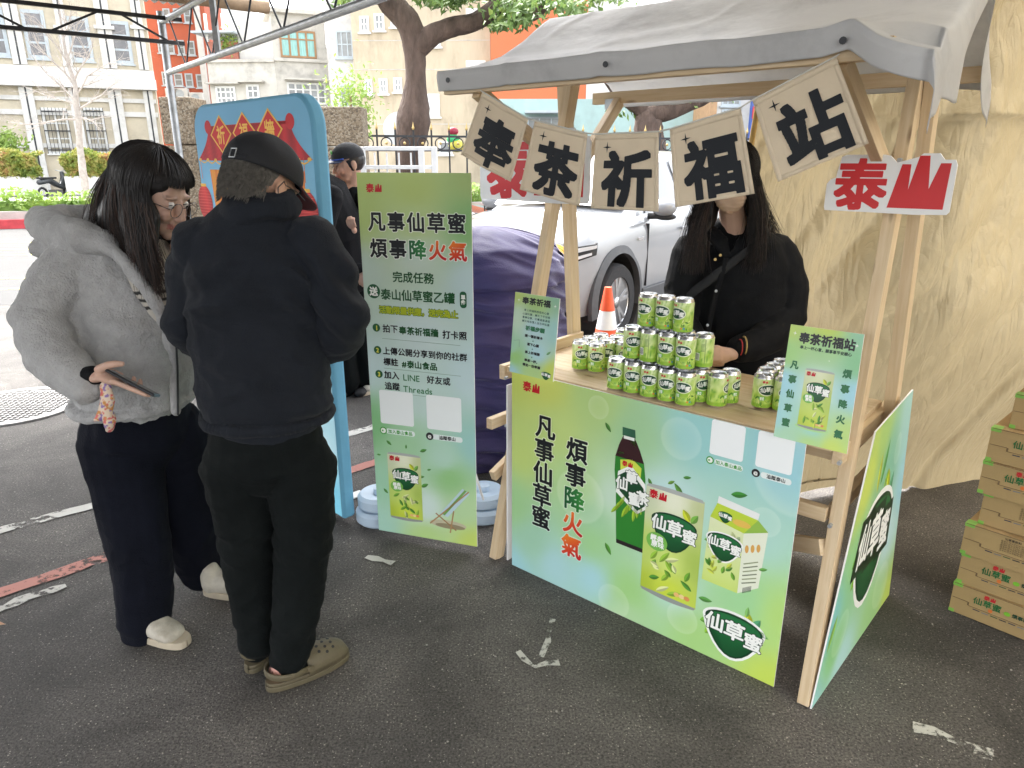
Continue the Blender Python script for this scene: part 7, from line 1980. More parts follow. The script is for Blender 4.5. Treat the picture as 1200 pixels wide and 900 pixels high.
def long_hair(H, N, rad, part_y, bang, ends, cheek=.95):
    """strands over the crown of a head frame, then hanging; ends(phi) -> (target point, end height)"""
    out, tips = [], []
    for k in range(N):
        phi = rs.uniform(-math.pi, math.pi)
        th0 = abs(rs.gauss(0, .35))
        rr = 1 + abs(rs.gauss(0, .02))
        pts = []
        front = abs(phi) < bang
        thmax = (1.38 + rs.uniform(-.10, .09)) if front else 1.75
        for j in range(9):
            th = th0 + (thmax - th0)*j/8
            v = Vector((rad[0]*math.sin(th)*math.cos(phi), rad[1]*math.sin(th)*math.sin(phi), rad[2]*math.cos(th)))*rr
            if front and th > 1.1: v.x += .004
            pts.append(H @ (v + Vector((-.022, 0, .048))))
        if front: out.append(pts); continue
        tgt, ez = ends(phi)
        tgt = Vector(tgt) + Vector((rs.gauss(0, .024), rs.gauss(0, .018), 0)); p = pts[-1]; ez = ez + rs.uniform(-.035, .07)
        for j in range(1, 8):
            t = j/7; q = p.lerp(Vector((tgt.x, tgt.y, ez)), t); q.z = p.z + (ez - p.z)*t
            bulge = math.sin(math.pi*t)
            q += (H.to_3x3() @ Vector((math.cos(phi), math.sin(phi), 0))).normalized() * .014*bulge
            q += Vector((noise.noise(Vector((k*.31, t*3, 0))), noise.noise(Vector((t*3, k*.17, 5))), 0))*.004
            pts.append(q)
        out.append(pts)
        tips.append(pts[9:])
    return out, tips
def wends(phi):
    a = abs(phi)
    if phi < 0:        # camera side
        if a < 1.9: return at(180, 325, 2.17), at(180, 338, 2.2).z
        if a < 2.5: return at(150, 290, 2.22), at(150, 300, 2.2).z
        return at(122, 268, 2.30), at(122, 276, 2.3).z
    if a < 1.9: return at(200, 320, 2.34), at(200, 330, 2.3).z
    return at(128, 264, 2.42), at(128, 272, 2.4).z
cur, tips = long_hair(HW, 5200, (.116, .102, .090), 0, .95, wends)
strands('hair_strands', cur, M_HAIRBLACK, wroot, .00115)
strands('hair_tips', [t for i, t in enumerate(tips) if i % 3 == 0 and len(t) > 3], M_HAIRTIP, wroot, .0012)
fly = []
for k in range(26):
    p = at(rs.uniform(120, 150), rs.uniform(215, 250), 2.27); d = Vector((-rs.uniform(.5, 1), rs.uniform(-.4, .4), -rs.uniform(.2, 1))).normalized(); L = rs.uniform(.05, .13); pts = [p]
    for j in range(6): d = (d + Vector((0, rs.uniform(-.1, .1), -.18))).normalized(); pts.append(pts[-1] + d*L/6)
    fly.append(pts)
strands('loose_strands', fly, M_HAIRBLACK, wroot, .0008)
# phone and cloth charm in her hand
ph0, ph1 = at(128, 434.5, 1.965), at(178, 461, 1.965)
pd = (ph1-ph0).normalized(); ps_ = Vector((-.45, .95, -.20)); ps_ = (ps_ - pd*ps_.dot(pd)).normalized(); pu = pd.cross(ps_)
Mph = Matrix((pd, ps_, pu)).transposed().to_4x4(); Mph.translation = ph0
phn = thing('phone', 'black smartphone held flat in the right hand of the woman in grey', 'phone', ph0)
m = MB(); m.box(0, .148, -.034, .034, -.004, .0045, M=Mph); m.build('case', mat('black phone case', (.012,.012,.014), .3), phn, world=True, bevel=.003)
m = MB(); m.box(.004, .144, -.031, .031, .0046, .0054, M=Mph); m.build('screen', mat('dark phone glass', (.02,.022,.026), .06, spec=1), phn, world=True)
ch = thing('cloth_charm', 'knotted flowered cloth strap dangling from the phone hand', 'strap', at(123, 455, 1.955))
m = MB(); m.round_tube([at(123, 452, 1.955), at(126, 468, 1.95), at(124, 480, 1.95)], [(.016,.012), (.022,.015), (.020,.014)], 10); m.round_tube([at(123, 478, 1.95), at(116, 490, 1.95), at(112, 492, 1.95)], [.014, .012, .006], 8); m.round_tube([at(125, 480, 1.95), at(129, 494, 1.945), at(128, 502, 1.945)], [.016, .019, .012], 8)
def floral(p):
    n = noise.noise(p*90); n2 = noise.noise(p*70 + Vector((9,0,0)))
    return (.55,.12,.12) if n > .25 else ((.50,.22,.06) if n2 > .3 else ((.22,.14,.34) if n < -.3 else (.62,.50,.38)))
blob('knotted_cloth', m, colmat('flowered cloth', .85, .05), ch, voxel=.003, smooth=2, color=floral, disp=lambda p, n: .0025*noise.noise(p*70))

# ---- older man from behind, dark jacket and cap, clogs
mroot = thing('person', 'man seen from behind in a dark jacket and black cap, wearing olive clogs', 'person', (-.70, 2.0, 0))
YM = R(61)
m = MB(); mc = at(309, 219, 2.02)
HM, RM = head_prims(m, mc, YM, R(26), .98, neck=at(305, 262, 2.0))
m.round_tube([at(303, 250, 2.0), at(303, 300, 2.03), at(305, 400, 2.03), at(312, 500, 2.03)], [(.06,.05), (.14,.06), (.15,.09), (.15,.10)], 14, wide=(1, 0, 0))
m.round_tube([at(378, 290, 2.02), at(408, 380, 2.03), at(372, 405, 2.26), at(350, 395, 2.34)], [.05, .043, .032, .028], 12)
m.round_tube([at(228, 290, 2.02), at(212, 385, 2.08), at(255, 405, 2.28), at(285, 395, 2.36)], [.05, .043, .032, .028], 12)
for (u, v, y) in ((350, 393, 2.36), (287, 393, 2.38)):
    p = at(u, v, y); m.round_tube([p, p + Vector((0, .05, .0))], [(.030,.020), (.036,.020)], 10, wide=(1,0,0)); fingers(m, p, p + Vector((0, .08, 0)), (0, 1, -.1), (0, 0, 1), curl=1.1)
    m.round_tube([p + Vector((.03,.02,.01)), p + Vector((.04,.06,.02)), p + Vector((.03,.09,.02))], [.012,.011,.009], 8)
for pts in ([at(278, 530, 2.03), at(290, 640, 2.0), at(297, 750, 1.99), at(300, 778, 2.02)], [at(350, 530, 2.03), at(354, 640, 2.0), at(342, 750, 1.95), at(345, 790, 1.97)]):
    m.round_tube(pts, [.075, .045, .032, .028], 12)
blob('body', m, M_SKIN, mroot, voxel=.0046, smooth=2, color=skin_col(None, base=(.48, .28, .19)))
m = MB()
m.round_tube([at(312, 470, 2.02), at(309, 445, 2.02), at(303, 385, 2.02), at(301, 330, 2.01), at(301, 290, 2.01), at(303, 266, 2.01), at(305, 252, 2.0)], [(.184,.138), (.180,.136), (.188,.134), (.198,.128), (.188,.110), (.135,.090), (.090,.075)], 24, wide=(1, 0, 0))
m.round_tube([at(362, 288, 2.01), at(386, 325, 2.01), at(398, 372, 2.01), at(395, 394, 2.05), at(380, 400, 2.16), at(365, 398, 2.30)], [.075, .074, .068, .064, .056, .046], 18)
m.round_tube([at(243, 288, 2.01), at(227, 325, 2.02), at(224, 375, 2.05), at(236, 398, 2.12), at(265, 402, 2.28)], [.075, .072, .066, .060, .046], 18)
m.tube([at(312, 486, 2.02) + Vector((.185*math.cos(a), .138*math.sin(a), 0)) for a in [2*math.pi*k/30 for k in range(30)]], .006, 8, closed=True)
# stand-up collar
m.tube([at(306, 246, 2.0) + Vector((.088*math.cos(a), .074*math.sin(a) + .0, .008*math.cos(a))) for a in [2*math.pi*k/26 for k in range(26)]], [(.028, .015)]*26, 8, closed=True, wide=(0, 0, 1))
m.tube([at(304, 237, 2.0) + Vector((.080*math.cos(a), .068*math.sin(a) + .004, .010*math.cos(a))) for a in [2*math.pi*k/26 for k in range(26)]], [(.022, .011)]*26, 8, closed=True, wide=(0, 0, 1))
def jfold(p, n):
    d = fold(p, 3.6, .017, (1, 1, 1.5), 21) + fold(p, 9, .006, (1, 1, 1.8), 4) + fold(p, 20, .0014, (1, 1, 1.5), 9)
    e = at(390, 350, 1.93); k = math.exp(-((p-e).length/.12)**2); d += k*.013*math.sin((p.x*1.2 + p.z*.8)*75)
    for (u, v, a) in ((345, 320, .10), (230, 330, .08)):
        e = at(u, v, 1.88); k = math.exp(-((p-e).length/a)**2); d += k*.011*math.sin((p.z + p.x*(.6 if u > 300 else -.6))*60 + 3*noise.noise(p*5))
    if p.z < .98: d += .003*math.sin(p.z*85 + 9*noise.noise(p*4))*max(0, 1-abs(p.z-.9)/.1)
    # seam down the arm hole and across the yoke
    return d
blob('jacket', m, M_JACKETDARK, mroot, voxel=.006, smooth=4, disp=jfold)
def jeanfold(p, n):
    d = fold(p, 6, .005, (.8, .8, 1.5), 31) + fold(p, 3, .006, (1.8, 1.8, .5), 3) + fold(p, 13, .003, (.8, .8, 1.6), 7)
    if p.z < .30: d += .005*math.sin(p.z*80 + 12*noise.noise(p*5))*(1 - p.z/.34)
    k = math.exp(-((p.z-.47)/.07)**2); d += k*.004*math.sin(p.z*80 + p.x*60)
    return d
m = MB()
m.round_tube([at(312, 500, 2.02), at(312, 535, 2.02)], [(.162,.120), (.168,.124)], 20, wide=(1, 0, 0))
m.round_tube([at(280, 545, 2.02), at(289, 620, 2.01), at(294, 690, 2.0), at(299, 742, 1.985), at(301, 758, 1.985)], [.106, .083, .064, .051, .049], 18)
m.round_tube([at(350, 545, 2.02), at(357, 620, 2.0), at(350, 700, 1.97), at(342, 756, 1.935), at(340, 775, 1.93)], [.107, .088, .069, .058, .056], 18)
blob('trousers', m, M_PANTSBLACK, mroot, voxel=.006, smooth=3, disp=jeanfold)
def clog(heel, toe, parent, w=.052):
    heel, toe = Vector(heel), Vector(toe); heel.z = toe.z = 0
    d = (toe-heel).normalized(); q = Vector((-d.y, d.x, 0)); L = (toe-heel).length
    F = Matrix((d, q, Vector((0,0,1)))).transposed().to_4x4(); F.translation = heel
    out = [(L*(.5 - .5*math.cos(math.pi*t)), w*(.70 + .30*min(1, t*1.6))*max(0.0, math.sin(math.pi*t))**.62) for t in [k/18 for k in range(19)]]
    ring = out + [(x, -y) for x, y in out[::-1]]
    m = MB(); m.prism(ring, .003, .022, M=F); m.prism([(x*.985+.002, y*.97) for x, y in ring], .0225, .034, M=F); so = m.build('sole', M_CLOG, parent, smooth=True, world=True, angle=45, bevel=.003)
    # vamp: half shell over the toes
    m = MB(); nu, nv = 22, 16
    def vamp(u, v):
        x = L*(.44 + .545*v); k = (x/L); hw = w*1.0*max(.02, math.sin(math.acos(max(-1.0, 1-2*k))))**.62
        h = .062*math.sqrt(max(0.0, 1-(max(0.0, v-.05)/.955)**2.6)) + .004
        a = math.pi*u; return F @ Vector((x, hw*math.cos(a), .030 + h*max(0.0, math.sin(a))**.7))
    m.grid(vamp, nu, nv); o = m.build('vamp', M_CLOG, so, smooth=True, world=True); s_ = o.modifiers.new('s', 'SOLIDIFY'); s_.thickness = .005; s_.offset = -1
    m = MB()
    for i, v in enumerate((.30, .46, .62)):
        for u in ((.30, .43, .57, .70) if i != 1 else (.24, .36, .5, .64, .76)):
            c = vamp(u, v); a = vamp(u+.02, v); b = vamp(u, v+.03); nrm = (Vector(a)-c).cross(Vector(b)-c).normalized()
            if nrm.z < 0: nrm = -nrm
            m.lathe([(.0052, .0), (.0052, .0012), (0, .0012)], c, n=9, M=nrm.to_track_quat('Z', 'Y').to_matrix())
    tag(m.build('vent_holes', M_BLACK, o, world=True), kind='stuff')
    m = MB()
    for k in range(5): c = vamp(.06, .12 + .13*k); m.ell(c - q*0 - Vector((0,0,.002)), (.008, .005, .0045), M=Matrix.Rotation(math.atan2(d.y, d.x), 3, 'Z'), n=8, m=5)
    tag(m.build('side_slots', M_SOCK, o, world=True), kind='stuff')
    m = MB(); m.tube([F @ Vector((L*.46, s*w*1.02, .058)) for s in (1,)] + [F @ Vector((L*(.24 - .22*math.sin(a)), w*.98*math.cos(a), .056 + .010*math.sin(a))) for a in [math.pi*k/14 for k in range(15)]] + [F @ Vector((L*.46, -w*1.02, .058))], [(.013, .004)]*17, 8, wide=(0, 0, 1)); m.build('heel_strap', M_CLOG, so, smooth=True, world=True)
    for s in (1, -1):
        m = MB(); m.lathe([(.010, 0), (.010, .003), (.006, .004), (0, .004)], F @ Vector((L*.45, s*w*1.05, .058)), n=14, M=(q*s).to_track_quat('Z', 'Y').to_matrix()); m.build('rivet', M_CLOG, so, world=True)
    m = MB(); m.round_tube([F @ Vector((.045, 0, .055)), F @ Vector((.12, 0, .055)), F @ Vector((L*.62, 0, .048))], [(.036,.030), (.038,.032), (.038,.024)], 12, wide=q); m.round_tube([F @ Vector((.066, 0, .055)), F @ Vector((.078, 0, .095))], [(.032,.032), (.030,.030)], 12)
    blob('sock', m, M_SOCK, so, voxel=.005, smooth=2)
    return so
clog((-.868, 1.945, 0), (-.80, 2.21, 0), mroot, .055)
clog((-.785, 1.868, 0), (-.565, 2.050, 0), mroot, .056)
# cap, hair, mask
m = MB(); m.ell(HM @ Vector((-.032, 0, .036)), (.090, .076, .080), M=RM, n=20, m=12); m.round_tube([HM @ Vector((-.066, 0, -.01)), HM @ Vector((-.060, 0, -.050))], [(.060,.030), (.050,.026)], 14, wide=RM @ Vector((0,1,0)))
blob('hair', m, M_HAIRGREY, mroot, voxel=.005, smooth=3)
sh_ = []
for k in range(2600):
    a = rs.uniform(math.pi*.60, math.pi*1.40); z = rs.uniform(-.072, .03)
    r_ = 1.0 if z > -.02 else 1.0 - (-.02-z)*2.2
    p = Vector((-.020 + .103*r_*math.cos(a), .083*r_*math.sin(a), z)); d = Vector((math.cos(a)*.4 - .1, math.sin(a)*.4, -1)).normalized()
    if abs(p.y) > .055 and p.z < -.05: continue
    L = rs.uniform(.010, .020); p0 = HM @ p; sh_.append([p0, HM @ (p + d*L*.5 + Vector((0,0,0))), HM @ (p + d*L)])
strands('short_hair', sh_, M_HAIRGREY, mroot, .0010)
cp_ = thing('cap', 'black cloth cap with a dark red underside and back strap worn by the man', 'cap', mc)
m = MB()
def dome(u, v):
    a = 2*math.pi*u; th = (math.pi/2 + .12)*v
    r = 1 + .035*noise.noise(Vector((math.cos(a)*2.4, math.sin(a)*2.4, v*3.4))) + .006*math.cos(6*a)*math.sin(th)
    return HM @ Vector((-.012 + .116*r*math.sin(th)*math.cos(a), .096*r*math.sin(th)*math.sin(a), .040 + .098*r*(max(-.05, math.cos(th)))**1.0 if math.cos(th) > 0 else .040 + .098*math.cos(th)*1.6))
m.grid(dome, 60, 24); o = m.build('crown', M_CAP, cp_, smooth=True, world=True); s_ = o.modifiers.new('s', 'SOLIDIFY'); s_.thickness = .003
for k in range(6):
    m = MB(); m.tube([dome((k+.5)/6, v/14) for v in range(15)], .0012, 5); m.build('seam', M_CAP, cp_, world=True)
m = MB(); m.ell(HM @ Vector((-.012, 0, .139)), .008, n=10, m=6); m.build('button', M_CAP, cp_, world=True)
for nm, dz, mt in (('brim', 0, M_CAP), ('brim_underside', -.0022, M_CAPRED)):
    m = MB()
    def brim(u, v, dz=dz):
        a = (u-.5)*2*R(62); r0 = Vector((-.012 + .116*math.cos(a), .096*math.sin(a)))
        ext = .084*max(0.0, math.cos(a*1.25))**.6 if abs(a*1.25) < math.pi/2 else 0
        return HM @ Vector((r0.x + ext*v, r0.y*(1+.02*v), .030 + dz - .020*v - .10*(r0.y**2)*8*v*.4))
    m.grid(brim, 28, 8); o = m.build(nm, mt, cp_, smooth=True, world=True); s_ = o.modifiers.new('s', 'SOLIDIFY'); s_.thickness = .0018
m = MB(); m.tube([HM @ Vector((-.012 - .119*math.cos(a), .099*math.sin(a), .034)) for a in [R(-30+10*k) for k in range(7)]], [(.006, .0015)]*7, 6, wide=RM @ Vector((0,0,1))); m.build('back_strap', M_CAP, cp_, world=True)
m = MB(); 
for dy in (-.010, .010): m.beam(HM @ Vector((-.1325, dy-.012, .024)), HM @ Vector((-.1325, dy-.012, .048)), .002, .002)
for dz in (.024, .048): m.beam(HM @ Vector((-.1325, -.023, dz)), HM @ Vector((-.1325, -.001, dz)), .002, .002)
m.build('buckle', M_STEEL, cp_, world=True)
m = MB(); m.ell(HM @ Vector((.066, 0, -.062)), (.047, .052, .050), M=RM, n=16, m=10); blob('mask', m, M_MASKBLACK, mroot, voxel=.004, smooth=2)
for s in (1, -1):
    m = MB(); m.tube([HM @ Vector(p) for p in ((.055, s*.055, -.035), (.02, s*.078, -.01), (-.012, s*.087, .012), (-.026, s*.086, -.012), (-.008, s*.080, -.045), (.035, s*.064, -.075), (.055, s*.05, -.085))], .0016, 6); m.build('mask_loop', M_MASKBLACK, mroot, world=True)
    m = MB(); m.tube([HM @ Vector(p) for p in ((.10, s*.06, .005), (.05, s*.078, .008), (-.005, s*.089, .004))], .0014, 6); m.build('spectacle_arm', M_GLASSWIRE, mroot, world=True)

# ---- vendor behind the counter
vroot = thing('person', 'vendor in a loose black shirt and beige mask standing behind the counter', 'person', (.93, 2.87, 0))
YV = math.atan2(-1, -.25)
m = MB(); vc = at(857, 212, 2.82)
HV, RV = head_prims(m, vc, YV, R(4), 1.0, neck=at(861, 272, 2.86))
VX = Vector((.97, -.22, 0))
m.round_tube([at(860, 262, 2.86), at(862, 300, 2.90), at(862, 380, 2.88), at(862, 450, 2.88)], [(.06,.05), (.14,.06), (.13,.08), (.14,.09)], 14, wide=VX)
for pts in ([at(915, 300, 2.87), at(922, 378, 2.82), at(880, 405, 2.64), at(856, 416, 2.575)], [at(806, 302, 2.87), at(798, 385, 2.80), at(815, 412, 2.64), at(828, 418, 2.585)]):
    m.round_tube(pts, [.045, .038, .030, .023], 12)
pR = at(846, 417, 2.565); pL_ = at(832, 419, 2.575)
m.round_tube([at(856, 415, 2.575), pR, at(836, 415, 2.555)], [(.026,.018), (.036,.021), (.034,.020)], 12, wide=(0,0,1))
for k in range(4):
    z = .018 - .0125*k; p = at(837, 414, 2.55) + Vector((0, -.002*k, z-.002))
    m.round_tube([p + Vector((.02,0,0)), p, p + Vector((-.026, .004, -.004)), p + Vector((-.034, .026, -.010)), p + Vector((-.018, .038, -.012))], [.0098, .0095, .009, .0085, .0075], 8)
m.round_tube([at(848, 411, 2.56), at(840, 407, 2.555), at(831, 408, 2.56)], [.012, .0105, .0085], 8)
m.round_tube([at(828, 419, 2.585), pL_, at(840, 421, 2.60)], [(.024,.018), (.034,.020), (.030,.018)], 12, wide=(0,0,1))
fingers(m, pL_, at(842, 421, 2.605), (1, .1, -.05), (0, -1, .2), L=.06, curl=.9, spread=.014)
for x in (-.09, .09): m.round_tube([(.93+x, 2.87, .85), (.93+x, 2.87, .45), (.93+x, 2.88, .06), (.93+x, 2.80, .05)], [.075, .055, .04, .035], 12)
blob('body', m, M_SKIN, vroot, voxel=.0044, smooth=2, color=skin_col(HV, base=(.56, .36, .27)))
for y in (.031, -.031):
    m = MB(); m.ell(HV @ Vector((.0815, y, .003)), .0118, n=14, m=10); e = m.build('eye', bpy.data.materials['eye white'], vroot, smooth=True, world=True)
    m = MB(); m.ell(HV @ Vector((.0905, y, .003)), (.0045, .0056, .0056), M=RV, n=12, m=8); m.build('iris', bpy.data.materials['dark iris'], e, smooth=True, world=True)
m = MB(); m.ell(HV @ Vector((.058, 0, -.055)), (.054, .058, .056), M=RV, n=18, m=12); m.ell(HV @ Vector((.092, 0, -.040)), (.024, .022, .034), M=RV, n=14, m=8)
blob('mask', m, M_MASK, vroot, voxel=.004, smooth=3, disp=lambda p, n: .0012*math.sin((HV.inverted() @ p).z*420))
m = MB()
m.round_tube([at(862, 440, 2.88), at(862, 400, 2.88), at(862, 350, 2.88), at(862, 312, 2.88), at(862, 288, 2.88), at(861, 272, 2.88)], [(.200,.135), (.198,.138), (.205,.138), (.208,.125), (.185,.105), (.11,.07)], 22, wide=VX)
m.round_tube([at(910, 296, 2.88), at(922, 335, 2.86), at(921, 372, 2.82), at(902, 394, 2.73), at(878, 406, 2.64), at(866, 410, 2.605)], [.078, .078, .074, .066, .052, .044], 16)
m.round_tube([at(811, 298, 2.88), at(800, 340, 2.86), at(798, 380, 2.80), at(808, 402, 2.70), at(820, 413, 2.625)], [.076, .076, .070, .060, .046], 16)
m.round_tube([at(832, 272, 2.80), at(845, 284, 2.765), at(852, 300, 2.75)], [(.030,.010), (.032,.010), (.014,.008)], 10, wide=(1,0,0)); m.round_tube([at(890, 270, 2.80), at(872, 284, 2.765), at(858, 302, 2.75)], [(.030,.010), (.032,.010), (.014,.008)], 10, wide=(1,0,0))
blob('shirt', m, M_SHIRTBLACK, vroot, voxel=.006, smooth=3, disp=lambda p, n: fold(p, 5, .008, (1, 1, 1.1), 41) + fold(p, 11, .003, (1, 1, 1.4), 6))
m = MB(); m.round_tube([at(862, 440, 2.88), at(862, 455, 2.88)], [(.15,.11), (.16,.115)], 16, wide=VX)
for x in (-.09, .09): m.round_tube([(.93+x, 2.88, .80), (.93+x, 2.88, .45), (.93+x, 2.89, .10)], [.10, .08, .07], 14)
blob('trousers', m, M_PANTSBLACK, vroot, voxel=.008, smooth=3, disp=lambda p, n: fold(p, 5, .008, (1,1,.6), 9))
for x in (-.10, .10): sneaker('shoe', (.93+x, 2.93, 0), (.91+x*1.1, 2.67, 0), vroot)
m = MB(); m.tube([at(851, 302, 2.728), at(845, 325, 2.722), at(839, 345, 2.722), at(833, 372, 2.722), at(828, 395, 2.722)], [(.011, .003)]*5, 6, wide=(1,0,0)); m.build('placket', M_SHIRTBLACK, vroot, world=True)
for (u, v, g_) in ((844, 299, 1), (838, 304, 1), (839, 341, 0), (829, 381, 0)):
    m = MB(); m.lathe([(.0055, 0), (.0055, .003), (0, .0035)], at(u, v, 2.716), n=12, M=Matrix.Rotation(R(90), 3, 'X')); m.build('shirt_button', M_GOLD if g_ else M_STEEL, vroot, world=True)
m = MB(); m.tube([at(903, 268, 2.86), at(892, 280, 2.77), at(872, 297, 2.735), at(845, 318, 2.725), at(815, 340, 2.735), at(797, 356, 2.80)], [(.019, .004)]*6, 8, wide=(.4, 0, 1)); st_ = m.build('bag_strap', M_CAP, vroot, smooth=True, world=True)
m = MB(); m.tube([at(866, 407, 2.58) + Vector((.004, .030*math.cos(a), .030*math.sin(a))) for a in [2*math.pi*k/20 for k in range(20)]], .0022, 6, closed=True); m.build('red_bracelet', mat('red thread', (.45,.03,.03), .7), vroot, world=True)
m = MB(); m.tube([at(870, 405, 2.59) + Vector((.006, .034*math.cos(a), .034*math.sin(a))) for a in [2*math.pi*k/20 for k in range(20)]], .003, 6, closed=True); m.build('beige_bracelet', M_GOLD, vroot, world=True)
m = MB(); m.ell(HV @ Vector((-.026, 0, .046)), (.098, .084, .086), M=RV, n=20, m=12)
m.round_tube([HV @ Vector((-.05, .03, .0)), at(880, 250, 2.90), at(884, 285, 2.82), at(882, 305, 2.77)], [(.075,.06), (.075,.05), (.045,.03), (.02,.012)], 14, wide=VX)
m.round_tube([HV @ Vector((-.03, -.06, .0)), at(830, 255, 2.84), at(818, 285, 2.78), at(812, 305, 2.76)], [(.035,.03), (.035,.03), (.03,.018), (.014,.01)], 14, wide=VX)
blob('hair', m, M_HAIRBLACK, vroot, voxel=.006, smooth=3)
def vends(phi):
    if phi > 0: return (at(884, 300, 2.76), at(884, 312, 2.76).z) if phi < 2.3 else (at(903, 285, 2.98), at(903, 290, 2.95).z)
    return (at(814, 298, 2.76), at(814, 312, 2.76).z) if phi > -2.3 else (at(880, 285, 3.0), at(880, 290, 2.95).z)
cur, tips = long_hair(HV, 3600, (.108, .098, .100), 0, .55, vends)
strands('hair_strands', cur, M_HAIRBLACK, vroot, .0012)
strands('hair_tips', [t for i, t in enumerate(tips) if i % 5 == 0], M_HAIRTIP, vroot, .0012)

# ---- capped man in the background
broot = thing('person', 'young man in a black T-shirt and black cap with blue brim behind the banner', 'person', (at(412, 230, 4.9).x, 4.9, 0))
bx = at(412, 230, 4.9).x
YB = math.atan2(-.55, -.84)
m = MB(); bc = at(408, 192, 4.9)
HB, RB = head_prims(m, bc, YB, R(10), 1.02, neck=at(413, 224, 4.93))
m.round_tube([at(408, 222, 4.92), at(414, 240, 4.95), at(414, 320, 4.95)], [(.07,.06), (.19,.10), (.16,.11)], 14, wide=(.8, -.5, 0))
m.round_tube([at(434, 235, 4.85), at(440, 300, 4.85), at(428, 318, 4.70)], [.05, .042, .03], 10); m.round_tube([at(392, 238, 5.0), at(398, 285, 4.9), at(410, 276, 4.72), at(414, 270, 4.68)], [.05, .042, .030, .026], 10)
p = at(414, 268, 4.68); fingers(m, p, p + Vector((-.01, -.03, .03)), (-.2, -.3, 1), (0, -1, 0), curl=.9)
p = at(428, 320, 4.70); fingers(m, p, p + Vector((-.01, -.02, -.03)), (-.1, -.1, -1), (0, -1, 0), curl=.5)
for x in (-.1, .1): m.round_tube([(bx+x, 4.97, .85), (bx+x, 4.97, .45), (bx+x, 4.98, .08)], [.08, .055, .04], 10)
blob('body', m, M_SKIN, broot, voxel=.006, smooth=1, color=skin_col(HB, base=(.47, .28, .20)))
for y in (.031, -.031):
    m = MB(); m.ell(HB @ Vector((.0865, y, .002)), (.009, .012, .004), M=RB, n=12, m=8); m.build('eye', bpy.data.materials['dark iris'], broot, world=True)
m = MB(); m.round_tube([at(414, 318, 4.95), at(414, 280, 4.95), at(414, 245, 4.95), at(411, 230, 4.94)], [(.185,.13), (.19,.13), (.20,.12), (.12,.08)], 16, wide=(.8, -.5, 0))
m.round_tube([at(430, 236, 4.87), at(437, 268, 4.85)], [.075, .07], 12); m.round_tube([at(396, 238, 5.0), at(397, 262, 4.95)], [.075, .068], 12)
blob('t_shirt', m, M_SHIRTBLACK, broot, voxel=.009, smooth=3, disp=lambda p, n: fold(p, 5, .01, (1,1,1), 5))
m = MB(); m.round_tube([(bx, 4.97, .92), (bx, 4.97, .85)], [(.16,.12), (.17,.12)], 14)
for x in (-.1, .1): m.round_tube([(bx+x, 4.97, .82), (bx+x, 4.98, .1)], [.105, .08], 12)
blob('trousers', m, M_PANTSBLACK, broot, voxel=.011, smooth=3)
for x in (-.1, .1): sneaker('shoe', (bx+x+.03, 5.05, 0), (bx+x-.12, 4.84, 0), broot)
m = MB(); m.ell(HB @ Vector((-.026, 0, .020)), (.098, .086, .086), M=RB, n=14, m=8); blob('hair', m, M_HAIRBLACK, broot, voxel=.008, smooth=1)
cp2 = thing('cap', 'black cap with bright blue brim edge and green emblem on the background man', 'cap', bc)
m = MB(); m.grid(lambda u, v: HB @ Vector((-.008 + .110*math.sin(1.62*v)*math.cos(2*math.pi*u), .092*math.sin(1.62*v)*math.sin(2*math.pi*u), .040 + .092*math.cos(1.62*v))), 36, 12); m.build('crown', M_CAP, cp2, smooth=True, world=True)
m = MB(); m.grid(lambda u, v: HB @ Vector((-.008 + .108*math.cos((u-.5)*2.1) + .075*v*max(0.0, math.cos((u-.5)*2.4))**.7, .092*math.sin((u-.5)*2.1), .038 - .012*v - 1.2*(.092*math.sin((u-.5)*2.1))**2)), 18, 5); o = m.build('brim', mat('blue black brim', (.02,.03,.07), .5), cp2, smooth=True, world=True); s_ = o.modifiers.new('s', 'SOLIDIFY'); s_.thickness = .004
m = MB(); m.tube([HB @ Vector((-.002 + .110*math.cos(a) , .093*math.sin(a), .040)) for a in [R(-60 + 12*k) for k in range(11)]], .004, 6); m.build('blue_edge', mat('bright blue trim', (.05,.12,.55), .5), cp2, world=True)
m = MB(); m.ell(HB @ Vector((.092, -.006, .085)), (.006, .013, .014), M=RB, n=10, m=6); m.build('emblem', mat('green emblem', (.10,.45,.08), .5), cp2, world=True)

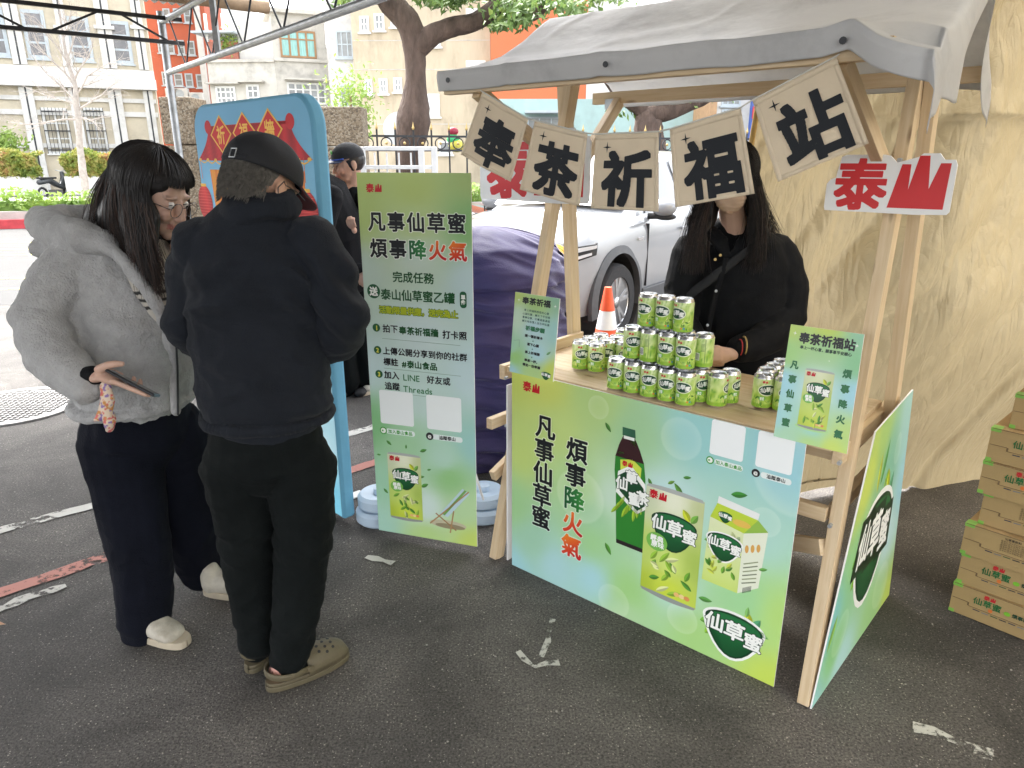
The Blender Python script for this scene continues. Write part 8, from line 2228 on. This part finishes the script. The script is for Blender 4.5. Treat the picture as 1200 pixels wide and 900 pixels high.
# ---- person in a black coat bending behind the blue poster
croot = thing('person', 'person in a long black coat bending forward between the blue poster and the banner', 'person', (-1.15, 4.85, 0))
m = MB()
cx0 = at(400, 300, 4.75)
m.round_tube([at(405, 318, 4.80), at(398, 270, 4.78), at(378, 225, 4.70), at(352, 205, 4.60)], [(.15,.12), (.16,.11), (.16,.10), (.08,.07)], 14, wide=(.5, .8, 0))
head_prims(m, at(330, 205, 4.55), math.atan2(-.2, -1), R(40), 1.0)
m.round_tube([at(385, 235, 4.62), at(372, 290, 4.50), at(352, 300, 4.42)], [.05, .04, .03], 10)
p = at(352, 300, 4.42); fingers(m, p, p + Vector((-.03, -.02, 0)), (-1, -.4, 0), (0, 0, 1), curl=.7)
for x, y in ((-.10, -.05), (.04, .05)): m.round_tube([(-1.12+x, 4.85+y, .85), (-1.12+x, 4.87+y, .45), (-1.11+x, 4.92+y, .07)], [.08, .06, .04], 10)
blob('body', m, M_SKIN, croot, voxel=.008, smooth=1, color=skin_col(None))
m = MB()
m.round_tube([at(408, 320, 4.82), at(404, 300, 4.80), at(398, 268, 4.76), at(382, 232, 4.70), at(360, 212, 4.62)], [(.19,.15), (.185,.15), (.18,.14), (.17,.12), (.11,.08)], 16, wide=(.5, .8, 0))
m.round_tube([at(388, 232, 4.60), at(374, 288, 4.50), at(358, 300, 4.44)], [.075, .065, .05], 12)
m.tube([at(408, 312, 4.82) + Vector((.21*math.cos(a), .16*math.sin(a), .02*math.cos(a))) for a in [2*math.pi*k/24 for k in range(24)]], .022, 8, closed=True)
blob('coat', m, M_SHIRTBLACK, croot, voxel=.009, smooth=3, disp=lambda p, n: fold(p, 4.5, .014, (1, 1, .7), 51))
m = MB(); m.round_tube([(-1.12, 4.86, .95), (-1.12, 4.86, .80)], [(.17,.14), (.18,.14)], 14)
for x, y in ((-.09, -.05), (.05, .05)): m.round_tube([(-1.12+x, 4.86+y, .80), (-1.12+x, 4.88+y, .45), (-1.11+x, 4.92+y, .10)], [.12, .11, .10], 14)
blob('trousers', m, M_PANTSBLACK, croot, voxel=.01, smooth=3, disp=lambda p, n: fold(p, 5, .012, (1.3, 1.3, .5), 5))
for x, y in ((-.09, -.05), (.05, .05)): 
    m = MB(); m.round_tube([(-1.10+x, 4.97+y, .035), (-1.14+x, 4.78+y, .03)], [(.04,.035), (.042,.03)], 10); blob('shoe', m, M_BLACK, croot, voxel=.006, smooth=2)
m = MB(); m.ell(at(328, 200, 4.56), (.115, .10, .11), n=14, m=8); blob('hair', m, M_HAIRBLACK, croot, voxel=.008, smooth=1)
